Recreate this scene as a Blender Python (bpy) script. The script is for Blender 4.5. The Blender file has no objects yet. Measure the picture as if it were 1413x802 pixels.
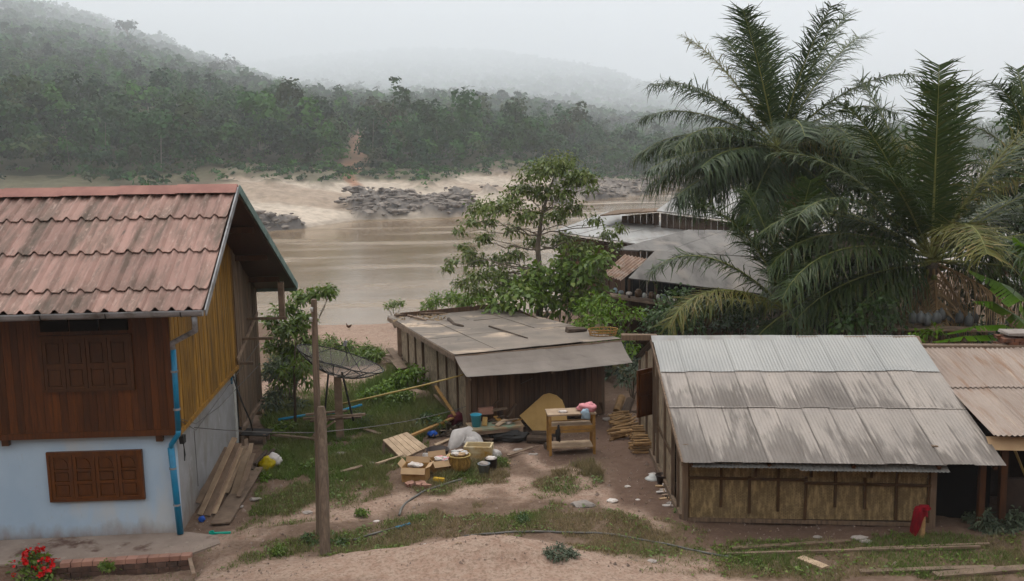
import bpy, math, random
import numpy as np
from mathutils import Vector, Matrix, noise as mnoise
random.seed(7); rng = np.random.default_rng(7)
SC = bpy.context.scene; COL = SC.collection
R = math.radians
V = Vector
# ------------------------------------------------------------------ camera
CAMH = 8.0; PITCH = R(8.12); ROLL = R(-1.2); FPX = 1374.0
cam = bpy.data.cameras.new('camera'); camo = bpy.data.objects.new('camera', cam); COL.objects.link(camo)
cam.sensor_width = 36.0; cam.lens = 36.0*FPX/1413.0; cam.clip_end = 30000; cam.clip_start = 0.2
CM = Matrix.Rotation(math.pi/2-PITCH, 3, 'X') @ Matrix.Rotation(ROLL, 3, 'Z')
camo.matrix_world = Matrix.Translation((0, 0, CAMH)) @ CM.to_4x4()
SC.camera = camo
CMI = CM.inverted()

def ray(px, py): return CM @ V(((px-706.5)/FPX, -(py-401.0)/FPX, -1.0))
def P(px, py, Y):
    d = ray(px, py); k = Y/d.y
    return V((d.x*k, Y, CAMH+d.z*k))
def G(px, py, z=0.0):
    d = ray(px, py); k = (z-CAMH)/d.z
    return V((d.x*k, d.y*k, z))
CMIn = np.array(CMI)
def pix(xyz):
    q = (np.asarray(xyz, float)-np.array([0, 0, CAMH])) @ CMIn.T
    w = np.where(q[:, 2] < -0.01, -q[:, 2], 0.01)
    return 706.5+FPX*q[:, 0]/w, 401.0-FPX*q[:, 1]/w

# ------------------------------------------------------------------ ids
def tag(o, label=None, cat=None, group=None, kind=None):
    if label: o['label'] = label
    if cat: o['category'] = cat
    if group: o['group'] = group
    if kind: o['kind'] = kind
    return o
def thing(name, label, cat, loc=(0, 0, 0), rz=0.0, group=None):
    o = bpy.data.objects.new(name, None); COL.objects.link(o)
    o.location = loc; o.rotation_euler = (0, 0, rz); o.empty_display_size = 0.2
    return tag(o, label, cat, group)
def kids(o): return [c for c in COL.objects if c.parent == o]
def copy_tree(o, parent=None):
    c = o.copy(); COL.objects.link(c); c.parent = parent
    for ch in kids(o): copy_tree(ch, c)
    return c
def rootloc(o):
    t = V((0, 0, 0))
    while o is not None:
        t = t + o.location; o = o.parent
    return t

# ------------------------------------------------------------------ mesh builder
def rv(s): return V((random.uniform(-s, s), random.uniform(-s, s), random.uniform(-s, s)))
class MB:
    def __init__(self): self.v = []; self.f = []
    def add(self, vs, fs):
        b = len(self.v); self.v += [tuple(x) for x in vs]; self.f += [tuple(i+b for i in f) for f in fs]; return self
    def hexa(self, p):   # p: 4 bottom ccw, 4 top ccw
        return self.add(p, [(3, 2, 1, 0), (4, 5, 6, 7), (0, 1, 5, 4), (1, 2, 6, 5), (2, 3, 7, 6), (3, 0, 4, 7)])
    def box(self, c, s, rz=0.0, rot=None, j=0.0):
        m = rot if rot is not None else Matrix.Rotation(rz, 3, 'Z')
        c = V(c); x, y, z = s[0]/2, s[1]/2, s[2]/2
        p = [V(q) for q in ((-x, -y, -z), (x, -y, -z), (x, y, -z), (-x, y, -z), (-x, -y, z), (x, -y, z), (x, y, z), (-x, y, z))]
        return self.hexa([c+m @ q+(rv(j) if j else V((0, 0, 0))) for q in p])
    def bar(self, a, b, w, h, up=(0, 0, 1), j=0.0):
        a = V(a); b = V(b); d = (b-a).normalized(); u = V(up)
        s = d.cross(u)
        if s.length < 1e-4: s = d.cross(V((0, 1, 0)))
        s.normalize(); t = s.cross(d).normalized()
        p = []
        for q in (a, b):
            p.append([q-s*w/2-t*h/2, q+s*w/2-t*h/2, q+s*w/2+t*h/2, q-s*w/2+t*h/2])
        A, B = p
        pts = [A[0], A[1], B[1], B[0], A[3], A[2], B[2], B[3]]
        return self.hexa([x+(rv(j) if j else V((0, 0, 0))) for x in pts])
    def slab(self, a, b, c, d, t):   # quad a,b,c,d (ccw from its top) given thickness t below
        a, b, c, d = V(a), V(b), V(c), V(d); n = (b-a).cross(d-a).normalized()*t
        return self.hexa([a-n, b-n, c-n, d-n, a, b, c, d])
    def quad(self, a, b, c, d): return self.add([a, b, c, d], [(0, 1, 2, 3)])
    def prism(self, pts, ext):   # polygon extruded by vector
        n = len(pts); e = V(ext); q = [V(p) for p in pts]
        return self.add(q+[p+e for p in q], [tuple(range(n-1, -1, -1)), tuple(range(n, 2*n))]+[(i, (i+1) % n, n+(i+1) % n, n+i) for i in range(n)])
    def tube(self, pts, r, n=8, caps=True):
        pts = [V(p) for p in pts]; m = len(pts)
        rs = r if isinstance(r, (list, tuple)) else [r]*m
        vs = []; fs = []; ref = None
        for i, p in enumerate(pts):
            d = (pts[min(i+1, m-1)]-pts[max(i-1, 0)])
            if d.length < 1e-9: d = V((0, 0, 1))
            d.normalize()
            if ref is None:
                ref = d.cross(V((0, 0, 1)))
                if ref.length < 0.05: ref = d.cross(V((0, 1, 0)))
            s = (ref-d*ref.dot(d)).normalized(); ref = s; t = d.cross(s)
            for k in range(n):
                a = 2*math.pi*k/n; vs.append(p+(s*math.cos(a)+t*math.sin(a))*rs[i])
        for i in range(m-1):
            for k in range(n):
                a = i*n+k; b = i*n+(k+1) % n; fs.append((a, b, b+n, a+n))
        if caps: fs.append(tuple(range(n-1, -1, -1))); fs.append(tuple((m-1)*n+k for k in range(n)))
        return self.add(vs, fs)
    def lathe(self, prof, c=(0, 0, 0), n=20, sx=1.0, sy=1.0, wob=0.0):
        c = V(c); vs = []; fs = []; m = len(prof)
        ph = random.random()*6
        for (r, z) in prof:
            for k in range(n):
                a = 2*math.pi*k/n; rr = r*(1+wob*math.sin(3*a+ph+z*7)+wob*0.6*math.sin(5*a-ph+z*13))
                vs.append(c+V((rr*math.cos(a)*sx, rr*math.sin(a)*sy, z)))
        for i in range(m-1):
            for k in range(n):
                a = i*n+k; b = i*n+(k+1) % n; fs.append((a, b, b+n, a+n))
        return self.add(vs, fs)
    def corr(self, a, b, c, d, pitch, amp, nd=1, seg=6, sag=0.0, rag=0.0, off=(0, 0, 0)):
        """corrugated sheet: a,b low edge, c,d high edge"""
        a, b, c, d = [V(q)+V(off) for q in (a, b, c, d)]
        L = (b-a).length; nw = max(2, int(L/pitch*seg)); nrm = (b-a).cross(d-a).normalized()
        vs = []; fs = []
        for j in range(nd+1):
            t = j/nd
            for i in range(nw+1):
                s = i/nw; p = (a.lerp(b, s)).lerp(d.lerp(c, s), t)
                w = amp*math.sin(2*math.pi*s*L/pitch)
                p = p+nrm*(w-sag*math.sin(math.pi*t)+0.006*mnoise.noise(p*0.9)*3)
                if rag and j == 0: p = p+(a-d).normalized()*rag*mnoise.noise(p*2.3)
                vs.append(p)
        for j in range(nd):
            for i in range(nw):
                q = j*(nw+1)+i; fs.append((q, q+1, q+nw+2, q+nw+1))
        return self.add(vs, fs)
    def build(self, name, mat, parent=None, smooth=False):
        me = bpy.data.meshes.new(name); off = rootloc(parent) if parent is not None else V((0, 0, 0))
        vs = self.v if parent is None else [(x-off.x, y-off.y, z-off.z) for x, y, z in self.v]
        me.from_pydata(vs, [], self.f); me.update()
        if smooth: me.polygons.foreach_set('use_smooth', [True]*len(me.polygons))
        o = bpy.data.objects.new(name, me); COL.objects.link(o); o.parent = parent
        if mat: me.materials.append(mat)
        return o
    def solo(self, name, mat, label, cat, group=None, smooth=False, base=None):
        """one-mesh thing with its origin at its base"""
        xs = [p[0] for p in self.v]; ys = [p[1] for p in self.v]; zs = [p[2] for p in self.v]
        b = V(base) if base is not None else V((sum(xs)/len(xs), sum(ys)/len(ys), min(zs)))
        self.v = [(p[0]-b.x, p[1]-b.y, p[2]-b.z) for p in self.v]
        o = self.build(name, mat, None, smooth); o.location = b
        return tag(o, label, cat, group)

def npmesh(name, verts, nper, mat, parent=None, smooth=False, colors=None):
    """verts (F,nper,3): F separate polygons of nper corners; optional per-face colour"""
    verts = np.asarray(verts, np.float32)
    F = verts.shape[0]; me = bpy.data.meshes.new(name)
    me.vertices.add(F*nper); me.vertices.foreach_set('co', verts.reshape(-1))
    me.loops.add(F*nper); me.loops.foreach_set('vertex_index', np.arange(F*nper, dtype=np.int32))
    me.polygons.add(F); me.polygons.foreach_set('loop_start', np.arange(0, F*nper, nper, dtype=np.int32))
    me.update(calc_edges=True); me.validate()
    if colors is not None:
        at = me.color_attributes.new('tint', 'FLOAT_COLOR', 'POINT')
        c = np.ones((F, nper, 4), np.float32); c[:, :, :3] = np.asarray(colors, np.float32)[:, None, :]
        at.data.foreach_set('color', c.reshape(-1))
    if mat: me.materials.append(mat)
    o = bpy.data.objects.new(name, me); COL.objects.link(o); o.parent = parent
    return o

# ------------------------------------------------------------------ materials
def newmat(name):
    m = bpy.data.materials.new(name); m.use_nodes = True; nt = m.node_tree
    return m, nt, nt.nodes['Principled BSDF'], nt.nodes['Material Output']
def N(nt, typ, **kw):
    n = nt.nodes.new(typ)
    for k, v in kw.items():
        if hasattr(n, k): setattr(n, k, v)
        else: n.inputs[k].default_value = v
    return n
KALB, KSAT = .77, 1.28
def rgba(c):
    l = .3*c[0]+.59*c[1]+.11*c[2]
    return tuple(max(0.0, (l+(x-l)*KSAT)*KALB) for x in c)+(1.0,)
def mixc(nt, fac, a, b, blend='MIX'):
    n = nt.nodes.new('ShaderNodeMix'); n.data_type = 'RGBA'; n.blend_type = blend
    for s, x in ((0, fac), (6, a), (7, b)):
        if hasattr(x, 'is_linked'): nt.links.new(x, n.inputs[s])
        else: n.inputs[s].default_value = x if s == 0 else (rgba(x) if blend == 'MIX' else (*x, 1.0))
    return n.outputs[2]
def ramp(nt, src, lo, hi):
    n = nt.nodes.new('ShaderNodeMapRange'); n.clamp = True
    n.inputs[1].default_value = lo; n.inputs[2].default_value = hi
    nt.links.new(src, n.inputs[0]); return n.outputs[0]
def noise_fac(nt, scale, stretch=(1, 1, 1), detail=5, rough=0.6, lo=0.35, hi=0.65, dist=0.0, seed=0.0):
    tc = nt.nodes.new('ShaderNodeTexCoord'); mp = nt.nodes.new('ShaderNodeMapping')
    mp.inputs['Scale'].default_value = stretch; mp.inputs['Location'].default_value = (seed, seed*1.7, seed*0.3)
    nt.links.new(tc.outputs['Object'], mp.inputs[0])
    n = N(nt, 'ShaderNodeTexNoise', Scale=scale, Detail=detail, Roughness=rough, Distortion=dist)
    nt.links.new(mp.outputs[0], n.inputs['Vector'])
    return ramp(nt, n.outputs['Fac'], lo, hi), n.outputs['Fac']
def mat(name, c1, c2=None, scale=3.0, stretch=(1, 1, 1), rough=0.9, bump=0.0, bscale=None, isl=0.0, objv=0.0, dirt=None, dirts=(1, 1, 1), spec=0.25, metal=0.0, layers=()):
    m, nt, bs, out = newmat(name)
    col = None
    if c2 is None: c2 = tuple(x*0.75 for x in c1)
    f, raw = noise_fac(nt, scale, stretch)
    col = mixc(nt, f, c1, c2)
    if dirt:   # (colour, scale, lo, hi)
        f2, _ = noise_fac(nt, dirt[1], dirts, lo=dirt[2], hi=dirt[3], seed=3.1)
        col = mixc(nt, f2, col, dirt[0])
    for i, (c, sc, st, lo, hi) in enumerate(layers):
        f3, _ = noise_fac(nt, sc, st, lo=lo, hi=hi, seed=9.7+5*i); col = mixc(nt, f3, col, c)
    for amount, typ, sock in ((isl, 'ShaderNodeNewGeometry', 'Random Per Island'), (objv, 'ShaderNodeObjectInfo', 'Random')):
        if amount:
            g = nt.nodes.new(typ); mr = nt.nodes.new('ShaderNodeMapRange')
            mr.inputs[3].default_value = 1-amount; mr.inputs[4].default_value = 1+amount
            nt.links.new(g.outputs[sock], mr.inputs[0])
            hs = nt.nodes.new('ShaderNodeHueSaturation'); nt.links.new(mr.outputs[0], hs.inputs['Value']); nt.links.new(col, hs.inputs['Color'])
            col = hs.outputs[0]
    nt.links.new(col, bs.inputs['Base Color'])
    bs.inputs['Roughness'].default_value = rough; bs.inputs['Metallic'].default_value = metal
    bs.inputs['Specular IOR Level'].default_value = spec
    if bump:
        _, r2 = noise_fac(nt, bscale or scale*4, stretch, detail=6)
        b = N(nt, 'ShaderNodeBump', Strength=bump, Distance=0.02); nt.links.new(r2, b.inputs['Height']); nt.links.new(b.outputs[0], bs.inputs['Normal'])
    return m
def leafmat(name, c1, c2, c3=None, trans=0.25, rough=0.55, tint=False, spec=0.3):
    m, nt, bs, out = newmat(name)
    if tint:
        a = nt.nodes.new('ShaderNodeAttribute'); a.attribute_name = 'tint'; col = a.outputs['Color']
    else:
        g = nt.nodes.new('ShaderNodeNewGeometry'); r = nt.nodes.new('ShaderNodeValToRGB')
        e = r.color_ramp.elements; e[0].color = rgba(c1); e[1].color = rgba(c2); e[1].position = 0.8
        if c3: q = e.new(1.0); q.color = rgba(c3); 
        nt.links.new(g.outputs['Random Per Island'], r.inputs[0]); col = r.outputs[0]
    nt.links.new(col, bs.inputs['Base Color']); bs.inputs['Roughness'].default_value = rough; bs.inputs['Specular IOR Level'].default_value = spec
    tr = nt.nodes.new('ShaderNodeBsdfTranslucent'); nt.links.new(col, tr.inputs[0])
    mx = nt.nodes.new('ShaderNodeMixShader'); mx.inputs[0].default_value = trans
    nt.links.new(bs.outputs[0], mx.inputs[1]); nt.links.new(tr.outputs[0], mx.inputs[2]); nt.links.new(mx.outputs[0], out.inputs[0])
    return m
def woven(name, c1, c2, sx, sz, axis='XZ', isl=0.08):
    """bamboo strips woven over and under: two crossed waves"""
    m, nt, bs, out = newmat(name)
    tc = nt.nodes.new('ShaderNodeTexCoord'); mp = nt.nodes.new('ShaderNodeMapping'); nt.links.new(tc.outputs['Object'], mp.inputs[0])
    if axis == 'YZ': mp.inputs['Rotation'].default_value = (0, 0, R(90))
    sp = nt.nodes.new('ShaderNodeSeparateXYZ'); nt.links.new(mp.outputs[0], sp.inputs[0])
    cb = nt.nodes.new('ShaderNodeCombineXYZ'); nt.links.new(sp.outputs[0], cb.inputs[0]); nt.links.new(sp.outputs[2], cb.inputs[1])
    br = nt.nodes.new('ShaderNodeTexBrick'); br.offset = 0.5; nt.links.new(cb.outputs[0], br.inputs['Vector'])
    br.inputs['Color1'].default_value = rgba(c1); br.inputs['Color2'].default_value = rgba(c2); br.inputs['Mortar'].default_value = rgba([x*0.45 for x in c2])
    br.inputs['Scale'].default_value = 1.0; br.inputs['Mortar Size'].default_value = 0.006; br.inputs['Brick Width'].default_value = sx; br.inputs['Row Height'].default_value = sz
    f, _ = noise_fac(nt, 2.2, lo=0.3, hi=0.75); col = mixc(nt, f, br.outputs['Color'], [x*0.62 for x in c2])
    f4, _ = noise_fac(nt, 14.0, (1, 1, 0.3), lo=0.45, hi=0.7, seed=4); col = mixc(nt, f4, col, [x*1.25 for x in c1])
    nt.links.new(col, bs.inputs['Base Color']); bs.inputs['Roughness'].default_value = 0.75; bs.inputs['Specular IOR Level'].default_value = 0.2
    b = N(nt, 'ShaderNodeBump', Strength=0.5, Distance=0.01); nt.links.new(br.outputs['Fac'], b.inputs['Height']); b.invert = True; nt.links.new(b.outputs[0], bs.inputs['Normal'])
    return m

MT = {}
MT['tile'] = mat('red roof tile', (.42, .285, .25), (.32, .22, .19), 1.4, (1, .5, .5), .85, .25, 30, isl=.2, dirt=((.155, .125, .105), 1.4, .44, .68), dirts=(2.5, .45, .45), spec=.25, layers=(((.44, .34, .30), 9, (1.5, .5, .5), .55, .75), ((.19, .15, .13), 5.0, (3, .35, .35), .6, .75)))
MT['ridge'] = mat('red ridge tile', (.36, .205, .175), (.27, .15, .13), 2.0, rough=.8, bump=.2, isl=.08)
MT['gutter'] = mat('grey gutter', (.33, .33, .34), (.22, .22, .23), 1.5, rough=.5, spec=.4, dirt=((.1, .09, .08), 3, .5, .7))
MT['greenfascia'] = mat('green grey fascia', (.20, .27, .25), (.12, .16, .15), 3, rough=.8, isl=.05)
MT['darkwood'] = mat('varnished dark board', (.105, .040, .017), (.052, .020, .010), 5, (4, 4, .35), .42, .15, 20, isl=.35, spec=.35)
MT['shutter'] = mat('varnished shutter', (.12, .046, .017), (.065, .024, .010), 6, (3, 3, .5), .4, .15, 25, isl=.2, spec=.4)
MT['dull'] = mat('dark wood shutter', (.075, .034, .017), (.046, .021, .012), 6, (3, 3, .5), .5, .1, isl=.2, spec=.3)
MT['yellowslat'] = mat('yellow bamboo slat', (.35, .205, .070), (.185, .105, .040), 3, (3, 3, .4), .6, .15, 25, isl=.28, spec=.25, dirt=((.10, .06, .03), 1.2, .52, .75), dirts=(2, 2, .6))
MT['greyboard'] = mat('grey weathered board', (.21, .155, .115), (.11, .082, .062), 4, (4, 4, .3), .9, .3, 25, isl=.3)
MT['shedboard'] = mat('brown shed board', (.13, .085, .058), (.065, .043, .032), 4, (4, 4, .3), .9, .3, 25, isl=.35)
MT['plank'] = mat('sawn plank', (.46, .36, .27), (.32, .245, .18), 4, (1, 1, 1), .85, .2, 25, objv=.25, isl=.1)
MT['oldplank'] = mat('old plank', (.29, .22, .17), (.175, .132, .103), 4, (1, 1, 1), .9, .3, 22, objv=.25, isl=.15)
MT['bluewall'] = mat('pale blue render', (.53, .65, .77), (.46, .58, .71), .8, rough=.85, bump=.1, bscale=30, spec=.2, layers=(((.58, .63, .67), .55, (1, 1, .4), .52, .62), ((.30, .33, .36), 1.3, (1, 1, .5), .66, .85), ((.45, .48, .5), 9, (1, 1, .3), .66, .8)))

def splash(name, zmax, col):
    m = MT[name]; nt = m.node_tree; bs = nt.nodes['Principled BSDF']; src = bs.inputs['Base Color'].links[0].from_socket
    tc = nt.nodes.new('ShaderNodeTexCoord'); sp = nt.nodes.new('ShaderNodeSeparateXYZ'); nt.links.new(tc.outputs['Object'], sp.inputs[0])
    _, n1 = noise_fac(nt, 3.0, (1, 1, .5), 6, seed=40); a = nt.nodes.new('ShaderNodeMath'); a.operation = 'MULTIPLY_ADD'; a.inputs[1].default_value = -1.0/zmax; nt.links.new(sp.outputs[2], a.inputs[0]); nt.links.new(n1, a.inputs[2])
    f = ramp(nt, a.outputs[0], .05, .65); nt.links.new(mixc(nt, f, src, col), bs.inputs['Base Color'])
splash('bluewall', .75, (.30, .24, .20))
MT['greywall'] = mat('grey cement render', (.36, .36, .37), (.27, .265, .26), 1.1, rough=.95, bump=.25, bscale=20, layers=(((.19, .165, .14), 1.5, (1, 1, .5), .55, .78), ((.45, .45, .45), 4, (1, 1, .6), .6, .75)))
splash('greywall', 1.0, (.24, .19, .155))
MT['bluepipe'] = mat('blue plastic pipe', (.035, .21, .36), (.03, .16, .28), 4, rough=.4, spec=.4)
MT['concrete'] = mat('stained concrete', (.36, .30, .26), (.27, .22, .19), 1.5, rough=.95, bump=.3, bscale=25, layers=(((.13, .085, .07), 1.0, (1, 1, 1), .58, .66), ((.45, .39, .35), 6, (1, 1, 1), .6, .8)))
MT['kerbside'] = mat('earthy brick', (.13, .085, .07), (.075, .055, .046), 5, rough=1, bump=.4, isl=.25)
MT['brickedge'] = mat('pale brick', (.40, .25, .20), (.30, .18, .15), 3, rough=.95, bump=.3, isl=.2)
MT['brick'] = mat('sooty brick', (.22, .11, .075), (.12, .07, .055), 5, rough=.95, bump=.3, isl=.35)
MT['dark'] = mat('dark rubber', (.018, .018, .018), (.028, .026, .024), 3, rough=.6)
MT['wire'] = mat('grey cable', (.10, .10, .10), (.16, .15, .14), 3, rough=.7)
MT['hosegrey'] = mat('grey hose', (.17, .165, .15), (.11, .105, .1), 2, rough=.6)
MT['bluehose'] = mat('blue water pipe', (.06, .27, .44), (.05, .20, .34), 2, rough=.5)
MT['polewood'] = mat('weathered pole', (.21, .165, .13), (.11, .085, .067), 4, (5, 5, .3), .95, .4, 25, isl=.1)
MT['dishmesh'] = mat('grey dish mesh', (.11, .10, .095), (.07, .065, .06), 3, rough=.6, metal=.3)
MT['bamboo'] = mat('dry bamboo', (.46, .36, .17), (.36, .27, .12), 5, rough=.5, bump=.1, spec=.35, objv=.15)
MT['rooftin'] = mat('galvanised sheet', (.47, .45, .43), (.40, .38, .36), .9, (1, .5, .5), .6, isl=.10, spec=.3, metal=.12, dirt=((.21, .175, .15), .8, .48, .56), dirts=(1.5, .28, .28), layers=(((.52, .44, .39), 1.3, (2.0, .3, .3), .53, .70), ((.23, .19, .165), 3.2, (3, .16, .16), .58, .72)))
MT['rooftinhi'] = mat('bright galvanised sheet', (.36, .355, .34), (.295, .295, .285), 1.0, (1, .5, .5), .5, isl=.06, spec=.35, metal=.12, dirt=((.36, .35, .33), 2.6, .56, .70), dirts=(3, .3, .3))
MT['roofrust'] = mat('rusty buff sheet', (.385, .325, .285), (.315, .255, .22), 1.1, (1.4, .4, .4), .75, isl=.10, dirt=((.26, .17, .12), 1.5, .55, .72), dirts=(3, .35, .35), spec=.2, layers=(((.46, .38, .32), 2.5, (3, .3, .3), .58, .75),))
MT['roofgrey'] = mat('grey weathered sheet', (.235, .20, .17), (.16, .14, .12), .9, (1, 1, 1), .8, .1, 12, isl=.08, spec=.25, dirt=((.48, .39, .31), .55, .55, .66), dirts=(.8, 1.6, 1), layers=(((.14, .125, .115), 1.6, (3, .6, 1), .58, .72),))
MT['roofawn'] = mat('grey asbestos awning', (.27, .24, .215), (.21, .185, .165), 1.2, (1, 1, 1), .85, .1, 15, isl=.06, layers=(((.16, .14, .125), 2.2, (.5, 3, 1), .56, .75),))
MT['roofpale'] = mat('pale metal roof', (.40, .395, .38), (.31, .305, .295), .7, (1, .5, .5), .55, isl=.08, spec=.35, metal=.1, dirt=((.22, .20, .18), .9, .48, .70), dirts=(1.6, .4, .4), layers=(((.30, .22, .17), 2.2, (2, .4, .4), .62, .78),))
MT['roofdim'] = mat('dim grey metal roof', (.185, .172, .158), (.125, .117, .107), .7, (1, .5, .5), .65, isl=.10, spec=.25, dirt=((.075, .066, .06), 1.0, .48, .68), dirts=(1.6, .4, .4), layers=(((.25, .22, .19), .8, (.8, .5, .5), .55, .75),))
MT['roofbrown'] = mat('brown dusty roof', (.13, .098, .08), (.085, .066, .055), 1, rough=.9, isl=.15)
MT['rustsheet'] = mat('rusty corrugated sheet', (.36, .26, .20), (.22, .15, .115), 1.8, (2, .5, .5), .8, isl=.15, dirt=((.42, .38, .34), 2, .5, .7))
MT['matwall'] = woven('woven bamboo wall', (.34, .265, .165), (.255, .195, .12), .085, .03)
MT['matside'] = woven('woven bamboo side wall', (.36, .30, .225), (.27, .22, .165), .10, .035, 'YZ')
MT['shedmat'] = woven('grey woven bamboo', (.40, .33, .25), (.29, .235, .175), .16, .06, 'YZ')
MT['batten'] = mat('dark bamboo batten', (.085, .05, .028), (.055, .034, .02), 5, rough=.8, isl=.2)
MT['black'] = mat('dark interior', (.006, .005, .004), (.003, .003, .003), 3, rough=1.0)  # near-black colour stands in for the unlit depth behind openings
MT['dimwall'] = mat('dim brick wall', (.045, .033, .027), (.028, .021, .018), 5, rough=1.0, bump=.3)  # brick colour darkened for the gloom under the second roof
MT['card'] = mat('brown cardboard', (.46, .30, .16), (.38, .24, .125), 3, rough=.9, isl=.1, dirt=((.28, .17, .09), 4, .55, .75))
MT['cardin'] = mat('pale cardboard', (.50, .37, .25), (.42, .30, .2), 3, rough=.9, isl=.1)
MT['whitebag'] = mat('white woven bag', (.62, .59, .57), (.50, .47, .45), 6, rough=.75, bump=.4, bscale=18)
MT['yellowbag'] = mat('yellow plastic bag', (.50, .40, .05), (.40, .33, .06), 6, rough=.5, bump=.4, bscale=14)
MT['foam'] = mat('yellowed foam', (.58, .50, .36), (.48, .38, .24), 3, rough=.9, dirt=((.36, .22, .08), 2.5, .5, .68))
MT['basket'] = woven('woven basket', (.36, .24, .10), (.26, .165, .07), .05, .025)
MT['greyplastic'] = mat('grey plastic', (.26, .29, .31), (.21, .235, .25), 3, rough=.5)
MT['darkplastic'] = mat('dark plastic', (.03, .022, .02), (.05, .035, .03), 3, rough=.4)
MT['blueplastic'] = mat('blue plastic', (.12, .42, .56), (.10, .35, .48), 3, rough=.4, spec=.4)
MT['deepblue'] = mat('deep blue plastic', (.03, .10, .42), (.03, .08, .3), 3, rough=.4)
MT['ply'] = mat('plywood', (.47, .33, .17), (.39, .265, .13), 2, (1, 1, .4), .8, dirt=((.30, .20, .10), 1.2, .55, .75))
MT['bench'] = mat('honey wood', (.36, .22, .10), (.24, .145, .065), 5, (1, 1, 1), .7, .2, 20, isl=.18)
MT['greenpaint'] = mat('peeling green paint', (.24, .31, .24), (.30, .24, .17), 3, rough=.9, dirt=((.34, .25, .17), 2.5, .45, .6))
MT['pink'] = mat('pink cloth', (.70, .36, .38), (.6, .28, .30), 8, rough=.9, bump=.4, bscale=12)
MT['bluecloth'] = mat('pale blue cloth', (.42, .52, .60), (.36, .45, .52), 8, rough=.9, bump=.3, bscale=12)
MT['red'] = mat('crimson cloth', (.24, .012, .026), (.10, .004, .011), 14, (1, 1, .25), .95, .8, 20)
MT['firewood'] = mat('split firewood', (.37, .25, .145), (.22, .145, .085), 7, rough=.9, bump=.3, objv=.3, isl=.2)
MT['log'] = mat('bark log', (.10, .075, .058), (.055, .042, .034), 5, rough=1, bump=.5, bscale=12)
MT['stone'] = mat('pale stone', (.40, .36, .33), (.28, .25, .23), 4, rough=.95, bump=.4, objv=.2)
MT['trash'] = mat('litter paper', (.60, .58, .56), (.45, .38, .33), 12, rough=.8, isl=.3)
MT['skin_white'] = mat('white plastic', (.6, .6, .58), (.5, .5, .48), 4, rough=.5)
MT['brownjar'] = mat('brown jar', (.10, .06, .035), (.06, .035, .02), 4, rough=.35)
MT['bark'] = mat('pale bark', (.24, .20, .165), (.13, .11, .09), 8, (1, 1, .4), .95, .4, 20)
MT['palmbark'] = mat('palm bark', (.16, .135, .11), (.085, .07, .058), 6, (1, 1, 2.5), .95, .5, 16)
MT['rachis'] = mat('frond stalk', (.24, .25, .11), (.17, .18, .075), 3, rough=.5)
MT['rachisdry'] = mat('dry frond stalk', (.30, .21, .12), (.2, .14, .085), 3, rough=.8)
MT['coconut'] = mat('green coconut', (.16, .17, .05), (.11, .12, .04), 3, rough=.5, objv=.2)
MT['frond'] = leafmat('palm leaflet', (.030, .055, .022), (.060, .090, .036), (.10, .12, .055), .22, .45, spec=.35)
MT['frondolive'] = leafmat('olive palm leaflet', (.032, .056, .018), (.060, .088, .028), (.11, .118, .048), .25, .45, spec=.3)
MT['frondyellow'] = leafmat('yellowing palm leaflet', (.10, .115, .035), (.17, .16, .055), (.24, .18, .09), .25, .5)
MT['fronddry'] = leafmat('dry palm leaflet', (.24, .165, .095), (.33, .245, .15), (.15, .10, .06), .2, .7)
MT['leafmid'] = leafmat('broad leaf', (.085, .14, .030), (.15, .215, .055), (.22, .26, .09), .3, .45, spec=.4)
MT['leafdark'] = leafmat('dark leaf', (.035, .068, .022), (.075, .125, .040), (.12, .165, .065), .22, .45, spec=.4)
MT['leafbright'] = leafmat('bright leaf', (.085, .15, .026), (.15, .235, .045), (.21, .28, .075), .3, .5)
MT['leafgrey'] = leafmat('grey green leaf', (.065, .085, .055), (.11, .135, .09), (.16, .17, .12), .2, .55)
MT['banana'] = leafmat('banana leaf', (.10, .19, .035), (.15, .25, .05), (.2, .3, .08), .35, .4)
MT['deadleaf'] = leafmat('dead leaf', (.18, .13, .08), (.28, .21, .14), (.12, .08, .05), .15, .8)
MT['redflower'] = leafmat('red flower', (.55, .015, .03), (.68, .03, .05), (.6, .1, .1), .2, .6)
MT['forest'] = leafmat('forest foliage', (0, 0, 0), (0, 0, 0), trans=.2, rough=.7, tint=True, spec=.15)
MT['airyleaf'] = leafmat('olive broad leaf', (.10, .14, .042), (.17, .21, .072), (.26, .28, .13), .3, .45, spec=.35)
MT['leafdeep'] = leafmat('shade darkened leaf', (.010, .022, .008), (.020, .038, .013), (.034, .052, .02), .15, .5)  # leaf colour darkened to paint the gloom under and behind the palms
MT['grassleaf'] = leafmat('grass', (0, 0, 0), (0, 0, 0), trans=.25, rough=.7, tint=True, spec=.2)

# ------------------------------------------------------------------ world, sun
W = bpy.data.worlds.new('World'); SC.world = W; W.use_nodes = True; wt = W.node_tree
SUNE, SUNA = R(62), R(-20)          # azimuth from +Y towards +X
sky = wt.nodes.new('ShaderNodeTexSky'); sky.sky_type = 'NISHITA'; sky.sun_disc = False
sky.sun_elevation = SUNE; sky.sun_rotation = SUNA; sky.dust_density = 6.0; sky.air_density = 1.0; sky.ozone_density = 1.0
bg = wt.nodes['Background']
tcw = wt.nodes.new('ShaderNodeTexCoord'); spw = wt.nodes.new('ShaderNodeSeparateXYZ'); wt.links.new(tcw.outputs['Generated'], spw.inputs[0])
mrw = wt.nodes.new('ShaderNodeMapRange'); mrw.inputs[1].default_value = 0.0; mrw.inputs[2].default_value = 1.0; mrw.inputs[3].default_value = 0.85; mrw.inputs[4].default_value = 1.75; wt.links.new(spw.outputs[2], mrw.inputs[0])
hs = wt.nodes.new('ShaderNodeHueSaturation'); hs.inputs['Saturation'].default_value = 0.12; wt.links.new(sky.outputs[0], hs.inputs['Color'])
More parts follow.
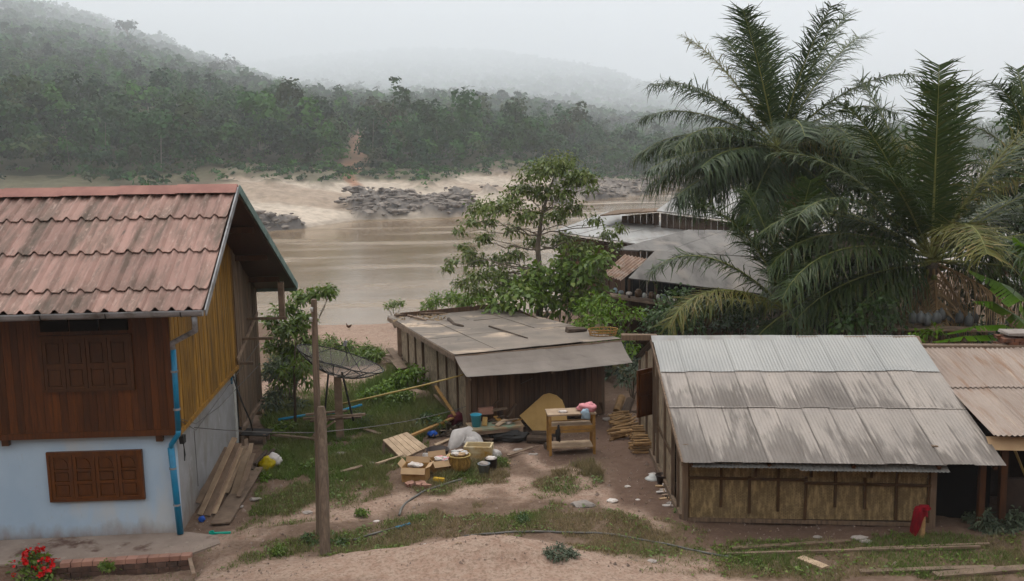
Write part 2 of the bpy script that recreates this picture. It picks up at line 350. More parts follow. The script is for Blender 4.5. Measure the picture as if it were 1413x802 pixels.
mx = wt.nodes.new('ShaderNodeMix'); mx.data_type = 'RGBA'; mx.inputs[0].default_value = 0.72
wt.links.new(hs.outputs[0], mx.inputs[6]); mx.inputs[7].default_value = (8.75, 8.7, 8.65, 1)   # overcast deck
sc_ = wt.nodes.new('ShaderNodeVectorMath'); sc_.operation = 'SCALE'; wt.links.new(mx.outputs[2], sc_.inputs[0]); wt.links.new(mrw.outputs[0], sc_.inputs['Scale'])   # overcast: brighter overhead
wt.links.new(sc_.outputs[0], bg.inputs['Color']); bg.inputs['Strength'].default_value = 0.10
sun = bpy.data.lights.new('sun', 'SUN'); sun.energy = 0.8; sun.angle = R(25); sun.color = (1, .97, .92)
suno = bpy.data.objects.new('sun', sun); COL.objects.link(suno)
sd = V((math.sin(SUNA)*math.cos(SUNE), math.cos(SUNA)*math.cos(SUNE), math.sin(SUNE)))
suno.rotation_euler = (-sd).to_track_quat('-Z', 'Y').to_euler(); suno.location = sd*50
SC.view_settings.view_transform = 'Standard'; SC.view_settings.look = 'None'; SC.view_settings.gamma = 1.0; SC.view_settings.use_curve_mapping = False
SC.view_settings.exposure = 0.62
SC.cycles.use_denoising = True
SC.cycles.volume_bounces = 4; SC.cycles.max_bounces = 8; SC.cycles.diffuse_bounces = 3; SC.cycles.transparent_max_bounces = 8
# ------------------------------------------------------------------ noise in numpy (value noise)
def _h(ix, iy, s):
    n = (ix*374761393+iy*668265263+s*974634541) & 0xffffffff
    n = ((n ^ (n >> 13))*1274126177) & 0xffffffff
    return ((n ^ (n >> 16)) & 0xffff)/65535.0
def vnoise(x, y, s=0):
    x = np.asarray(x, float); y = np.asarray(y, float)
    ix = np.floor(x).astype(np.int64); iy = np.floor(y).astype(np.int64); fx = x-ix; fy = y-iy
    fx = fx*fx*(3-2*fx); fy = fy*fy*(3-2*fy)
    a = _h(ix, iy, s); b = _h(ix+1, iy, s); c = _h(ix, iy+1, s); d = _h(ix+1, iy+1, s)
    return (a*(1-fx)+b*fx)*(1-fy)+(c*(1-fx)+d*fx)*fy
def fbm(x, y, s=0, o=4):
    t = 0; a = 0.5; w = 0
    for i in range(o):
        t = t+a*vnoise(np.asarray(x)*2**i, np.asarray(y)*2**i, s+i*17); w += a; a *= 0.5
    return t/w
def sstep(a, b, x):
    t = np.clip((x-a)/(b-a), 0, 1); return t*t*(3-2*t)
def inpoly(px, py, poly):
    px = np.asarray(px); py = np.asarray(py); c = np.zeros(px.shape, bool); n = len(poly); j = n-1
    for i in range(n):
        xi, yi = poly[i]; xj, yj = poly[j]
        c ^= ((yi > py) != (yj > py)) & (px < (xj-xi)*(py-yi)/(yj-yi+1e-9)+xi); j = i
    return c
def band(px, py, line, r):
    """closeness 0..1 to a polyline in ground-plan sketch coordinates"""
    best = np.full(np.shape(px), 1e9)
    for (ax, ay), (bx, by) in zip(line[:-1], line[1:]):
        dx, dy = bx-ax, by-ay; t = np.clip(((px-ax)*dx+(py-ay)*dy)/(dx*dx+dy*dy), 0, 1)
        best = np.minimum(best, np.hypot((px-ax-t*dx)*0.55, py-ay-t*dy))
    return np.clip(1-best/r, 0, 1)

# ------------------------------------------------------------------ ground
RIV = -8.0
MND = G(672, 782); KA = G(82, 779); KB = G(262, 768)
def edge_y(x):
    return 49.0+2.0*np.sin(np.asarray(x)*0.21)+sstep(2, 12, x)*14
def gz(x, y):
    x = np.asarray(x, float); y = np.asarray(y, float)
    z = 0.10*(fbm(x*0.5, y*0.5, 3)-0.5)+0.05*(fbm(x*2.3, y*2.3, 5)-0.5)
    z = z+0.46*np.exp(-((x-MND.x)/1.5)**2-((y-MND.y)/0.75)**2)+0.16*np.exp(-((x-MND.x+2.4)/1.1)**2-((y-MND.y+0.1)/0.6)**2)
    z = z+0.30*(1-sstep(17.2, 19.6, y))*sstep(-6.5, -3.5, x)*(1-sstep(0.8, 4, x))      # the earth road swells in front
    z = z+0.10*np.exp(-((y-20.2-0.05*np.sin(x))/0.6)**2)*sstep(-6, -4.5, x)*(1-sstep(2.5, 4.5, x))
    z = z-0.25*sstep(33, 48, y)
    kl = KA.y+(KB.y-KA.y)*(x-KA.x)/(KB.x-KA.x)
    z = z-0.26*sstep(0.02, -0.2, y-kl)*(1-sstep(-6.45, -6.05, x))
    z = z+.72*np.clip(9-y, 0, 70)*(0.9+.2*fbm(x*.05, y*.05, 7))-5.0*np.exp(-((x/5)**2+(y/5)**2))        # unseen slope behind the camera, added to block sky light on the fronts
    z = z-9.2*sstep(0, 13, y-edge_y(x))-2.2*sstep(3, 7, x)*(1-sstep(13, 18, x))*sstep(31, 39, y)
    return z
def gzf(x, y): return float(gz(np.array([x]), np.array([y]))[0])
def GP(px, py):
    p = G(px, py)
    for _ in range(4): p = G(px, py, gzf(p.x, p.y))
    return p
GRASS = [
    [(318, 745), (372, 640), (368, 560), (470, 520), (640, 560), (610, 600), (545, 650), (560, 676), (480, 702), (420, 728), (360, 735)],
    [(285, 795), (330, 762), (440, 736), (560, 712), (700, 701), (830, 700), (905, 722), (1005, 748), (1000, 770), (880, 752), (790, 752), (730, 742), (640, 741), (590, 760), (540, 768), (470, 778), (400, 772)],
    [(735, 650), (800, 640), (835, 665), (800, 690), (745, 690)], [(590, 640), (690, 640), (720, 668), (640, 690), (585, 672)],
    [(930, 752), (1413, 735), (1413, 805), (1010, 805), (890, 775), (820, 770)],
    [(360, 520), (390, 465), (540, 470), (520, 500), (430, 512)], [(480, 545), (560, 500), (650, 560), (560, 600), (470, 590)],
    [(760, 745), (960, 750), (990, 790), (880, 800), (800, 775)],
]
PALE = [([(150, 800), (400, 795), (520, 785), (660, 775), (850, 792), (1000, 815)], 34), ([(300, 790), (520, 800), (900, 830)], 40),
        ([(300, 745), (420, 715), (560, 692), (720, 676), (850, 690), (900, 730)], 15), ([(560, 450), (470, 445), (450, 470), (560, 475)], 26),
        ([(330, 550), (420, 530), (540, 518)], 16), ([(690, 620), (790, 660), (850, 700)], 10), ([(880, 790), (960, 780)], 26)]
DAMP = [([(830, 580), (880, 640), (900, 700), (960, 735), (1280, 740)], 34), ([(300, 735), (360, 725)], 13), ([(640, 620), (760, 625)], 20), ([(0, 800), (260, 800)], 30)]  # damp soil; the run along the hut also paints shade on the bay floor
def soils(x, y):
    """pale, grass, damp weights of the ground at plan positions"""
    px, py = pix(np.stack([x, y, np.zeros_like(x)], 1))
    wx = px+(fbm(x*1.1, y*1.1, 11)-0.5)*70; wy = py+(fbm(x*1.1, y*1.1, 23)-0.5)*36
    near = (y > 16)
    g = np.zeros_like(x)
    for po in GRASS: g = np.maximum(g, inpoly(wx, wy, po).astype(float))
    far = sstep(33, 36, y)*(1-sstep(44, 50, y))*sstep(0, 3, x)      # scrub ground towards the river houses
    g = np.maximum(g, far)
    pa = np.zeros_like(x); da = np.zeros_like(x)
    for l, r in PALE: pa = np.maximum(pa, band(wx, wy, l, r))
    for l, r in DAMP: da = np.maximum(da, band(wx, wy, l, r))
    g = g*np.clip(1.25-1.2*pa, 0, 1)*sstep(0.36, 0.60, fbm(x*1.7, y*1.7, 31)*.7+fbm(x*5, y*5, 37)*.3+0.10)
    out = ~near
    pa[out] = 0.3; g[out] = 0.2; da[out] = 0
    return np.clip(pa*1.6, 0, 1), g, np.clip(da*1.5, 0, 1)
def axis(segs):
    o = []
    for a, b, s in segs: o += list(np.arange(a, b-1e-6, s))
    o.append(segs[-1][1]); return np.array(o)
xs = axis([(-12900, -400, 2500), (-400, -40, 60), (-40, -14, 2), (-14, 18, 0.13), (18, 44, 2), (44, 404, 60), (404, 12900, 2500)])
ys = axis([(-400, -20, 95), (-20, 16, 3), (16, 36, 0.13), (36, 66, 0.5), (66, 96, 5), (96, 696, 150), (696, 12900, 2400)])
X, Y = np.meshgrid(xs, ys); xf, yf = X.ravel(), Y.ravel(); zf = gz(xf, yf)
mid = (xf > -13) & (xf < 17) & (yf > 16) & (yf < 36)
zf[mid] += 0.06*(fbm(xf[mid]*3.2, yf[mid]*3.2, 41, 4)-0.5)+.03*(vnoise(xf[mid]*7, yf[mid]*7, 43)-.5)
nx, ny = len(xs), len(ys)
idx = np.arange(nx*ny).reshape(ny, nx)
F = np.stack([idx[:-1, :-1], idx[:-1, 1:], idx[1:, 1:], idx[1:, :-1]], -1).reshape(-1, 4)
def gridmesh(name, verts, faces, m, cols=None, smooth=True):
    me = bpy.data.meshes.new(name); n = len(verts); k = len(faces)
    me.vertices.add(n); me.vertices.foreach_set('co', np.asarray(verts, np.float32).ravel())
    me.loops.add(k*4); me.loops.foreach_set('vertex_index', np.asarray(faces, np.int32).ravel())
    me.polygons.add(k); me.polygons.foreach_set('loop_start', np.arange(0, k*4, 4, dtype=np.int32))
    me.update(calc_edges=True); me.validate()
    if smooth: me.polygons.foreach_set('use_smooth', np.ones(k, bool))
    if cols is not None:
        at = me.color_attributes.new('tint', 'FLOAT_COLOR', 'POINT')
        c = np.ones((n, 4), np.float32); c[:, :cols.shape[1]] = cols; at.data.foreach_set('color', c.ravel())
    me.materials.append(m); o = bpy.data.objects.new(name, me); COL.objects.link(o); return o
m, nt, bs, out = newmat('yard earth')
at = nt.nodes.new('ShaderNodeAttribute'); at.attribute_name = 'tint'
sp = nt.nodes.new('ShaderNodeSeparateColor'); nt.links.new(at.outputs['Color'], sp.inputs[0])
fa, _ = noise_fac(nt, 1.3, detail=8, lo=.3, hi=.7); fb, rawb = noise_fac(nt, 5.0, detail=10, rough=.7, lo=.40, hi=.60, seed=5); fc, rawc = noise_fac(nt, 38.0, detail=6, lo=.42, hi=.62, seed=9)
base = mixc(nt, fa, (.155, .108, .083), (.108, .074, .057)); base = mixc(nt, fb, base, (.20, .15, .12))
pale = mixc(nt, fa, (.36, .266, .217), (.295, .207, .166)); pale = mixc(nt, fb, pale, (.40, .315, .26))
damp = mixc(nt, fb, (.125, .083, .066), (.165, .115, .093))
moss = mixc(nt, fb, (.085, .072, .04), (.15, .11, .075))
c = mixc(nt, sp.outputs[2], base, damp); c = mixc(nt, sp.outputs[0], c, pale)
gg = nt.nodes.new('ShaderNodeMath'); gg.operation = 'MULTIPLY'; gg.inputs[1].default_value = .85; nt.links.new(sp.outputs[1], gg.inputs[0])
c = mixc(nt, gg.outputs[0], c, moss)
sc = nt.nodes.new('ShaderNodeMath'); sc.operation = 'MULTIPLY'; sc.inputs[1].default_value = .45; nt.links.new(fc, sc.inputs[0])
ip = nt.nodes.new('ShaderNodeMath'); ip.operation = 'MULTIPLY_ADD'; ip.inputs[1].default_value = -.36; ip.inputs[2].default_value = .45; nt.links.new(sp.outputs[0], ip.inputs[0]); nt.links.new(ip.outputs[0], sc.inputs[1])
c = mixc(nt, sc.outputs[0], c, (.15, .112, .088))
fd, _ = noise_fac(nt, 16, detail=6, lo=.50, hi=.58, seed=19); sd_ = nt.nodes.new('ShaderNodeMath'); sd_.operation = 'MULTIPLY'; sd_.inputs[1].default_value = .4; nt.links.new(fd, sd_.inputs[0]); c = mixc(nt, sd_.outputs[0], c, (.125, .088, .066))
nt.links.new(c, bs.inputs['Base Color']); bs.inputs['Roughness'].default_value = 1; bs.inputs['Specular IOR Level'].default_value = .1
b1 = N(nt, 'ShaderNodeBump', Strength=.6, Distance=.05); nt.links.new(rawb, b1.inputs['Height'])
b2 = N(nt, 'ShaderNodeBump', Strength=.5, Distance=.012); nt.links.new(rawc, b2.inputs['Height']); nt.links.new(b1.outputs[0], b2.inputs['Normal']); nt.links.new(b2.outputs[0], bs.inputs['Normal'])
pa, gr, da = soils(xf, yf)
tag(gridmesh('ground', np.stack([xf, yf, zf], 1), F, m, np.stack([pa, gr, da], 1)), kind='structure')

# ------------------------------------------------------------------ river
m, nt, bs, out = newmat('muddy river water')
f, raw = noise_fac(nt, .03, (1, 3, 1), 6, lo=.35, hi=.65); c = mixc(nt, f, (.205, .145, .090), (.245, .178, .115))
f2, _ = noise_fac(nt, .012, (1, 5, 1), 5, lo=.55, hi=.62, seed=2); c = mixc(nt, f2, c, (.275, .205, .14))
nt.links.new(c, bs.inputs['Base Color']); bs.inputs['Specular IOR Level'].default_value = .5; bs.inputs['IOR'].default_value = 1.33
fr, _ = noise_fac(nt, .022, (1, 4, 1), 5, lo=.45, hi=.6, seed=7); mr = nt.nodes.new('ShaderNodeMapRange'); mr.inputs[3].default_value = .06; mr.inputs[4].default_value = .3
nt.links.new(fr, mr.inputs[0]); nt.links.new(mr.outputs[0], bs.inputs['Roughness'])
_, rb = noise_fac(nt, .5, (.7, 1.6, 1), 6, rough=.65); b = N(nt, 'ShaderNodeBump', Strength=.13, Distance=.3); nt.links.new(rb, b.inputs['Height']); nt.links.new(b.outputs[0], bs.inputs['Normal'])
mb = MB(); mb.quad((-2500, 40, RIV), (2500, 40, RIV), (2500, 1400, RIV), (-2500, 1400, RIV))
tag(mb.build('river', m), kind='structure')

# ------------------------------------------------------------------ far bank and hills
WLINE = [(-400, 352), (-100, 338), (0, 333), (200, 326), (370, 318), (420, 314), (455, 309), (490, 304), (560, 302), (640, 299), (700, 291), (760, 283), (820, 275), (900, 268), (935, 258), (1000, 246), (1200, 232), (1500, 222), (1800, 215)]
BASE = {-400: (252, 258), -250: (250, 262), 0: (248, 268), 100: (247, 270), 200: (245, 270), 300: (230, 285), 400: (233, 292), 500: (237, 300), 600: (238, 306), 700: (227, 330), 800: (240, 372), 930: (247, 470), 1100: (238, 580), 1500: (219, 800), 1800: (212, 900)}
PROF = {  # ground line of the hill in rows going away: (picture height, distance)
    -400: [(172, 380), (104, 640), (44, 1500), (-18, 3600)], -250: [(172, 380), (104, 640), (44, 1350), (-18, 2700)], 0: [(172, 380), (104, 640), (44, 1500), (-18, 3600)],
    100: [(174, 380), (106, 660), (58, 1700), (18, 4300)], 200: [(182, 380), (124, 680), (80, 1900), (50, 5000)],
    300: [(187, 385), (146, 700), (112, 1900), (92, 5000)], 400: [(192, 395), (160, 720), (138, 1900), (124, 5000)],
    500: [(198, 400), (168, 720), (147, 1800), (133, 3600)], 600: [(204, 410), (176, 700), (154, 1600), (140, 3300)],
    700: [(203, 430), (180, 720), (160, 1500), (146, 3200)], 800: [(216, 480), (192, 780), (172, 1500), (157, 3200)],
    930: [(226, 580), (206, 900), (188, 1600), (178, 3100)], 1100: [(220, 680), (207, 950), (200, 1600), (196, 2400)],
    1500: [(206, 900), (198, 1200), (192, 1800), (190, 2500)], 1800: [(200, 1000), (192, 1300), (187, 1900), (185, 2500)]}
keys = sorted(BASE)
def interp_tab(px, fn): return np.interp(px, keys, [fn(k) for k in keys])
wpx = [a for a, b in WLINE]; wpy = [b for a, b in WLINE]
cols = np.concatenate([np.arange(-400, 320, 12), np.arange(320, 960, 3.5), np.arange(960, 1800, 15)])
def zat(px, py, Yd): return P(px, py, Yd).z
nr = 46; bv = []; bt = []
for px in cols:
    wy = float(np.interp(px, wpx, wpy)); w = G(px, wy, RIV); by = float(interp_tab(px, lambda k: BASE[k][0])); bd = float(interp_tab(px, lambda k: BASE[k][1]))
    bd = max(bd, w.y*1.12); e = P(px, by, bd); a = w.x/w.y
    for j in range(nr):
        t = -0.12+1.2*j/(nr-1); yy = w.y+(bd-w.y)*t
        s = max(t, 0)**0.8 if t >= 0 else 0
        z = RIV+0.15+(e.z-RIV)*s if t >= 0 else RIV+t*8
        bv.append((w.x+(e.x-w.x)*t, yy, z)); bt.append((t, px))
bv = np.array(bv); bt = np.array(bt); t = bt[:, 0]; px = bt[:, 1]
n1 = fbm(bv[:, 0]*.035, bv[:, 1]*.05, 51, 5); n2 = fbm(bv[:, 0]*.16, bv[:, 1]*.2, 57, 4); n3 = fbm(bv[:, 0]*.02, bv[:, 1]*.09, 61, 4)
rocky = np.zeros_like(t)
for (c0, c1, t0, t1, k) in ((485, 650, .0, .36, 1.0), (335, 425, -.1, .1, 1.0), (640, 760, .0, .5, .55), (760, 960, -.05, .6, .85), (425, 640, .3, .62, .25), (560, 800, .5, .95, .30), (-400, 330, -.1, .2, .8), (300, 480, .55, .9, .3), (640, 960, .35, .9, .45)):
    rocky = np.maximum(rocky, k*sstep(c0-16, c0+10, px)*(1-sstep(c1-10, c1+25, px))*sstep(t0-.04, t0+.03, t)*(1-sstep(t1-.12, t1+.06, t)))
rock = sstep(.42, .62, rocky*(.30+n2*.95)+(n3-.5)*.7*(rocky > 0))
scr = sstep(.47, .58, n1*.55+.45*n2+.26*sstep(.55, 1.0, t)-.07)*sstep(.25, .6, t)*(1-rock)
scr = np.maximum(scr, sstep(430, 330, px)*sstep(.35, .9, t)*.0)
bv[:, 2] += np.where(t > -.02, (n1-.5)*3.0*sstep(0, .4, t)+(n2-.5)*1.3*sstep(.05, .3, t)+rock*(n2*3.4+vnoise(bv[:, 0]*.35, bv[:, 1]*.6, 77)*2.4-1.4)+scr*n2*.9-.6*np.abs(np.sin(t*13+n1*9))*(1-rock)*sstep(0, .1, t), 0)
trail = band(px, t*100, [(492, 62), (480, 80), (488, 100), (498, 120)], 7)
sand = np.array([.50, .42, .335])[None]*(.82+.3*n1[:, None]); tan = np.array([.30, .225, .165])[None]
cc = sand+(tan-sand)*sstep(.42, .6, n3)[:, None]*.75
lftd = sstep(325, 290, px)*.92*sstep(-.02, .12, t); cc = cc*(1-lftd[:, None])+(np.array([.105, .085, .055])*(.7+.6*n2[:, None]))*lftd[:, None]
cc = cc+(np.array([.10, .095, .055])-cc)*(scr*.85)[:, None]; cc = cc+(np.array([.15, .132, .117])*(.45+1.2*n2[:, None])-cc)*rock[:, None]
cc = cc+(np.array([.34, .19, .12])-cc)*np.clip(trail*1.5, 0, 1)[:, None]
wet = (1-sstep(0, .05, t))*.6; cc = cc*(1-wet[:, None]*.5)
nc = len(cols); ii = np.arange(nc*nr).reshape(nc, nr); BF = np.stack([ii[:-1, :-1], ii[1:, :-1], ii[1:, 1:], ii[:-1, 1:]], -1).reshape(-1, 4)
def tintmat(name, sc, amt, rough=.95, bump=.5, dist=.4):
    m, nt, bs, out = newmat(name); a = nt.nodes.new('ShaderNodeAttribute'); a.attribute_name = 'tint'
    f, raw = noise_fac(nt, sc, detail=8, lo=.35, hi=.65); k = mixc(nt, 1.0, a.outputs['Color'], (1-amt, 1-amt, 1-amt), 'MULTIPLY'); c = mixc(nt, f, a.outputs['Color'], k)
    nt.links.new(c, bs.inputs['Base Color']); bs.inputs['Roughness'].default_value = rough; bs.inputs['Specular IOR Level'].default_value = .1
    b = N(nt, 'ShaderNodeBump', Strength=bump, Distance=dist); nt.links.new(raw, b.inputs['Height']); nt.links.new(b.outputs[0], bs.inputs['Normal']); return m
MT['bank'] = tintmat('river bank sand and rock', .45, .35); MT['hill'] = tintmat('forest floor', .05, .4, dist=3)
tag(gridmesh('far_bank', bv, BF, MT['bank'], cc), kind='structure')

# front hill
hc = np.arange(-400, 1801, 25.0); HP = []
rows = 22
for px in hc:
    pts = [(float(interp_tab(px, lambda k: BASE[k][0])), float(interp_tab(px, lambda k: BASE[k][1])))]
    wy = G(px, float(np.interp(px, wpx, wpy)), RIV).y; pts[0] = (pts[0][0], max(pts[0][1], wy*1.12))
    for r in range(4): pts.append((float(interp_tab(px, lambda k: PROF[k][r][0])), float(interp_tab(px, lambda k: PROF[k][r][1]))*((1.0, 1.0, 1.0, 1.0) if px < 420 else (1.0, 1.15, 1.2, 1.2))[r]))
    q = [P(px, y, d) for y, d in pts]; q.append(q[-1]+V((0, 420, -40)))
    d = [v.y for v in q]; z = [v.z for v in q]; a = q[0].x/q[0].y
    for j in range(rows):
        s = j/(rows-1); k = d[0]*(d[-1]/d[0])**s
        HP.append((P(px, 215, k).x, k, float(np.interp(k, d, z))))
HP = np.array(HP); nz = fbm(HP[:, 0]*.006, HP[:, 1]*.006, 71, 4)-.5
jj = np.tile(np.arange(rows), len(hc)); HP[:, 2] += nz*HP[:, 1]*.030*np.clip(jj/4, 0, 1)
ii = np.arange(len(hc)*rows).reshape(len(hc), rows); HF = np.stack([ii[:-1, :-1], ii[1:, :-1], ii[1:, 1:], ii[:-1, 1:]], -1).reshape(-1, 4)
hx, hy = pix(HP)
tr = band(hx, hy, [(484, 238), (486, 222), (494, 205), (500, 192)], 9)
hcol = np.tile(np.array([[.050, .055, .028]]), (len(HP), 1)); hcol += (np.array([.40, .22, .14])-hcol)*np.clip(tr*2, 0, 1)[:, None]
front_hill = gridmesh('hills', HP, HF, MT['hill'], hcol); tag(front_hill, kind='structure')
def hill_point(px, py):
    A = HP.reshape(-1, rows, 3); k = int(np.argmin(np.abs(hc-px))); x, y = pix(A[k]); best = A[k][1]
    for j in range(rows-1):
        if y[j] >= py >= y[j+1]:
            f = (y[j]-py)/max(y[j]-y[j+1], 1e-6); best = A[k][j]*(1-f)+A[k][j+1]*f; break
    q = P(px, py, float(best[1])); return V((q.x, q.y, float(best[2])))
# back hill, several kilometres off
OUT = [(-400, 130), (100, 118), (300, 96), (420, 82), (520, 74), (600, 70), (700, 75), (760, 84), (830, 100), (900, 124), (960, 155), (1020, 184), (1100, 197), (1300, 196), (1800, 188)]
bc = np.arange(-400, 1801, 20.0); brows = 14; BP = []
for px in bc:
    ty = float(np.interp(px, [a for a, b in OUT], [b for a, b in OUT])); TD = float(np.interp(px, [650, 760, 900, 1020], [11000, 8600, 6200, 5200])); top = P(px, ty, TD); LD = 1700.0; lo = P(px, 185, LD)
    for j in range(brows):
        s = j/(brows-1)
        if s < .8: u = s/.8; yy = LD*(TD/LD)**u; z = P(px, 185+(ty-185)*u, yy).z
        else: u = (s-.8)/.2; yy = TD+900*u; z = top.z-80*u
        BP.append((P(px, 205, yy).x, yy, z))
BP = np.array(BP); BP[:, 2] += (fbm(BP[:, 0]*.0016, BP[:, 1]*.0016, 83, 5)-.5)*60
ii = np.arange(len(bc)*brows).reshape(len(bc), brows); BKF = np.stack([ii[:-1, :-1], ii[1:, :-1], ii[1:, 1:], ii[:-1, 1:]], -1).reshape(-1, 4)
tag(gridmesh('mountain', BP, BKF, MT['hill'], np.tile(np.array([[.045, .055, .030]]), (len(BP), 1))), kind='structure')

# ------------------------------------------------------------------ leaf cards
def unit(a): return a/np.maximum(np.linalg.norm(a, axis=-1, keepdims=True), 1e-9)
def cards(c, nrm, size, asp=1.0):
    """irregular quads centred at c facing nrm with random spin"""
    n = len(c); nrm = unit(nrm); r = unit(rng.normal(size=(n, 3))); s = unit(np.cross(nrm, r)); t = np.cross(nrm, s)
    h = (size*0.5)[:, None]; w = h*asp
    k = rng.uniform(.55, 1.25, size=(n, 4, 1))
    q = np.stack([-s*w-t*h, s*w-t*h, s*w+t*h, -s*w+t*h], 1)*k+c[:, None, :]
    return q
def leaves(base, axis, nrm, L, Wd, droop=0.25):
    """pointed six-corner leaves from their stalk end along axis"""
    axis = unit(axis); s = unit(np.cross(axis, nrm)); nn = np.cross(s, axis)
    L = L[:, None]; Wd = Wd[:, None]; dz = np.zeros_like(axis); dz[:, 2] = -1
    a = base; b = base+axis*L*.35; c = base+axis*L*.75+dz*L*droop*.45; d = base+axis*L+dz*L*droop
    up = nn*Wd*.18
    return np.stack([a, b+s*Wd*.5+up, c+s*Wd*.36+up*.7, d, c-s*Wd*.36+up*.7, b-s*Wd*.5+up], 1)
def crown_cards(pos, height, radius, nb, ncard, csize, low=.35):
    """foliage of many trees at once: pos (T,3), one crown each of nb clumps and ncard cards"""
    T = len(pos); bl = rng.normal(size=(T, nb, 3)); bl = unit(bl)*rng.uniform(.15, .75, size=(T, nb, 1))
    bl[:, :, 2] = bl[:, :, 2]*.9
    br = rng.uniform(.32, .60, size=(T, nb))
    wch = rng.integers(0, nb, size=(T, ncard)); ar = np.arange(T)[:, None]
    d = unit(rng.normal(size=(T, ncard, 3))); d[:, :, 2] = np.where(d[:, :, 2] < -.35, -d[:, :, 2], d[:, :, 2])
    rad = rng.uniform(.72, 1.08, size=(T, ncard, 1))
    loc = bl[ar, wch]+d*br[ar, wch][:, :, None]*rad
    sc = np.stack([radius, radius, height*(1-low)*.55], 1)[:, None, :]
    ctr = pos+np.stack([0*height, 0*height, height*(low+(1-low)*.5)], 1)
    c = ctr[:, None, :]+loc*sc
    nr = d+rng.normal(size=d.shape)*.45+np.array([0, 0, .35])
    sz = (csize[:, None]*rng.uniform(.6, 1.35, size=(T, ncard)))
    q = cards(c.reshape(-1, 3), nr.reshape(-1, 3), sz.reshape(-1), .8)
    return q
def terrain_sample(HPts, nrw, n, wpow, rmin, rmax):
    A = HPts.reshape(-1, nrw, 3); a = A[:-1, :-1]; b = A[1:, :-1]; c = A[:-1, 1:]; d = A[1:, 1:]
    area = np.linalg.norm(np.cross(b-a, c-a), axis=-1); dep = a[..., 1]
    w = area/dep**wpow; w[:, :rmin] = 0; w[:, rmax:] = 0
    w = (w/w.sum()).ravel(); k = rng.choice(len(w), n, p=w); u = rng.uniform(size=(n, 1)); v = rng.uniform(size=(n, 1))
    fl = lambda z: z.reshape(-1, 3)[k]
    return (fl(a)*(1-u)+fl(b)*u)*(1-v)+(fl(c)*(1-u)+fl(d)*u)*v
TINTS = np.array([[.022, .055, .020], [.032, .072, .022], [.050, .095, .026], [.080, .125, .032], [.024, .050, .028], [.085, .078, .040], [.050, .068, .040], [.016, .042, .018]])*np.array([.44, .78, .50])
def tints(T, pos):
    k = (np.clip(fbm(pos[:, 0]*.012, pos[:, 1]*.012, 91, 3)*1.3-.15, 0, .999)*5).astype(int); j = rng.integers(0, 8, size=T); k = np.where(rng.uniform(size=T) < .55, j, k)
    return TINTS[k]*rng.uniform(.5, 1.45, size=(T, 1))
quads = []; qcol = []
def plant(pos, h, r, nb, nc, cs, low=.3):
    quads.append(crown_cards(pos, h, r, nb, nc, cs, low)); c = tints(len(pos), pos)
    qcol.append((c[:, None, :]*rng.uniform(.8, 1.2, size=(len(pos), nc, 1))).reshape(-1, 3))
def keep(pos):
    x, y = pix(pos); ok = (x > -120) & (x < 1500); ok &= band(x, y, [(484, 240), (486, 222), (494, 206), (500, 194)], 7) <= 0
    return pos[ok]
p = keep(terrain_sample(HP, rows, 2600, 1.0, 0, 4)); n = len(p); h = rng.uniform(7, 14, n); plant(p, h, h*rng.uniform(.30, .45, n), 6, 150, h*.085, .18)
p = keep(terrain_sample(HP, rows, 1300, 1.0, 0, 7)); n = len(p); h = rng.uniform(12, 21, n); plant(p, h, h*rng.uniform(.24, .36, n), 7, 170, h*.062, .34)
p = keep(terrain_sample(HP, rows, 5200, 1.1, 3, 9)); n = len(p); h = rng.uniform(9, 18, n); plant(p, h, h*rng.uniform(.36, .5, n), 5, 70, h*.12, .15)
p = keep(terrain_sample(HP, rows, 7000, 1.2, 8, 20)); n = len(p); h = rng.uniform(12, 22, n)*(1+p[:, 1]/3200); plant(p, h, h*rng.uniform(.45, .7, n), 4, 34, h*.2, .1)
# bare pale trunks showing among the crowns
p = keep(terrain_sample(HP, rows, 130, 1.0, 0, 6)); n = len(p); h = rng.uniform(7, 15, n); a = rng.uniform(0, 3.14, n); w = np.stack([np.cos(a), 0*a, 0*a], 1)*.0+np.array([1, 0, 0])*rng.uniform(.06, .15, n)[:, None]; ln = np.stack([rng.normal(size=n)*.08, 0*h, np.ones(n)], 1)*h[:, None]
quads.append(np.stack([p-w, p+w, p+ln+w*.5, p+ln-w*.5], 1)+np.array([0, -3.0, 1.0])); qcol.append(np.array([[.22, .20, .165]])*rng.uniform(.5, 1.1, (n, 1)))
p = keep(terrain_sample(HP, rows, 420, 1.0, 0, 9)); n = len(p); h = rng.uniform(16, 27, n); plant(p, h, h*rng.uniform(.20, .34, n), 8, 230, h*.05, .40)
p = keep(terrain_sample(HP, rows, 500, 1.0, 0, 7)); n = len(p); h = rng.uniform(5, 9, n); plant(p, h, h*rng.uniform(.6, .9, n), 7, 130, h*.11, .02)
# low scrub along the foot of the wood
sb = terrain_sample(HP, rows, 700, 0, 0, 1); sb = keep(sb); n = len(sb); h = rng.uniform(2.5, 5.5, n); plant(sb-np.stack([0*h, rng.uniform(0, 12, n), h*.2], 1), h, h*.7, 4, 60, h*.16, 0)
tag(npmesh('forest', np.concatenate(quads), 4, MT['forest'], colors=np.concatenate(qcol)), kind='stuff')
quads = []; qcol = []
p = terrain_sample(BP, brows, 11000, 1.0, 0, 12); n = len(p); h = rng.uniform(12, 20, n)*(1+p[:, 1]/3600); plant(p, h, h*.8, 3, 14, h*.4, 0)
tag(npmesh('mountain_forest', np.concatenate(quads), 4, MT['forest'], colors=np.concatenate(qcol)), kind='stuff')
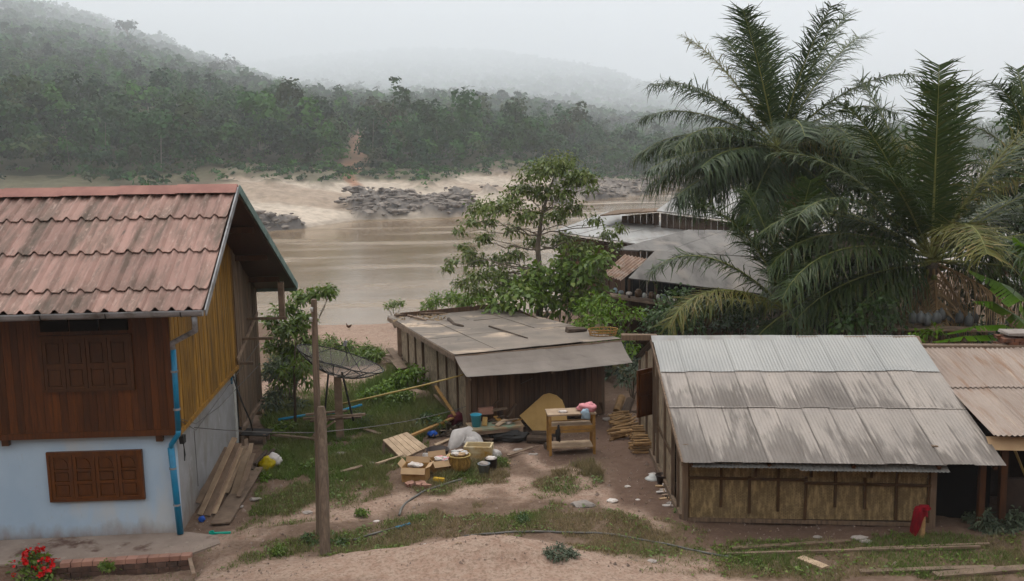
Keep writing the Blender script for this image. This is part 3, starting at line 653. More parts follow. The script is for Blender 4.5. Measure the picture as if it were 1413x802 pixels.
# scrub bushes on the sand bank
quads = []; qcol = []
cand = np.flatnonzero((scr > .35) & (t > .2) & (bt[:, 1] < 1000) & (bt[:, 1] > 100)); k = rng.choice(cand, 700); p = bv[k]+rng.normal(size=(700, 3))*np.array([1, 1, 0]); h = rng.uniform(.4, 2.6, 700)*np.where(bt[k, 1] < 310, 1.6, 1.0)
plant(p-np.array([0, 0, .3]), h, h*.9, 3, 26, h*.3, 0)
tag(npmesh('bank_scrub', np.concatenate(quads), 4, MT['forest'], colors=np.concatenate(qcol)*1.15), kind='stuff')
# boulders at the water's edge of the far bank
import bmesh
def rock_mesh(seed, sub=2):
    bm = bmesh.new(); bmesh.ops.create_icosphere(bm, subdivisions=sub, radius=1.0)
    for v in bm.verts:
        q = v.co*1.4+V((seed*3.1, seed*1.7, 0)); v.co *= 0.75+0.55*mnoise.noise(q)+.25*mnoise.noise(q*2.7)
        v.co.z *= .6
    vs = np.array([v.co[:] for v in bm.verts]); fs = [tuple(v.index for v in f.verts) for f in bm.faces]; bm.free(); return vs, fs
RM = [rock_mesh(i, 1) for i in range(5)]
cand = np.flatnonzero((rock > .42) & (t > -.03) & (bt[:, 1] > 250) & (bt[:, 1] < 960)); k = rng.choice(cand, 2600); mb = MB()
for q in k:
    vs, fs = RM[int(rng.integers(0, 5))]; s = (.18+1.5*rng.uniform()**4)*np.array([1.5, 1, .8]); a = rng.uniform(0, 6.28); rot = np.array([[math.cos(a), -math.sin(a), 0], [math.sin(a), math.cos(a), 0], [0, 0, 1]])
    mb.add(((vs*s) @ rot.T+bv[q]+np.array([rng.normal()*1.5, rng.normal()*1.5, 0])).tolist(), fs)
MT['rock'] = mat('dark river rock', (.17, .148, .13), (.25, .22, .195), .5, rough=.95, bump=.6, bscale=2, isl=.3)
tag(mb.build('rocks', MT['rock']), kind='stuff')

# ------------------------------------------------------------------ haze
m = bpy.data.materials.new('pale haze'); m.use_nodes = True; nt = m.node_tree
for q in list(nt.nodes):
    if q.type == 'BSDF_PRINCIPLED': nt.nodes.remove(q)
pv = nt.nodes.new('ShaderNodeVolumePrincipled'); pv.inputs['Color'].default_value = (.915, .952, .995, 1); pv.inputs['Density'].default_value = HAZE if 'HAZE' in globals() else .00034; pv.inputs['Anisotropy'].default_value = 0.0
nt.links.new(pv.outputs[0], [q for q in nt.nodes if q.type == 'OUTPUT_MATERIAL'][0].inputs['Volume'])
mb = MB(); mb.box((0, 6200, 644), (26000, 13600, 1312)); hz = mb.build('haze', m); tag(hz, kind='stuff')
# ================================================================== wooden house on the left
hC = V((-7.17, 20.33, 0.0)); hU = V((math.cos(R(2)), math.sin(R(2)), 0)); hV = V((-math.sin(R(4.6)), math.cos(R(4.6)), 0))
def H(a, b, z): return hC+hU*a+hV*b+V((0, 0, z))
house = thing('wooden_house', 'two-storey house, pale blue wall below, dark boards above, red tiled roof', 'house', hC)
def roofz(b): return 5.05+(b+.9)*(2.2/3.9) if b <= 3.0 else 7.25-(b-3.0)*(3.23/7.0)
mb = MB()
mb.hexa([H(-7, 0, 0), H(0, 0, 0), H(0, .18, 0), H(-7, .18, 0), H(-7, 0, 2.28), H(0, 0, 2.28), H(0, .18, 2.28), H(-7, .18, 2.28)]); mb.build('wall', MT['bluewall'], house)
mb = MB(); mb.hexa([H(-.18, .182, -.1), H(-.002, .182, -.1), H(-.002, 8.9, -.1), H(-.18, 8.9, -.1), H(-.18, .182, 2.27), H(-.002, .182, 2.27), H(-.002, 8.9, 2.27), H(-.18, 8.9, 2.27)])
tag(mb.build('wall', MT['greywall'], house), 'grey cement side wall')
mb = MB(); mb.box(H(-3.4, 4.5, 2.35), (6.6, 8.6, .12), R(2)); mb.build('floor', MT['greyboard'], house)
# front boards, upright
mb = MB(); a = -7.0
while a < .06:
    w = random.uniform(.13, .17); e = min(a+w, .09)
    if e-a > .03:
        o = random.uniform(0, .008); mb.hexa([H(a, -.14-o, 2.34), H(e-.004, -.14-o, 2.34), H(e-.004, -.10, 2.34), H(a, -.10, 2.34), H(a, -.14-o, 5.2), H(e-.004, -.14-o, 5.2), H(e-.004, -.10, 5.2), H(a, -.10, 5.2)])
    a = e if e > a else a+.2
fw = mb.build('front_boards', MT['darkwood'], house)
mb = MB(); mb.hexa([H(-7, -.17, 2.22), H(.11, -.17, 2.22), H(.11, -.02, 2.22), H(-7, -.02, 2.22), H(-7, -.17, 2.35), H(.11, -.17, 2.35), H(.11, -.02, 2.35), H(-7, -.02, 2.35)])
mb.build('floor_beam', MT['darkwood'], house)
for a in (-3.45, -.28):
    mb = MB(); mb.bar(H(a, -.13, 2.15), H(a, .3, 2.15), .14, .13); mb.build('joist_end', MT['dull'], house)
# side cladding of bamboo slats under the gable
mb = MB(); b = -.13
while b < 6.5:
    e = min(b+random.uniform(.085, .12), 6.5); o = random.uniform(0, .014); z0 = 2.24+random.uniform(-.015, .015)
    mb.hexa([H(.05, b, z0), H(.09+o, b, z0), H(.09+o, e-.008, z0), H(.05, e-.008, z0), H(.05, b, roofz(b)-.13), H(.09+o, b, roofz(b)-.13), H(.09+o, e-.008, roofz(e)-.13), H(.05, e-.008, roofz(e)-.13)])
    b = e
mb.build('side_slats', MT['yellowslat'], house)
mb = MB(); mb.bar(H(.12, -.15, 2.22), H(.12, 6.5, 2.22), .06, .09); mb.build('sill_beam', MT['yellowslat'], house)
mb = MB(); b = 6.5
while b < 9.9:
    e = min(b+random.uniform(.14, .2), 9.9); o = random.uniform(0, .02); z0 = .50+random.uniform(-.03, .03)
    mb.hexa([H(.06, b, z0), H(.12+o, b, z0), H(.12+o, e-.012, z0), H(.06, e-.012, z0), H(.06, b, roofz(b)-.16), H(.12+o, b, roofz(b)-.16), H(.12+o, e-.012, roofz(e)-.16), H(.06, e-.012, roofz(e)-.16)])
    b = e
tag(mb.build('side_boards', MT['greyboard'], house), 'weathered grey upright boards at the rear')
mb = MB(); mb.bar(H(.16, 6.55, .46), H(.16, 9.95, .46), .09, .12); mb.build('rail', MT['oldplank'], house); mb = MB(); mb.bar(H(.16, 6.3, 2.45), H(.18, 9.6, 3.2), .05, .10); mb.build('rail', MT['oldplank'], house)
for b in (6.7, 9.8):
    mb = MB(); mb.bar(H(0, b, -.2), H(0, b, .42), .18, .18, up=(0, 1, 0)); mb.build('stilt', MT['oldplank'], house)
# roof: four lapped courses of wavy tiles on the front slope, plain rear slope
def tilesheet(mb, a0, a1, b0, b1, lift, pitch=.325, amp=.038):
    n = int((a1-a0)/pitch*9); vs = []; fs = []
    for j in range(2):
        b = (b0, b1)[j]
        for i in range(n+1):
            a = a0+(a1-a0)*i/n; ph = (a*1.0/pitch) % 1
            w = amp*(1.35*(max(0, math.sin(2*math.pi*ph))**1.3-.5)*1.5+.15*math.sin(4*math.pi*ph)); z = roofz(b)+w+(lift if j == 0 else 0.0)+.004*mnoise.noise(V((a*3, b, 0)))
            vs.append(H(a+.010*mnoise.noise(V((a*2, b0*3, 1))), b+(.012*math.sin(a*37) if j == 0 else 0), z))
    for i in range(n): fs.append((i, i+1, n+2+i, n+1+i))
    vs2 = [v-V((0, 0, .014)) for v in vs]; m0 = len(vs)
    mb.add(vs+vs2, fs+[(i, m0+i, m0+i+1, i+1) for i in range(n)]+[tuple(m0+x for x in f[::-1]) for f in fs])
mb = MB(); cuts = [-.98, -.38, .78, 1.92, 3.02]
for j in range(4):
    a = -8.0; k = 0
    while a < 1.02:
        e = min(a+.975, 1.02)
        if e-a > .05: tilesheet(mb, a, e, cuts[j]-.05, cuts[j+1]+.04, .055+.008*(k % 2)); k += 1
        a = e
roof = mb.build('roof', MT['tile'], house, smooth=False)
mb = MB()
cut2 = [3.0, 4.8, 6.6, 8.3, 10.05]
for j in range(4):
    vs = []
    tilesheet(mb, -8.0, 1.06+.08*j, cut2[j], cut2[j+1]+.05, 0.0)
mb.build('rear_slope', MT['tile'], roof)
# ridge caps and gable boards
for k in range(7):
    a0 = 1.06-k*1.32; a1 = a0-1.38; mb = MB(); vs = []; fs = []; n = 10
    for j, a in enumerate((a0, a1)):
        for i in range(n+1):
            s = -1+2*i/n; bb = 3.0+s*.30; vs.append(H(a, bb, 7.25-abs(s)*.17+.065+(.02 if j == 1 else 0)-.02*s*s))
    for i in range(n): fs.append((i, i+1, n+2+i, n+1+i))
    mb.add(vs, fs+[tuple(range(n, -1, -1)), tuple(range(n+1, 2*n+2))]); mb.build('ridge_cap', MT['ridge'], roof, smooth=False)
mb = MB(); mb.bar(H(1.045, -1.0, roofz(-1.0)-.07), H(1.075, 3.0, 7.18), .03, .15); mb.build('bargeboard', MT['gutter'], house)
mb = MB(); mb.bar(H(1.10, 3.0, 7.19), H(1.36, 10.1, roofz(10.1)-.05), .035, .2); mb.build('bargeboard', MT['greenfascia'], house)
mb = MB(); mb.bar(H(1.34, 10.1, roofz(10.1)-.09), H(-7, 10.1, roofz(10.1)-.09), .03, .2); mb.build('fascia', MT['greenfascia'], house)
mb = MB(); mb.quad(H(1.02, 3.0, 7.10), H(-7, 3.0, 7.10), H(-7, 10, roofz(10)-.12), H(1.30, 10, roofz(10)-.12)); mb.quad(H(1.0, -.9, roofz(-.9)-.09), H(-7, -.9, roofz(-.9)-.09), H(-7, 3, 7.09), H(1.02, 3, 7.09)); mb.build('soffit', MT['dull'], house)
for b in (1.0, 3.0, 5.0, 7.0, 8.8):
    mb = MB(); mb.bar(H(-.2, b, roofz(b)-.24), H(1.02, b, roofz(b)-.24), .09, .15); mb.build('purlin', MT['dull'], house)
# gutter with brackets
mb = MB(); vs = []; fs = []; n = 8
for j, a in enumerate((-8.0, 1.02)):
    for i in range(n+1):
        t = math.pi*i/n; vs.append(H(a, -1.10-.085*math.cos(t), 4.98-.11*math.sin(t)))
for i in range(n): fs.append((i, n+1+i, n+2+i, i+1))
mb.add(vs, fs+[tuple(range(n+1)), tuple(range(2*n+1, n, -1))]); mb.bar(H(-8, -1.185, 4.985), H(1.02, -1.185, 4.985), .02, .03); gut = mb.build('gutter', MT['gutter'], house)
for a in (-6.4, -5.0, -3.55, -2.1, -.85, .6):
    mb = MB(); mb.tube([H(a, -1.10-.09*math.cos(t), 4.98-.116*math.sin(t)) for t in np.linspace(0, math.pi, 7)], .011, 5); mb.build('bracket', MT['dark'], gut)
mb = MB(); mb.tube([H(.84, -1.08, 4.86), H(.84, -1.06, 4.58), H(.17, -.27, 4.20), H(.17, -.25, 4.02)], .055, 9); mb.build('downpipe', MT['gutter'], house, True)
mb = MB(); mb.tube([H(.17, -.25, 4.06), H(.16, -.25, 2.35)], .058, 10); mb.tube([H(.16, -.25, 2.36), H(.15, -.25, 2.26), H(-.03, -.16, 2.02), H(-.05, -.13, 1.9)], .055, 10); mb.tube([H(-.05, -.13, 1.95), H(.02, -.13, .06)], .07, 10)
bp = tag(mb.build('downpipe', MT['bluepipe'], house, True), 'blue plastic downpipe')
for q in (H(.165, -.25, 3.6), H(.16, -.25, 2.8), H(-.04, -.13, 1.5), H(-.01, -.13, .7)):
    mb = MB(); mb.tube([q-V((0, 0, .02)), q+V((0, 0, .02))], .078, 10); mb.bar(q+V((-.02, .0, 0)), q+V((-.02, .14, 0)), .03, .03); mb.build('clamp', MT['gutter'], bp)
# shutters
def shutter_set(a0, a1, z0, z1, bf, m, arch):
    mb = MB(); t = .06
    for p, q in (((a0-t, z0-t), (a1+t, z0)), ((a0-t, z1), (a1+t, z1+t)), ((a0-t, z0), (a0, z1)), ((a1, z0), (a1+t, z1))):
        mb.hexa([H(p[0], bf-.05, p[1]), H(q[0], bf-.05, p[1]), H(q[0], bf+.03, p[1]), H(p[0], bf+.03, p[1]), H(p[0], bf-.05, q[1]), H(q[0], bf-.05, q[1]), H(q[0], bf+.03, q[1]), H(p[0], bf+.03, q[1])])
    win = mb.build('window', m, house)
    w = (a1-a0)/4
    for k in range(4):
        x0 = a0+k*w+.006; x1 = a0+(k+1)*w-.006; mb = MB()
        def bx(p0, p1, r0, r1, d0, d1): mb.hexa([H(p0, bf+d0, r0), H(p1, bf+d0, r0), H(p1, bf+d1, r0), H(p0, bf+d1, r0), H(p0, bf+d0, r1), H(p1, bf+d0, r1), H(p1, bf+d1, r1), H(p0, bf+d1, r1)])
        bx(x0, x0+.07, z0, z1, -.04, .01); bx(x1-.07, x1, z0, z1, -.04, .01)
        hgt = z1-z0; lv = [0, .055, .34, .40, .62, .67, .945, 1] if arch else [0, .05, .40, .5, .92, 1]
        for q in range(0, len(lv)-1, 2): bx(x0+.07, x1-.07, z0+hgt*lv[q], z0+hgt*lv[q+1], -.038, .01)
        for q in range(1, len(lv)-1, 2):
            r0 = z0+hgt*lv[q]; r1 = z0+hgt*lv[q+1]; bx(x0+.07, x1-.07, r0, r1, -.005, .01); top = arch and q == len(lv)-3
            xm = (x0+x1)/2; rw = (x1-x0)/2-.10
            if top:
                pts = [H(xm-rw, bf-.022, r0+.03), H(xm+rw, bf-.022, r0+.03)]+[H(xm+rw*math.cos(t), bf-.022, r0+.05+(r1-r0-.09)*math.sin(t)) for t in np.linspace(0, math.pi, 9)]
                mb.prism(pts, hV*.02)
            else: bx(x0+.105, x1-.105, r0+.03, r1-.03, -.026, -.004)
        mb.build('shutter', m, win)
    return win
shutter_set(-2.60, -.74, .88, 1.84, -.03, MT['shutter'], True)
w2 = shutter_set(-2.50, -.74, 3.28, 4.34, -.165, MT['dull'], False)
mb = MB()
for k in range(3):
    a0 = -2.50+k*.6; mb.hexa([H(a0, -.20, 4.48), H(a0+.56, -.20, 4.48), H(a0+.56, -.13, 4.48), H(a0, -.13, 4.48), H(a0, -.20, 4.72), H(a0+.56, -.20, 4.72), H(a0+.56, -.13, 4.72), H(a0, -.13, 4.72)])
mb.build('transom', MT['black'], w2)
# rear corner post and beams sticking out by the slope
mb = MB(); p = P(390, 440, 29.2); mb.bar(p, p+V((0, 0, 1.1)), .16, .16, up=(0, 1, 0)); mb.build('post', MT['oldplank'], house)
for (px0, py0, px1, py1, Yd) in ((352, 440, 396, 439, 28.5), (338, 468, 376, 467, 27.6), (325, 502, 350, 501, 27.0)):
    mb = MB(); mb.bar(P(px0-14, py0, Yd), P(px1, py1, Yd), .09, .07); mb.build('beam', MT['greyboard'], house)
mb = MB(); mb.bar(H(.0, 6.35, .0), H(.0, 6.35, 2.25), .2, .06, up=(1, 0, 0)); mb.build('wall_pier', MT['skin_white'], house)
# cables along the side wall
for pts in ([(.14, -.05, 2.55), (.10, 1.5, 2.0), (.10, 4, 1.75), (.4, 8, 1.9)], [(.14, -.05, 2.52), (.09, 1.5, 1.85), (.09, 4.5, 1.95), (.3, 9, 2.4)], [(.10, 1.3, 1.9), (.10, 1.32, .6)]):
    mb = MB(); mb.tube([H(*q) for q in pts], .009, 5); mb.build('cable', MT['wire'], house)
mb = MB(); mb.box(H(.14, .12, 2.05), (.1, .14, .18), 0, j=.01); mb.tube([H(.15, .1, 2.0), H(.17, .12, 1.7), H(.13, .2, 1.55), H(.15, .15, 1.85)], .012, 5); mb.build('junction_box', MT['dark'], house)

# terrace and brick kerb
tp = [G(-90, 752), G(258, 736), G(300, 741), G(304, 752), G(258, 768), G(-90, 786)]
mb = MB(); mb.prism([V((p.x, p.y, -.35)) for p in tp], (0, 0, .385)); mb.solo('concrete_terrace', MT['concrete'], 'low stained concrete terrace along the foot of the pale blue wall', 'terrace')
mb = MB(); A = G(82, 779); B = G(262, 768); L = (B-A).length; n = int(L/.21); d = (B-A).normalized(); s = V((-d.y, d.x, 0))
kt = thing('brick_kerb', 'low kerb of pale pink bricks edging the concrete terrace', 'kerb', (A.x, A.y, -.3))
for row in range(4):
    if row == 3: mb.build('earthy_courses', MT['kerbside'], kt); mb = MB()
    for k in range(n):
        c = A+d*((k+.5+.25*(row % 2))*L/n)-s*(.10-.012*row); mb.box((c.x, c.y, -.28+row*.105), (L/n-.012, .19, .095), math.atan2(d.y, d.x)+random.uniform(-.02, .02), j=.006)
mb.build('top_course', MT['brickedge'], kt)

# ================================================================== things by the house
def plank_between(lo, hi, w, t, m, label, group, roll=0.0, name='plank'):
    mb = MB(); lo = V(lo); hi = V(hi); d = (hi-lo).normalized(); s = d.cross(V((0, 0, 1))).normalized(); u = s.cross(d)
    up = u*math.cos(roll)+s*math.sin(roll); mb.bar(lo, hi, w, t, up=up, j=.004); return mb.solo(name, m, label, 'plank', group)
LEAN = [((276, 712), (324, 604), .7, .17, 'plank', 'long brown plank leaning highest on the grey side wall'),
        ((286, 714), (329, 612), .6, .20, 'oldplank', 'greyest wide plank in the heap beside the blue downpipe'),
        ((295, 712), (332, 618), .55, .12, 'plank', 'narrow plank lying second from the wall in the leaning heap'),
        ((312, 684), (334, 618), .62, .15, 'plank', 'short pale plank with square end propped upright in the heap'),
        ((322, 690), (341, 622), .55, .16, 'plank', 'wide pale plank in the middle front of the leaning heap'),
        ((334, 684), (347, 612), .65, .10, 'plank', 'thin light batten standing at the outer side of the plank heap'),
        ((268, 700), (305, 640), .5, .10, 'oldplank', 'dark short plank tucked against the grey cement wall'),
        ((343, 672), (340, 606), .6, .09, 'oldplank', 'narrow brown batten farthest from the wall in the heap'),
        ((282, 705), (316, 628), .68, .09, 'oldplank', 'dark batten lying over the brown planks by the wall'),
        ((300, 700), (337, 616), .6, .13, 'plank', 'clean sawn plank between the greyest plank and the pale wide one'),
        ((330, 694), (350, 626), .5, .11, 'oldplank', 'weathered narrow plank on the outer edge of the fan'),
        ((274, 704), (314, 618), .72, .14, 'oldplank', 'second plank from the cement wall, half hidden under others')]
for i, (lo, hi, dz, w, m, lab) in enumerate(LEAN):
    L0 = GP(*lo); L0.z += .03+.012*i
    hp = P(hi[0], hi[1], L0.y+1.0)
    for _ in range(12):
        if hp.z > dz+.1*(i % 3): break
        hp = P(hi[0], hi[1], hp.y-.0+(-.15 if hp.z > dz else .15))
        if hp.y > L0.y+4: break
    plank_between(L0, hp, w, .03, MT[m], lab, 'planks heaped by the house', random.uniform(-.25, .25))
a, b = GP(304, 726), GP(352, 652); a.z += .06; b.z += .12; plank_between(a, b, .42, .03, MT['oldplank'], 'broad pale board lying flat in front of the leaning planks', 'planks heaped by the house')
for i in range(5):
    a = GP(344+4*i, 660-4*i); b = GP(358+5*i, 640-3*i); a.z += .08*(i % 3)+.05; b.z += .08*(i % 3)+.06
    mb = MB(); mb.tube([a, a.lerp(b, .5)+rv(.02), b], .05, 7); mb.solo('firewood_stick', MT['log'], 'stub of dark wood stacked beside the planks and yellow sack', 'firewood', 'sticks stacked beside the planks')
# plastic sack
def blob(c, s, seed, amp=.3, sub=3, f=1.6):
    bm = bmesh.new(); bmesh.ops.create_icosphere(bm, subdivisions=sub, radius=1.0); vs = []
    for v in bm.verts:
        q = v.co*f+V((seed*5.3, seed*2.1, seed)); k = 1+amp*mnoise.noise(q)+amp*.5*mnoise.noise(q*2.6)
        vs.append(V((c[0]+v.co.x*s[0]*k, c[1]+v.co.y*s[1]*k, c[2]+max(v.co.z, -.75)*s[2]*k)))
    fs = [tuple(v.index for v in f.verts) for f in bm.faces]; bm.free(); return vs, fs
p = GP(378, 646); t = thing('plastic_sack', 'crumpled white and yellow plastic sack on the grass by the planks', 'sack', p)
mb = MB(); mb.add(*blob((p.x, p.y, p.z+.20), (.19, .16, .20), 2, .5)); mb.build('sack_body', MT['whitebag'], t, True)
mb = MB(); mb.add(*blob((p.x-.12, p.y-.15, p.z+.12), (.20, .13, .21), 5, .55, 3, 2.4)); mb.build('yellow_bag', MT['yellowbag'], t, True)
# low stool with a black sheet and hose
p = GP(352, 612); t = thing('low_bench', 'low bench under a sagging black sheet at the end of the plank heap', 'bench', p)
mb = MB(); mb.slab(p+V((-.35, -.25, .33)), p+V((.42, -.3, .30)), p+V((.46, .28, .33)), p+V((-.3, .3, .36)), .025); mb.build('black_sheet', MT['dark'], t)
for dx, dy in ((-.28, -.2), (.33, -.22), (.33, .2), (-.25, .22)):
    mb = MB(); mb.bar(p+V((dx, dy, -.05)), p+V((dx, dy, .31)), .07, .07, up=(0, 1, 0)); mb.build('leg', MT['oldplank'], t)
pts = [P(319, 512, 26.3), P(325, 530, 26.0), P(334, 555, 25.8), P(345, 580, 25.7), p+V((-.02, -.1, .36))]
mb = MB(); mb.tube(pts, .022, 7); mb.solo('black_hose', MT['dark'], 'black hose hanging from the side wall down to the low bench', 'hose', smooth=True)
mb = MB(); q = P(318, 512, 26.35); mb.tube([q+V((-.35, .1, .12)), q+V((0, 0, .1)), q+V((0, 0, -.35))], .04, 8); mb.build('outlet_pipe', MT['bluepipe'], house, True)
# small bits on the ground near the corner
mb = MB(); c = GP(279, 720); mb.add(*blob(c+V((0, 0, .06)), (.07, .06, .07), 3, .45)); mb.solo('blue_jug', MT['deepblue'], 'small dark blue plastic jug at the foot of the downpipe', 'jug', smooth=True)
mb = MB(); c = GP(305, 737); mb.bar(c+V((-.16, 0, .02)), c+V((.2, .02, .02)), .06, .03); mb.lathe([(.055, .0), (.06, .06), (.05, .06), (.045, .01)], c+V((-.2, 0, 0)), 10)
MT['teal'] = mat('teal plastic', (.04, .38, .30), rough=.4); mb.solo('water_scoop', MT['teal'], 'teal plastic scoop dropped on the concrete terrace corner', 'scoop')
mb = MB(); mb.bar(GP(261, 768)+V((0, 0, .0)), GP(268, 802)+V((0, 0, .12)), .07, .07); mb.solo('wooden_stake', MT['oldplank'], 'dark wooden stake lying at the end of the brick kerb', 'stake')

# ---------------- utility pole and its stub
base = GP(447, 766); t = thing('utility_pole', 'tall bare grey timber pole standing in weeds at the road edge', 'pole', base)
mb = MB(); top = P(433, 413, 19.85); b2 = P(441, 745, 20.0); mb.tube([V((b2.x, b2.y, -.2)), b2.lerp(top, .5)+V((.02, 0, 0)), top], [.078, .07, .062], 6); mb.build('pole_shaft', MT['polewood'], t)
for (px, py) in ((430, 427), (429, 441)):
    mb = MB(); q = P(px, py, 19.75); mb.lathe([(.0, -.045), (.035, -.04), (.022, -.01), (.035, .0), (.03, .04), (.0, .045)], q, 10); mb.build('insulator', MT['skin_white'], t, True)
p0 = GP(448, 768); mb = MB(); top = P(443, 561, 19.8); mb.tube([p0-V((0, 0, .3)), p0.lerp(top, .5)+V((.02, 0, 0)), top-V((0, 0, .1)), top+V((0, 0, 0))], [.105, .10, .095, .07], 6)
mb.solo('wooden_post', MT['polewood'], 'thick shorter timber post strapped against the tall grey pole', 'post', base=p0)

# ---------------- satellite dish on its stand
gp = GP(470, 606); dc = P(470, 495, gp.y); t = thing('satellite_dish', 'big dark mesh satellite dish tilted on a rough wooden post', 'satellite dish', gp)
ax = V((.33, .07, 1)).normalized(); e1 = ax.cross(V((0, 1, 0))).normalized(); e2 = ax.cross(e1)
RD = 1.24; DP = .48
def dpt(r, a): return dc+(e1*math.cos(a)+e2*math.sin(a))*r+ax*(DP*(r/RD)**2-DP)
m, nt, bs, out = newmat('dish wire mesh'); bs.inputs['Base Color'].default_value = (.19, .165, .145, 1); bs.inputs['Roughness'].default_value = .7
tr = nt.nodes.new('ShaderNodeBsdfTransparent'); ms = nt.nodes.new('ShaderNodeMixShader'); ms.inputs[0].default_value = .32
nt.links.new(tr.outputs[0], ms.inputs[1]); nt.links.new(bs.outputs[0], ms.inputs[2]); nt.links.new(ms.outputs[0], out.inputs[0])
mb = MB(); n = 32; rr = np.linspace(.08, RD, 8); vs = [dpt(r, 2*math.pi*k/n) for r in rr for k in range(n)]
mb.add(vs, [(i*n+k, i*n+(k+1) % n, (i+1)*n+(k+1) % n, (i+1)*n+k) for i in range(7) for k in range(n)]); refl = mb.build('reflector', m, t)
for k in range(16):
    mb = MB(); mb.tube([dpt(r, 2*math.pi*k/16)-ax*.012 for r in np.linspace(.1, RD, 7)], .013, 5); mb.build('rib', MT['dark'], refl)
for r in (RD, RD*.55):
    mb = MB(); mb.tube([dpt(r, 2*math.pi*k/32) for k in range(33)], .016, 5); mb.build('ring', MT['dark'], refl)
f = dc+ax*.42
for k in range(3):
    mb = MB(); mb.tube([dpt(RD*.8, 2.1*k+.4), f], .011, 5); mb.build('feed_strut', MT['dark'], t)
mb = MB(); mb.tube([f-ax*.05, f+ax*.10], .05, 9); mb.build('feed_horn', MT['gutter'], t)
hub = dpt(.0, 0); mb = MB(); mb.bar(gp-V((0, 0, .2)), V((gp.x, gp.y, hub.z-.05)), .20, .16, up=(0, 1, 0), j=.012); mb.build('post', MT['oldplank'], t)
for dx in (-.42, .40):
    mb = MB(); mb.tube([V((gp.x+dx, gp.y-.1, .55)), hub+V((dx*.45, -.05, .1))], .03, 6); mb.build('leg', MT['dark'], t)
for (a, b) in (((-1.0, -.05, .62), (.75, -.15, .74)), ((-.85, .1, .52), (.6, .1, .60)), ((-.8, -.2, .1), (-.1, -.2, .58)), ((-.72, -.2, .16), (-.3, 0, .62)), ((-.9, -.2, .78), (.2, .1, .8))):
    mb = MB(); mb.bar(gp+V(a), gp+V(b), .10, .05, j=.008); mb.build('cross_plank', MT['oldplank'], t)
mb = MB(); a, b = P(466, 559, 28.6), P(640, 517, 27.6); mb.tube([a, a.lerp(b, .3)+V((0, 0, -.02)), a.lerp(b, .7)-V((0, 0, .03)), b], [.03, .028, .026, .022], 7); mb.solo('bamboo_pole', MT['bamboo'], 'long pale bamboo pole slung from the dish stand to the shed awning', 'pole', smooth=True)
# wires
def wire(pts, name, lab, r=.009, m='wire'):
    q = []
    for a, b in zip(pts[:-1], pts[1:]):
        a = V(a); b = V(b); L = (b-a).length
        for k in range(8): s = k/8; q.append(a.lerp(b, s)-V((0, 0, .012*L*4*s*(1-s))))
    q.append(V(pts[-1])); mb = MB(); mb.tube(q, r, 4); return mb.solo(name, MT[m], lab, 'wire')
wire([P(268, 590, 21.2), P(436, 597, 19.9)], 'service_wire', 'thin wire sagging from the house corner to the timber post')
wire([P(446, 596, 19.85), P(640, 562, 27.6), P(735, 522, 28.1)], 'service_wire', 'thin wire running from the timber post to the shed front')
# blue pipe lying in the weeds
a, b, c = GP(385, 594), GP(420, 588), GP(500, 573)
for v in (a, b, c): v.z += .32
mb = MB(); mb.tube([a, b, b.lerp(c, .5)-V((0, 0, .08)), c], .04, 8); mb.solo('water_pipe', MT['bluehose'], 'light blue water pipe crossing the weeds under the dish', 'pipe', smooth=True)
a, b = GP(365, 606), GP(437, 612); a.z += .15; b.z += .12; plank_between(a, b, .13, .05, MT['oldplank'], 'long grey plank resting across the grass behind the timber post', None)
a, b = GP(490, 590), GP(525, 602); a.z += .05; b.z += .06; plank_between(a, b, .16, .04, MT['oldplank'], 'reddish broken plank lying in the weeds behind the crates', None)
# ================================================================== shed
sF = V((-1.29, 27.34, 0)); sU = V((.9, .436, 0))*1.09; sV = V((-.291, .957, 0))*1.13
def S(a, b, z): return sF+sU*a+sV*b+V((0, 0, z))
shed = thing('shed', 'low shed with a flat grey sheet roof, drooping awning and woven bamboo side wall', 'shed', sF)
def hx(fn, a0, a1, b0, b1, z0, z1, mb=None):
    mb = mb or MB(); return mb.hexa([fn(a0, b0, z0), fn(a1, b0, z0), fn(a1, b1, z0), fn(a0, b1, z0), fn(a0, b0, z1), fn(a1, b0, z1), fn(a1, b1, z1), fn(a0, b1, z1)])
for k, (b0, b1) in enumerate(((.08, 1.0), (1.06, 2.2), (2.26, 3.3), (3.36, 5.2), (5.26, 6.4), (6.46, 7.6), (7.66, 8.9))):
    hx(S, .0, .035, b0, b1, .05, 2.02-.022*b1, MB()).build('wall_panel', MT['shedmat'], shed)
    mb = MB(); mb.bar(S(-.03, b1+.03, .0), S(-.03, b1+.03, 2.0-.022*b1), .05 if k != 3 else .10, .05, up=(0, 1, 0), j=.008); mb.build('post', MT['greyboard'] if k % 3 else MT['shedboard'], shed)
mb = MB(); mb.bar(S(0, .0, 0), S(0, .0, 2.05), .14, .14, up=(0, 1, 0)); mb.build('post', MT['greyboard'], shed)
mb = MB(); mb.bar(S(-.05, 8.95, -.3), S(-.05, 8.95, 1.85), .16, .16, up=(0, 1, 0)); mb.build('post', MT['oldplank'], shed)
mb = MB(); a = .08
while a < 3.95:
    w = random.uniform(.15, .22); o = random.uniform(0, .03); hx(S, a, min(a+w-.01, 3.98), -.03-o, .02, .02+random.uniform(0, .05), 2.12, mb); a += w
mb.build('front_boards', MT['shedboard'], shed)
mb = MB(); a = 0.1
while a < 8.9:
    hx(S, 3.95, 4.0, a, a+.28, -.6, 2.0, mb); a += .3
mb.build('side_boards', MT['shedboard'], shed)
mb = MB(); hx(S, 0, 4, 8.95, 9.0, -.5, 1.95, mb); mb.build('rear_wall', MT['shedboard'], shed)
mb = MB(); mb.bar(S(4.05, .05, -.1), S(4.05, .05, 2.1), .12, .12, up=(0, 1, 0)); mb.build('post', MT['greyboard'], shed)
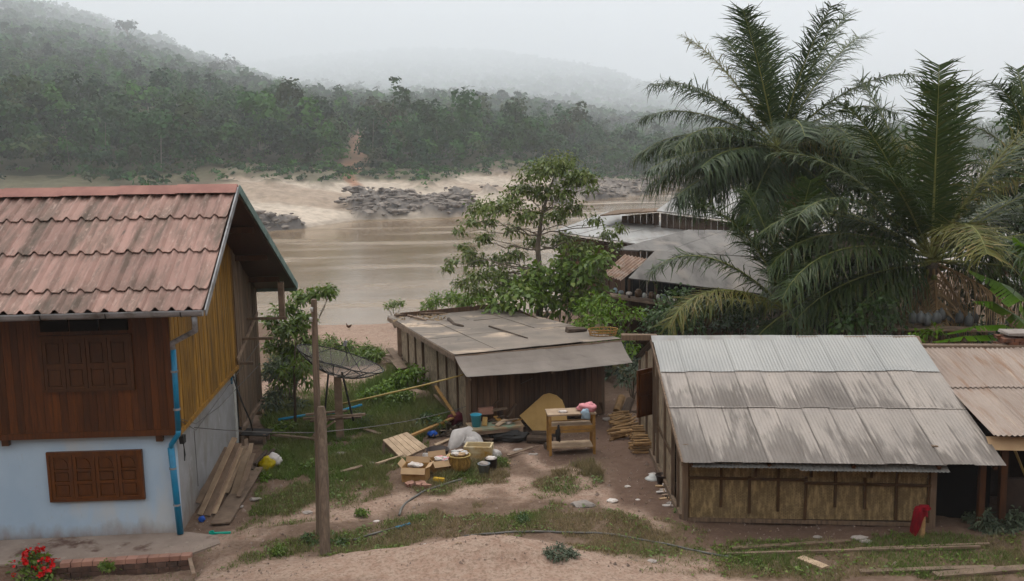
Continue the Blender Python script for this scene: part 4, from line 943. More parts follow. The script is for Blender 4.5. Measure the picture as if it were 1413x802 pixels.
rA, rB, rC, rD = P(535, 437, 37.6), P(627, 490, 27.1), P(857, 468, 29.2), P(690, 424, 39.4)
mb = MB(); NA, NB = 4, 3
def rq(s, t): return (rB.lerp(rC, s)).lerp(rA.lerp(rD, s), t)
for i in range(NA):
    for j in range(NB):
        s0, s1, t0, t1 = i/NA, (i+1.04)/NA, j/NB, (j+1.04)/NB
        l = .012*((i+j) % 3)+.006*(i % 2); vs = [rq(min(s0, 1), t0), rq(min(s1, 1), t0), rq(min(s1, 1), min(t1, 1)), rq(s0, min(t1, 1))]
        vs = [v+V((0, 0, l+random.uniform(0, .02))) for v in vs]; mb.slab(*vs, .012)
sroof = mb.build('roof', MT['roofgrey'], shed)
mb = MB(); mb.bar(rA-V((0, 0, .09)), rB-V((0, 0, .09)), .05, .15); mb.build('fascia', MT['oldplank'], sroof)
mb = MB(); mb.bar(rB-V((0, 0, .07)), rC-V((0, 0, .07)), .05, .08); mb.build('fascia', MT['oldplank'], sroof)
wB, wC = P(644, 521, 26.4), P(873, 500, 28.4); mb = MB()
for s0, s1 in ((0, .52), (.50, 1)):
    n = 8; vs = []; fs = []
    for j in range(5):
        for i in range(n+1):
            s = s0+(s1-s0)*i/n; p = (wB.lerp(wC, s)).lerp(rB.lerp(rC, s)-V((0, 0, .05)), j/4); p.z += -.05*math.sin(math.pi*j/4)+.02*mnoise.noise(p*1.5)+(.018 if s0 == 0 else 0)-.05*math.sin(math.pi*s)*(1-j/4); vs.append(p)
    for j in range(4):
        for i in range(n): q = j*(n+1)+i; fs.append((q, q+1, q+n+2, q+n+1))
    b0 = len(mb.v); mb.add(vs, fs); mb.add([v-V((0, 0, .012)) for v in vs], [f[::-1] for f in fs])
mb.build('awning', MT['roofawn'], shed)
for s in (.02, .5, .97):
    mb = MB(); mb.bar(wB.lerp(wC, s)-V((0, -.12, .12)), rB.lerp(rC, s)-V((0, 0, .24)), .05, .05); mb.build('awning_strut', MT['oldplank'], shed)
# things lying on the shed roof
def on_roof(px, py):
    n = (rC-rB).cross(rA-rB).normalized(); d = ray(px, py); o = V((0, 0, CAMH)); k = (rB-o).dot(n)/d.dot(n); return o+d*k
def branch(pxs, r, m, name, lab, cat, lift=.05):
    mb = MB(); pts = [on_roof(*p)+V((0, 0, lift+random.uniform(0, .04))) for p in pxs]; mb.tube(pts, [r*(1-.6*i/len(pts)) for i in range(len(pts))], 6); return mb.solo(name, MT[m], lab, cat, 'branches on the shed roof')
branch([(619, 443), (627, 450), (634, 452), (639, 453)], .07, 'log', 'dead_branch', 'short thick dead branch near the left middle of the shed roof', 'branch')
branch([(675, 453), (695, 460), (728, 469)], .03, 'log', 'dead_branch', 'long thin dead stick lying across the middle of the shed roof', 'branch')
branch([(545, 440), (570, 436), (595, 437), (615, 437)], .045, 'oldplank', 'dead_branch', 'crooked dead branch along the far edge of the shed roof', 'branch', .1)
branch([(560, 437), (575, 441), (588, 445)], .05, 'oldplank', 'dead_branch', 'forked grey branch end lying on the far corner of the shed roof', 'branch')
quads = []; nb = 160
cc = np.array([on_roof(random.uniform(545, 618), random.uniform(434, 444))+V((0, 0, .04)) for _ in range(nb)])
tag(npmesh('dead_leaves', cards(cc, rng.normal(size=(nb, 3))*.4+np.array([0, 0, 1]), rng.uniform(.08, .22, nb), .5), 4, MT['deadleaf']), kind='stuff')
p = on_roof(795, 459); mb = MB(); mb.box(p+V((0, 0, .10)), (.62, .35, .10), .2, j=.03); mb.solo('stone_slab', MT['log'], 'dark flat slab weighing down the shed roof near its right corner', 'slab')
p = on_roof(832, 464); t = thing('wicker_basket', 'shallow open wicker basket at the right corner of the shed roof', 'basket', p)
mb = MB()
for k in range(22):
    a = 6.283*k/22; mb.tube([p+V((.40*math.cos(a), .28*math.sin(a), .04)), p+V((.44*math.cos(a+.05), .31*math.sin(a+.05), .22))], .011, 4)
mb.build('weave', MT['bench'], t)
for z, r in ((.05, .40), (.13, .42), (.22, .45)):
    mb = MB(); mb.tube([p+V((r*math.cos(6.283*k/20), r*.7*math.sin(6.283*k/20), z)) for k in range(21)], .016, 5); mb.build('rim', MT['bench'], t)
# ------------------------------------------------------------------ things in front of the shed
pts2 = [(717, 574), (750, 545), (758, 543), (768, 546), (776, 553), (781, 566), (783, 582), (776, 590), (748, 600), (739, 599)]
mb = MB(); q = [P(x, y, 27.35+.011*(600-y)) for x, y in pts2]; mb.prism(q[::-1], (0, .03, .005)); mb.solo('plywood_sheet', MT['ply'], 'curved offcut of yellow plywood leaning on the shed front', 'plywood')
# low table of clutter
t0 = [P(651, 596, 26.3), P(723, 590, 26.7), P(716, 578, 27.45), P(642, 580, 27.1)]
zt = .42
t0 = [V((p.x, p.y, zt)) for p in t0]; ctr = sum(t0, V((0, 0, 0)))/4
t = thing('low_table', 'low table with peeling green top heaped with scraps under the awning', 'table', (ctr.x, ctr.y, 0))
mb = MB(); mb.slab(*t0, .05); mb.build('table_top', MT['greenpaint'], t)
for p in t0:
    q = p.lerp(ctr, .08); mb = MB(); mb.bar((q.x, q.y, -.05), (q.x, q.y, zt-.05), .08, .08, up=(0, 1, 0)); mb.build('leg', MT['oldplank'], t)
mb = MB(); mb.bar(t0[0].lerp(ctr, .1)-V((0, 0, .1)), t0[1].lerp(ctr, .1)-V((0, 0, .1)), .03, .1); mb.build('apron', MT['oldplank'], t)
mb = MB(); a, b = t0[0].lerp(t0[1], .55), t0[1]; mb.slab(V((a.x, a.y, .13)), V((b.x, b.y, .13)), V((t0[2].x, t0[2].y, .13)), V((ctr.x, ctr.y+.3, .13)), .03); mb.build('shelf', MT['oldplank'], t)
def tt(s, v, z=0.0): return (t0[0].lerp(t0[1], s)).lerp(t0[3].lerp(t0[2], s), v)+V((0, 0, z))
def bucket(name, c, r0, r1, h, m, lab, handle=True, fill=None, cat='bucket', rz=0.0):
    c = V(c); t = thing(name, lab, cat, c)
    mb = MB(); mb.lathe([(0, .004), (r0, .0), (r1, h), (r1+.012, h), (r1+.012, h-.02), (r1-.012, h-.004), (r0-.008, .02), (0, .02)], c, 22); mb.build('bucket_body', m, t, True)
    if handle:
        mb = MB(); mb.tube([c+V((r1*math.cos(a)*math.cos(rz), r1*math.cos(a)*math.sin(rz), h-.03+.13*math.sin(a)*.2-.0)) + V((-math.sin(rz), math.cos(rz), 0))*(-r1*math.sin(a)) for a in np.linspace(0, math.pi, 9)], .006, 5); mb.build('handle', MT['wire'], t)
    if fill:
        mb = MB(); mb.add(*blob((c.x, c.y, c.z+h-.02), (r1*.9, r1*.9, .07), random.random()*9, .35)); mb.build('contents', fill, t, True)
    return t
bucket('bucket', tt(.14, .45), .115, .15, .34, MT['blueplastic'], 'light blue bucket standing on the green low table')
SCR = [((.45, .55), (.9, .2), 'oldplank', 'dark scrap board in the middle of the low table clutter'), ((.62, .6), (.55, .9), 'bench', 'yellowish offcut at the back of the low table'), ((.8, .5), (.98, .25), 'bench', 'bright wooden batten at the open end of the low table'), ((.28, .35), (.36, .9), 'ply', 'small pale offcut right beside the blue bucket'), ((.4, .85), (.7, .8), 'log', 'black stick along the rear edge of the low table'), ((.5, .2), (.7, .45), 'plank', 'broken pale slat slanting on the low table')]
for (a, b, m, lab) in SCR:
    mb = MB(); mb.bar(tt(a[0], a[1], .03), tt(b[0], b[1], .07+random.uniform(0, .1)), random.uniform(.05, .16), .025, j=.01); mb.solo('wood_scrap', MT[m], lab, 'wood scrap', 'scraps on the low table')
mb = MB(); mb.add(*blob(tt(.75, .35, .05), (.09, .07, .06), 4)); mb.solo('crumpled_paper', MT['trash'], 'crumpled white paper on the low table among the scraps', 'paper', smooth=True)
# heap behind the table
for i, (a, b, w, m, lab) in enumerate((((648, 571), (700, 563), .2, 'oldplank', 'dark board leaning at the foot of the shed boards'), ((665, 572), (690, 552), .1, 'shedboard', 'upright splintered board against the shed front'), ((700, 575), (712, 557), .12, 'greyboard', 'grey board end propped behind the low table'), ((820, 555), (822, 575), .5, 'shedboard', 'squarish dark panel leaning at the right end of the shed front'))):
    mb = MB(); mb.bar(P(a[0], a[1], 27.3+i*.2+(1.3 if i == 3 else 0)), P(b[0], b[1], 27.45+i*.2+(1.3 if i == 3 else 0)), w, .03, j=.01); mb.solo('scrap_board', MT[m], lab, 'board')
mb = MB(); c = P(670, 567, 27.3); mb.box(c, (.42, .12, .19), .3, j=.004); h = mb.solo('hollow_block', MT['brickedge'], 'hollow clay block standing behind the blue bucket', 'block')
p = GP(690, 613); mb = MB(); mb.add(*blob((p.x+.25, p.y+.3, .14), (.55, .25, .17), 6, .35)); mb.solo('tarpaulin', MT['dark'], 'dark crumpled tarpaulin stuffed under the low table', 'tarpaulin')
# logs
for (a, b, r, lab) in (((728, 610), (762, 612), .11, 'thick bark covered log lying between low table and bench'), ((734, 602), (770, 603), .09, 'thinner dark log lying in front of the plywood'), ((752, 620), (782, 616), .10, 'stubby black log under the honey wood bench')):
    mb = MB(); A, B = GP(*a), GP(*b); A.z += r*.8; B.z += r*.8; mb.tube([A, A.lerp(B, .5)+rv(.02), B], [r, r*1.05, r*.9], 10); mb.solo('log', MT['log'], lab, 'log', 'logs by the shed')
# work bench
p = GP(788, 624); t = thing('work_bench', 'tall honey coloured wooden bench with a raised top and bottom shelf', 'bench', p)
W2, D2 = .58, .25; rot = Matrix.Rotation(.08, 3, 'Z')
def Bn(x, y, z): return p+rot @ V((x, y, z))
def bb(x0, x1, y0, y1, z0, z1, n, m='bench'):
    mb = MB(); hx(lambda a, b, z: Bn(a, b, z), x0, x1, y0, y1, z0, z1, mb); return mb.build(n, MT[m], t)
for sx in (-1, 1):
    for sy in (-1, 1):
        bb(sx*W2-.035, sx*W2+.035, sy*D2-.035, sy*D2+.035, -.03, 1.08 if True else .8, 'leg')
bb(-W2-.06, W2+.06, -D2-.05, D2+.08, 1.08, 1.12, 'bench_top', 'plank')
bb(-W2-.03, W2+.03, -D2-.055, -D2-.033, .70, .80, 'rail'); bb(-W2-.03, W2+.03, -D2-.055, -D2-.033, .62, .685, 'rail'); bb(-W2-.03, W2+.03, D2+.033, D2+.055, .70, .80, 'rail')
bb(-W2+.03, W2-.03, -D2-.03, D2+.03, .20, .235, 'shelf', 'plank'); bb(-W2+.03, W2-.03, -D2+.02, D2+.03, .745, .775, 'tray', 'plank')
mb = MB(); mb.add(*blob(Bn(.42, .0, 1.19), (.25, .2, .12), 8, .45)); mb.add(*blob(Bn(.52, .05, 1.24), (.13, .14, .09), 3, .4)); mb.solo('pink_cloth', MT['pink'], 'bundled pink cloth on the end of the honey wood bench', 'cloth', smooth=True)
mb = MB(); mb.add(*blob(Bn(.36, -.27, 1.08), (.12, .06, .17), 5, .4)); mb.solo('blue_cloth', MT['bluecloth'], 'pale blue rag hanging over the edge below the pink cloth', 'cloth', smooth=True)
mb = MB(); mb.add(*blob(Bn(-.22, -.1, 1.14), (.12, .07, .035), 9, .5)); mb.solo('white_rag', MT['trash'], 'small crumpled white rag on the honey bench top', 'rag', smooth=True)
mb = MB(); mb.add(*blob(Bn(-.38, -.32, .60), (.07, .06, .22), 11, .5)); mb.solo('dark_rag', MT['dark'], 'black rag hanging from the front rail of the honey bench', 'rag', smooth=True)
# tilted slatted crate
c4 = [P(554, 633, 25.15), P(590, 617, 25.8), P(562, 596, 26.3), P(528, 607, 25.7)]
cg = sum(c4, V((0, 0, 0)))/4; t = thing('slatted_table', 'small plank topped table tilted on the grass beside the cardboard boxes', 'table', (cg.x, cg.y, 0)); mb = MB()
for k in range(5):
    s0, s1 = k/5+.008, (k+1)/5-.008; mb.slab(c4[0].lerp(c4[1], s0), c4[0].lerp(c4[1], s1), c4[3].lerp(c4[2], s1), c4[3].lerp(c4[2], s0), .03)
mb.build('table_top', MT['plank'], t)
dn = V((-.04, -.12, -.32))
for k in range(4):
    a = c4[k].lerp(cg, .08)-V((0, 0, .03)); b = c4[(k+1) % 4].lerp(cg, .08)-V((0, 0, .03)); mb = MB(); mb.bar(a+V((0, 0, -.06)), b+V((0, 0, -.06)), .03, .1); mb.build('apron', MT['oldplank'], t)
    mb = MB(); mb.bar(a, V((a.x+dn.x, a.y+dn.y, min(a.z-.12, 0)-.02)), .07, .07, up=(0, 1, 0)); mb.build('leg', MT['oldplank'], t)
plank_between(P(556, 608, 26.2)+V((0, 0, .04)), P(625, 577, 28.0), .10, .05, MT['bench'], 'brown batten propped from the slatted table to the shed corner', None)
plank_between(P(601, 533, 30.2), P(628, 574, 28.0), .09, .04, MT['bench'], 'slanting batten leaning along the woven side wall of the shed', None)
for i, (a, b) in enumerate((((606, 541), (645, 578)), ((612, 552), (641, 592)), ((600, 545), (636, 585)), ((620, 560), (650, 596)))):
    A = GP(*b); A.z += .05; B = P(a[0], a[1], 30.6-.2*i); plank_between(A, B, .11, .03, MT['oldplank'], ['grey pole nearest the shed wall in the bundle at its corner', 'grey pole lowest in the bundle at the shed corner', 'grey pole farthest from the shed wall in the bundle', 'short grey pole ending at the front shed corner'][i], 'poles leaning on the shed side', random.uniform(-.4, .4))
for i in range(9):
    a = GP(536+random.uniform(-6, 14), 506+random.uniform(-12, 16)); b = GP(560+random.uniform(-8, 18), 520+random.uniform(-16, 14)); a.z += .1+.05*i; b.z += .1+.05*i
    mb = MB(); mb.bar(a, b, random.uniform(.12, .3), .03, j=.02); mb.solo('scrap_board', MT['greyboard' if i % 2 else 'oldplank'], 'weathered board in the scrap heap by the rear corner of the shed', 'board', 'boards heaped at the rear of the shed')
for i in range(14):
    a = GP(585+random.uniform(-14, 16), 533+random.uniform(-7, 9)); a.z += random.uniform(.05, .3); mb = MB(); mb.box(a, (random.uniform(.2, .45), random.uniform(.1, .22), .03), random.uniform(0, 3), Matrix.Rotation(random.uniform(-.4, .4), 3, 'X') @ Matrix.Rotation(random.uniform(0, 3), 3, 'Z'), j=.01)
    mb.solo('broken_tile', MT['stone' if i % 3 else 'brickedge'], 'broken slab in the rubble pile beside the woven shed wall', 'tile', 'broken slabs beside the shed')
p = GP(578, 552); mb = MB(); mb.add(*blob((p.x, p.y, .18), (.42, .3, .18), 12, .3)); mb.solo('grey_sheet', MT['oldplank'], 'crumpled pale grey sheet in the weeds beside the shed wall', 'sheet', smooth=True)
# cardboard boxes
def carton(c, sx, sy, h, rz, lab, fill):
    c = V(c); t = thing('cardboard_box', lab, 'box', c); rt = Matrix.Rotation(rz, 3, 'Z')
    f = lambda x, y, z: c+rt @ V((x, y, z)); th = .008; mb = MB()
    for (x0, x1, y0, y1) in ((-sx, sx, -sy, -sy+th), (-sx, sx, sy-th, sy), (-sx, -sx+th, -sy+th, sy-th), (sx-th, sx, -sy+th, sy-th)): hx(f, x0, x1, y0, y1, 0, h, mb)
    hx(f, -sx, sx, -sy, sy, -.006, .0, mb); mb.build('box_body', MT['card'], t)
    for (a, b, o, dz) in (((-sx, -sy), (sx, -sy), (.01, -.12), -.12), ((sx, sy), (-sx, sy), (0, .06), .13), ((-sx, sy), (-sx, -sy), (-.09, .01), .10), ((sx, -sy), (sx, sy), (.12, 0), .05)):
        mb = MB(); A, B = f(a[0], a[1], h), f(b[0], b[1], h); C, D = f(b[0]+o[0], b[1]+o[1], h+dz), f(a[0]+o[0], a[1]+o[1], h+dz); mb.slab(A, D, C, B, .006); mb.build('flap', MT['cardin'], t)
    for q in range(5):
        mb = MB(); mb.add(*blob(f(random.uniform(-sx, sx)*.5, random.uniform(-sy, sy)*.5, h-.02+random.uniform(0, .07)), (.14, .11, .05), random.random()*9, .5, 2)); mb.build('contents', MT[fill[q % len(fill)]], t, False)
carton(GP(574, 662), .30, .23, .37, -.15, 'open brown cardboard box of newspapers nearest the road', ['trash', 'stone'])
carton(GP(607, 652), .23, .21, .36, .35, 'cardboard box of plastic litter between the newspaper box and the basket', ['trash', 'pink', 'skin_white'])
c = GP(635, 651); t = thing('woven_basket', 'round woven bamboo basket overflowing with pale rubbish', 'basket', c)
mb = MB(); mb.lathe([(0, 0), (.2, .0), (.27, .14), (.285, .28), (.255, .42), (.27, .44), (.24, .43), (.22, .2), (0, .2)], c, 24, wob=.015); mb.build('basket_body', MT['basket'], t, True)
mb = MB(); mb.tube([c+V((.262*math.cos(6.283*k/24), .262*math.sin(6.283*k/24), .435)) for k in range(25)], .016, 6); mb.build('rim', MT['bamboo'], t)
for q in range(7):
    mb = MB(); a = q*1.3; mb.add(*blob(c+V((.13*math.cos(a), .13*math.sin(a), .45+.05*random.random())), (.10, .08, .05), q*1.7, .5, 2)); mb.build('rubbish', MT[['trash', 'cardin', 'skin_white'][q % 3]], t)
p = GP(661, 633); t = thing('foam_box', 'yellowed foam crate half covered by the white sack', 'box', p); rt = Matrix.Rotation(-.12, 3, 'Z'); f = lambda x, y, z: p+rt @ V((x, y, z))
mb = MB(); hx(f, -.36, .36, -.24, .24, 0, .05, mb)
for (x0, x1, y0, y1) in ((-.36, .36, -.24, -.19), (-.36, .36, .19, .24), (-.36, -.31, -.19, .19), (.31, .36, -.19, .19)): hx(f, x0, x1, y0, y1, .05, .38, mb)
mb.build('crate_body', MT['foam'], t); mb = MB(); hx(f, -.365, .365, -.245, .245, .20, .24, mb); mb.build('band', MT['foam'], t)
bm_pts = [P(620, 627, 25.9), P(632, 603, 26.4), P(644, 600, 26.5), P(655, 612, 26.3), P(669, 626, 26.0)]
mb = MB(); mb.tube(bm_pts, [.13, .24, .28, .26, .10], 14); w = [V(x) for x in mb.v]; mb.v = [tuple(x+V((.05*mnoise.noise(x*4), .05*mnoise.noise(x*4+V((9, 0, 0))), .07*mnoise.noise(x*5+V((0, 7, 0)))))) for x in w]
mb.solo('white_sack', MT['whitebag'], 'crumpled white sack draped over the yellowed foam crate', 'sack', smooth=True)
bucket('bucket', GP(668, 655), .11, .145, .29, MT['greyplastic'], 'grey bucket of slops nearest the path', True, MT['stone'])
bucket('bucket', GP(678, 648), .13, .155, .30, MT['darkplastic'], 'black bucket with pale contents behind the grey bucket', True, MT['trash'])
p = GP(604, 634); bucket('tub', p, .26, .3, .28, MT['darkplastic'], 'wide dark tub standing behind the cardboard boxes', False, None, 'tub')
mb = MB(); c = GP(606, 665); mb.box(c+V((0, 0, .05)), (.27, .13, .09), -.25, j=.012); MT['yellow'] = mat('yellow foam', (.62, .42, .13), rough=.9, bump=.2); mb.solo('foam_block', MT['yellow'], 'small yellow foam block on the dirt before the boxes', 'block')
for i in range(8):
    c = GP(563+3.8*i+random.uniform(-3, 3), 672+random.uniform(-3, 4)); mb = MB(); mb.box(c+V((0, 0, .05)), (.22, .11, .07), random.uniform(0, 3), j=.02); mb.solo('brick', MT['brickedge'], 'broken brick in the little heap before the newspaper box', 'brick', 'broken bricks by the boxes')
mb = MB(); c = GP(597, 605); mb.add(*blob(c+V((0, 0, .14)), (.13, .10, .085), 3, .4)); mb.solo('blue_bag', MT['deepblue'], 'shiny dark blue plastic bag lying in the weeds', 'bag', smooth=True)
for i, (a, lab) in enumerate((((589, 592), 'yellow plastic bag caught in weeds behind the slatted table'), ((606, 585), 'yellow plastic scrap by the corner battens'), ((613, 595), 'thin yellow strip standing by the blue bag'))):
    mb = MB(); c = GP(*a); mb.add(*blob(c+V((0, 0, .16)), (.10-.03*i, .06, .13-.02*i), 5+i, .5)); mb.solo('yellow_bag', MT['yellowbag'], lab, 'bag', smooth=True)
MT['maroon'] = mat('maroon cloth', (.10, .02, .03), rough=.9, bump=.3, bscale=14)
mb = MB(); c = GP(630, 590); mb.add(*blob(c+V((0, 0, .25)), (.28, .2, .2), 7, .45)); mb.solo('maroon_cloth', MT['maroon'], 'dark maroon cloth bundled at the shed corner', 'cloth', smooth=True)
for i, (a, s_, lab) in enumerate((((592, 640), .17, 'small white plastic bag between the tub and the cardboard boxes'), ((650, 620), .20, 'white bag slumped behind the foam crate'), ((684, 632), .13, 'small pale bag in the dirt behind the black bucket'))):
    c = GP(*a); mb = MB(); mb.add(*blob((c.x, c.y, c.z+s_*.7), (s_, s_*.8, s_), 13+i, .5, 3, 2.2)); mb.solo('plastic_bag', MT['whitebag'], lab, 'bag', smooth=True)
for i, (a, b, w, lab) in enumerate((((560, 630), (520, 645), .1, 'grey scrap plank lying beside the slatted table'), ((640, 605), (680, 612), .12, 'scrap plank between foam crate and low table'), ((600, 618), (632, 606), .09, 'thin scrap plank over the rubbish behind the tub'), ((700, 632), (735, 622), .08, 'splintered slat on the dirt before the low table'), ((575, 585), (600, 570), .1, 'short plank on the rubbish by the woven shed wall'), ((470, 655), (500, 648), .09, 'short weathered plank alone in the grass'))):
    A, B = GP(*a), GP(*b); A.z += .07; B.z += .10; plank_between(A, B, w, .03, MT['oldplank' if i % 2 else 'plank'], lab, None, .2)
# hoses and litter on the ground
def gline(pxs, r, m, name, lab, cat):
    pts = [GP(*p)+V((0, 0, r*.7)) for p in pxs]; q = []
    for i in range(len(pts)-1):
        p0 = pts[max(i-1, 0)]; p1 = pts[i]; p2 = pts[i+1]; p3 = pts[min(i+2, len(pts)-1)]
        for k in range(6):
            s = k/6; q.append(.5*((2*p1)+(p2-p0)*s+(2*p0-5*p1+4*p2-p3)*s*s+(3*p1-p0-3*p2+p3)*s**3))
    q.append(pts[-1]); q = [V((v.x, v.y, gzf(v.x, v.y)+r*.8)) for v in q]; mb = MB(); mb.tube(q, r, 7); return mb.solo(name, MT[m], lab, cat, smooth=True)
gline([(551, 712), (556, 700), (572, 687), (597, 675), (638, 662)], .026, 'hosegrey', 'hose', 'thick grey hose curving over the dirt path below the boxes', 'hose')
gline([(488, 746), (515, 738), (545, 730)], .022, 'hosegrey', 'hose', 'short grey hose in the grass ending in a blue joint', 'hose')
gline([(545, 730), (566, 724)], .028, 'bluehose', 'pipe_joint', 'blue pipe joint at the end of the short hose', 'pipe')
gline([(640, 741), (709, 735), (785, 736), (858, 741), (920, 752), (969, 763), (1010, 770)], .022, 'hosegrey', 'hose', 'long grey hose running over the grass bank towards the hut', 'hose')
LIT = [((866, 672), 'trash', .07), ((845, 692), 'trash', .14), ((805, 698), 'stone', .26), ((900, 655), 'trash', .1), ((736, 628), 'stone', .12), ((716, 622), 'stone', .15), ((690, 640), 'stone', .1), ((880, 690), 'trash', .06), ((510, 640), 'stone', .12), ((425, 708), 'stone', .12), ((470, 628), 'stone', .2), ((700, 640), 'cardin', .1), ((352, 690), 'stone', .14), ((330, 700), 'stone', .1), ((520, 720), 'trash', .08), ((590, 757), 'stone', .2), ((900, 775), 'stone', .1), ((1128, 742), 'stone', .1), ((1195, 748), 'stone', .12), ((1186, 744), 'stone', .16), ((840, 580), 'stone', .2)]
WHERE = ['tiny white scrap on the bare yard', 'white paper scrap on the bare damp yard', 'flat grey puddle shaped stone on the path', 'white rag by the hut door', 'pale stone before the honey bench', 'pale stone under the low table edge', 'small stone beside the grey bucket', 'tiny white scrap near the shoes', 'pale stone in the grass by the slatted table', 'pale stone by the timber post', 'large flat pale stone in the grass', 'buff paper scrap near the buckets', 'stone below the broad flat board', 'stone beside the muddy patch', 'white scrap on the path near the hose', 'big pale stone half sunk in the bank', 'stone beside the long hose', 'stone below the bamboo wall', 'small stone in the little heap under the bamboo wall', 'largest stone in the heap under the bamboo wall', 'stone beside the shed end']
for ((a, m, s), w) in zip(LIT, WHERE):
    c = GP(*a); vs, fs = blob((c.x, c.y, c.z+s*.12), (s, s*.7, s*.3), random.random()*20, .4, 2); mb = MB(); mb.add(vs, fs); mb.solo('litter_scrap' if m != 'stone' else 'stone', MT[m], w, 'litter' if m != 'stone' else 'stone')
# ground litter: leaves and chips nobody could count
n = 2600; lx = rng.uniform(-6, 6, n); ly = rng.uniform(18, 31, n); pa_, g_, d_ = soils(lx, ly); kq = (rng.uniform(size=n) < .5)
lc = np.stack([lx, ly, gz(lx, ly)+.012], 1)[kq]
tag(npmesh('debris', cards(lc, rng.normal(size=lc.shape)*.25+np.array([0, 0, 1]), rng.uniform(.02, .075, len(lc)), .5), 4, MT['deadleaf']), kind='stuff')
# tipped rubbish between the shed corner and the slatted table
pt = [G(random.uniform(556, 652), random.uniform(562, 606)) for _ in range(900)]; c_ = np.array([(p.x, p.y, gzf(p.x, p.y)+abs(random.gauss(0, .10))) for p in pt if inpoly(np.array([pix(np.array([p[:]]))[0][0]]), np.array([pix(np.array([p[:]]))[1][0]]), [(560, 590), (600, 560), (648, 572), (655, 606), (600, 612)])[0]])
MT['rubble'] = mat('mixed rubbish', (.20, .16, .125), (.09, .07, .055), 5, rough=.95, isl=.8)
tag(npmesh('rubbish', cards(c_, rng.normal(size=c_.shape)*.7+np.array([0, 0, .8]), rng.uniform(.06, .28, len(c_)), .35), 4, MT['rubble']), kind='stuff')
# pebbles and chips in the earth
n = 5200; lx = rng.uniform(-7, 9, n); ly = rng.uniform(17.5, 31, n); _, gq, _ = soils(lx, ly); kq = rng.uniform(size=n) < (.75-.5*gq); lx, ly = lx[kq], ly[kq]; n = len(lx)
s_ = rng.uniform(.008, .03, n)**1.0*np.where(rng.uniform(size=n) < .05, 2.2, 1)[:]; c_ = np.stack([lx, ly, gz(lx, ly)+.01], 1)
a_ = rng.uniform(0, 6.28, n); ca, sa = np.cos(a_)*s_, np.sin(a_)*s_; z_ = np.zeros(n)
p0 = c_+np.stack([ca, sa, z_-.01], 1); p1 = c_+np.stack([-sa, ca, z_-.01], 1); p2 = c_+np.stack([-ca, -sa, z_-.01], 1); p3 = c_+np.stack([sa, -ca, z_-.01], 1); tp = c_+np.stack([ca*.2, sa*.2, s_*.8], 1)
MT['pebble'] = mat('small stones', (.36, .29, .25), (.22, .17, .145), 2, rough=1, isl=.45)
tag(npmesh('gravel', np.concatenate([np.stack(q, 1) for q in ((p0, p1, tp), (p1, p2, tp), (p2, p3, tp), (p3, p0, tp))]), 3, MT['pebble']), kind='stuff')
# ================================================================== bamboo hut with the tin roof
hut = thing('bamboo_hut', 'bamboo walled hut under a big dusty grey tin roof', 'hut', (3.63, 21.06, 0))
eY, rY, eZ, rZ, xL, xR = 20.4, 25.5, 1.55, 3.05, 3.52, 9.93
def rf(x, t): return V((x, eY+(rY-eY)*t, eZ+(rZ-eZ)*t))
def tinrow(mb, x0, x1, t0, t1, n, lift, pitch=.076, amp=.003):
    w = (x1-x0)/n
    for k in range(n):
        a = x0+k*w; b = a+w+.05; l = lift+.009*(k % 2)
        o = (0, 0, l+random.uniform(0, .004)); e = random.uniform(-.004, .004)
        mb.corr(rf(a, t0+e), rf(min(b, x1+.03), t0+e), rf(min(b, x1+.03), t1+.02), rf(a, t1+.02), pitch, amp, 3, 6, off=o)
mb = MB(); tinrow(mb, xL, xR, .0, .42, 11, .0); tinrow(mb, xL, xR-.01, .40, .70, 11, .022); 
m, nt, bs, out = newmat('dust streaked tin'); tc = nt.nodes.new('ShaderNodeTexCoord'); sp = nt.nodes.new('ShaderNodeSeparateXYZ'); nt.links.new(tc.outputs['Object'], sp.inputs[0])
def mth(op, a, b=None, c=None):
    n = nt.nodes.new('ShaderNodeMath'); n.operation = op
    for i, x in enumerate((a, b, c)):
        if x is None: continue
        if hasattr(x, 'is_linked'): nt.links.new(x, n.inputs[i])
        else: n.inputs[i].default_value = x
    return n.outputs[0]
yy_ = mth('ADD', sp.outputs[1], mth('MULTIPLY', sp.outputs[0], .0964)); tt_ = mth('DIVIDE', mth('ADD', yy_, .594), 4.59)                     # 0 at the eave, 1 at the ridge
lo_ = mth('DIVIDE', tt_, .41); hi_ = mth('DIVIDE', mth('SUBTRACT', tt_, .41), .29); sel = mth('GREATER_THAN', tt_, .405)
cfr = mth('ADD', mth('MULTIPLY', lo_, mth('SUBTRACT', 1.0, sel)), mth('MULTIPLY', hi_, sel))   # position within one course of sheets
_, nA = noise_fac(nt, 1.1, (1.6, .35, .35), 6, seed=2); _, nB = noise_fac(nt, 7.0, (2.2, .18, .18), 5, seed=6); _, nC = noise_fac(nt, .8, (1, .3, .3), 3, seed=12)
gi = nt.nodes.new('ShaderNodeNewGeometry')
_, nD = noise_fac(nt, .55, (1.2, .8, .8), 3, seed=33)
e = mth('ADD', mth('ADD', mth('MULTIPLY', cfr, .42), mth('MULTIPLY', gi.outputs['Random Per Island'], .24)), mth('ADD', mth('MULTIPLY', nA, .9), mth('ADD', mth('MULTIPLY', nB, .7), mth('MULTIPLY', nD, 1.0))))
xs_ = mth('DIVIDE', mth('ADD', sp.outputs[0], .108), .574); fx = mth('ABSOLUTE', mth('SUBTRACT', mth('FRACT', xs_), .5))   # .5 at a seam
e = mth('SUBTRACT', e, mth('MULTIPLY', mth('MAXIMUM', mth('SUBTRACT', fx, .45), 0.0), 5.0))
e = mth('ADD', e, mth('MULTIPLY', mth('MINIMUM', mth('SUBTRACT', sp.outputs[0], .4), 3.5), .045))
dust = ramp(nt, e, 1.62, 1.78)
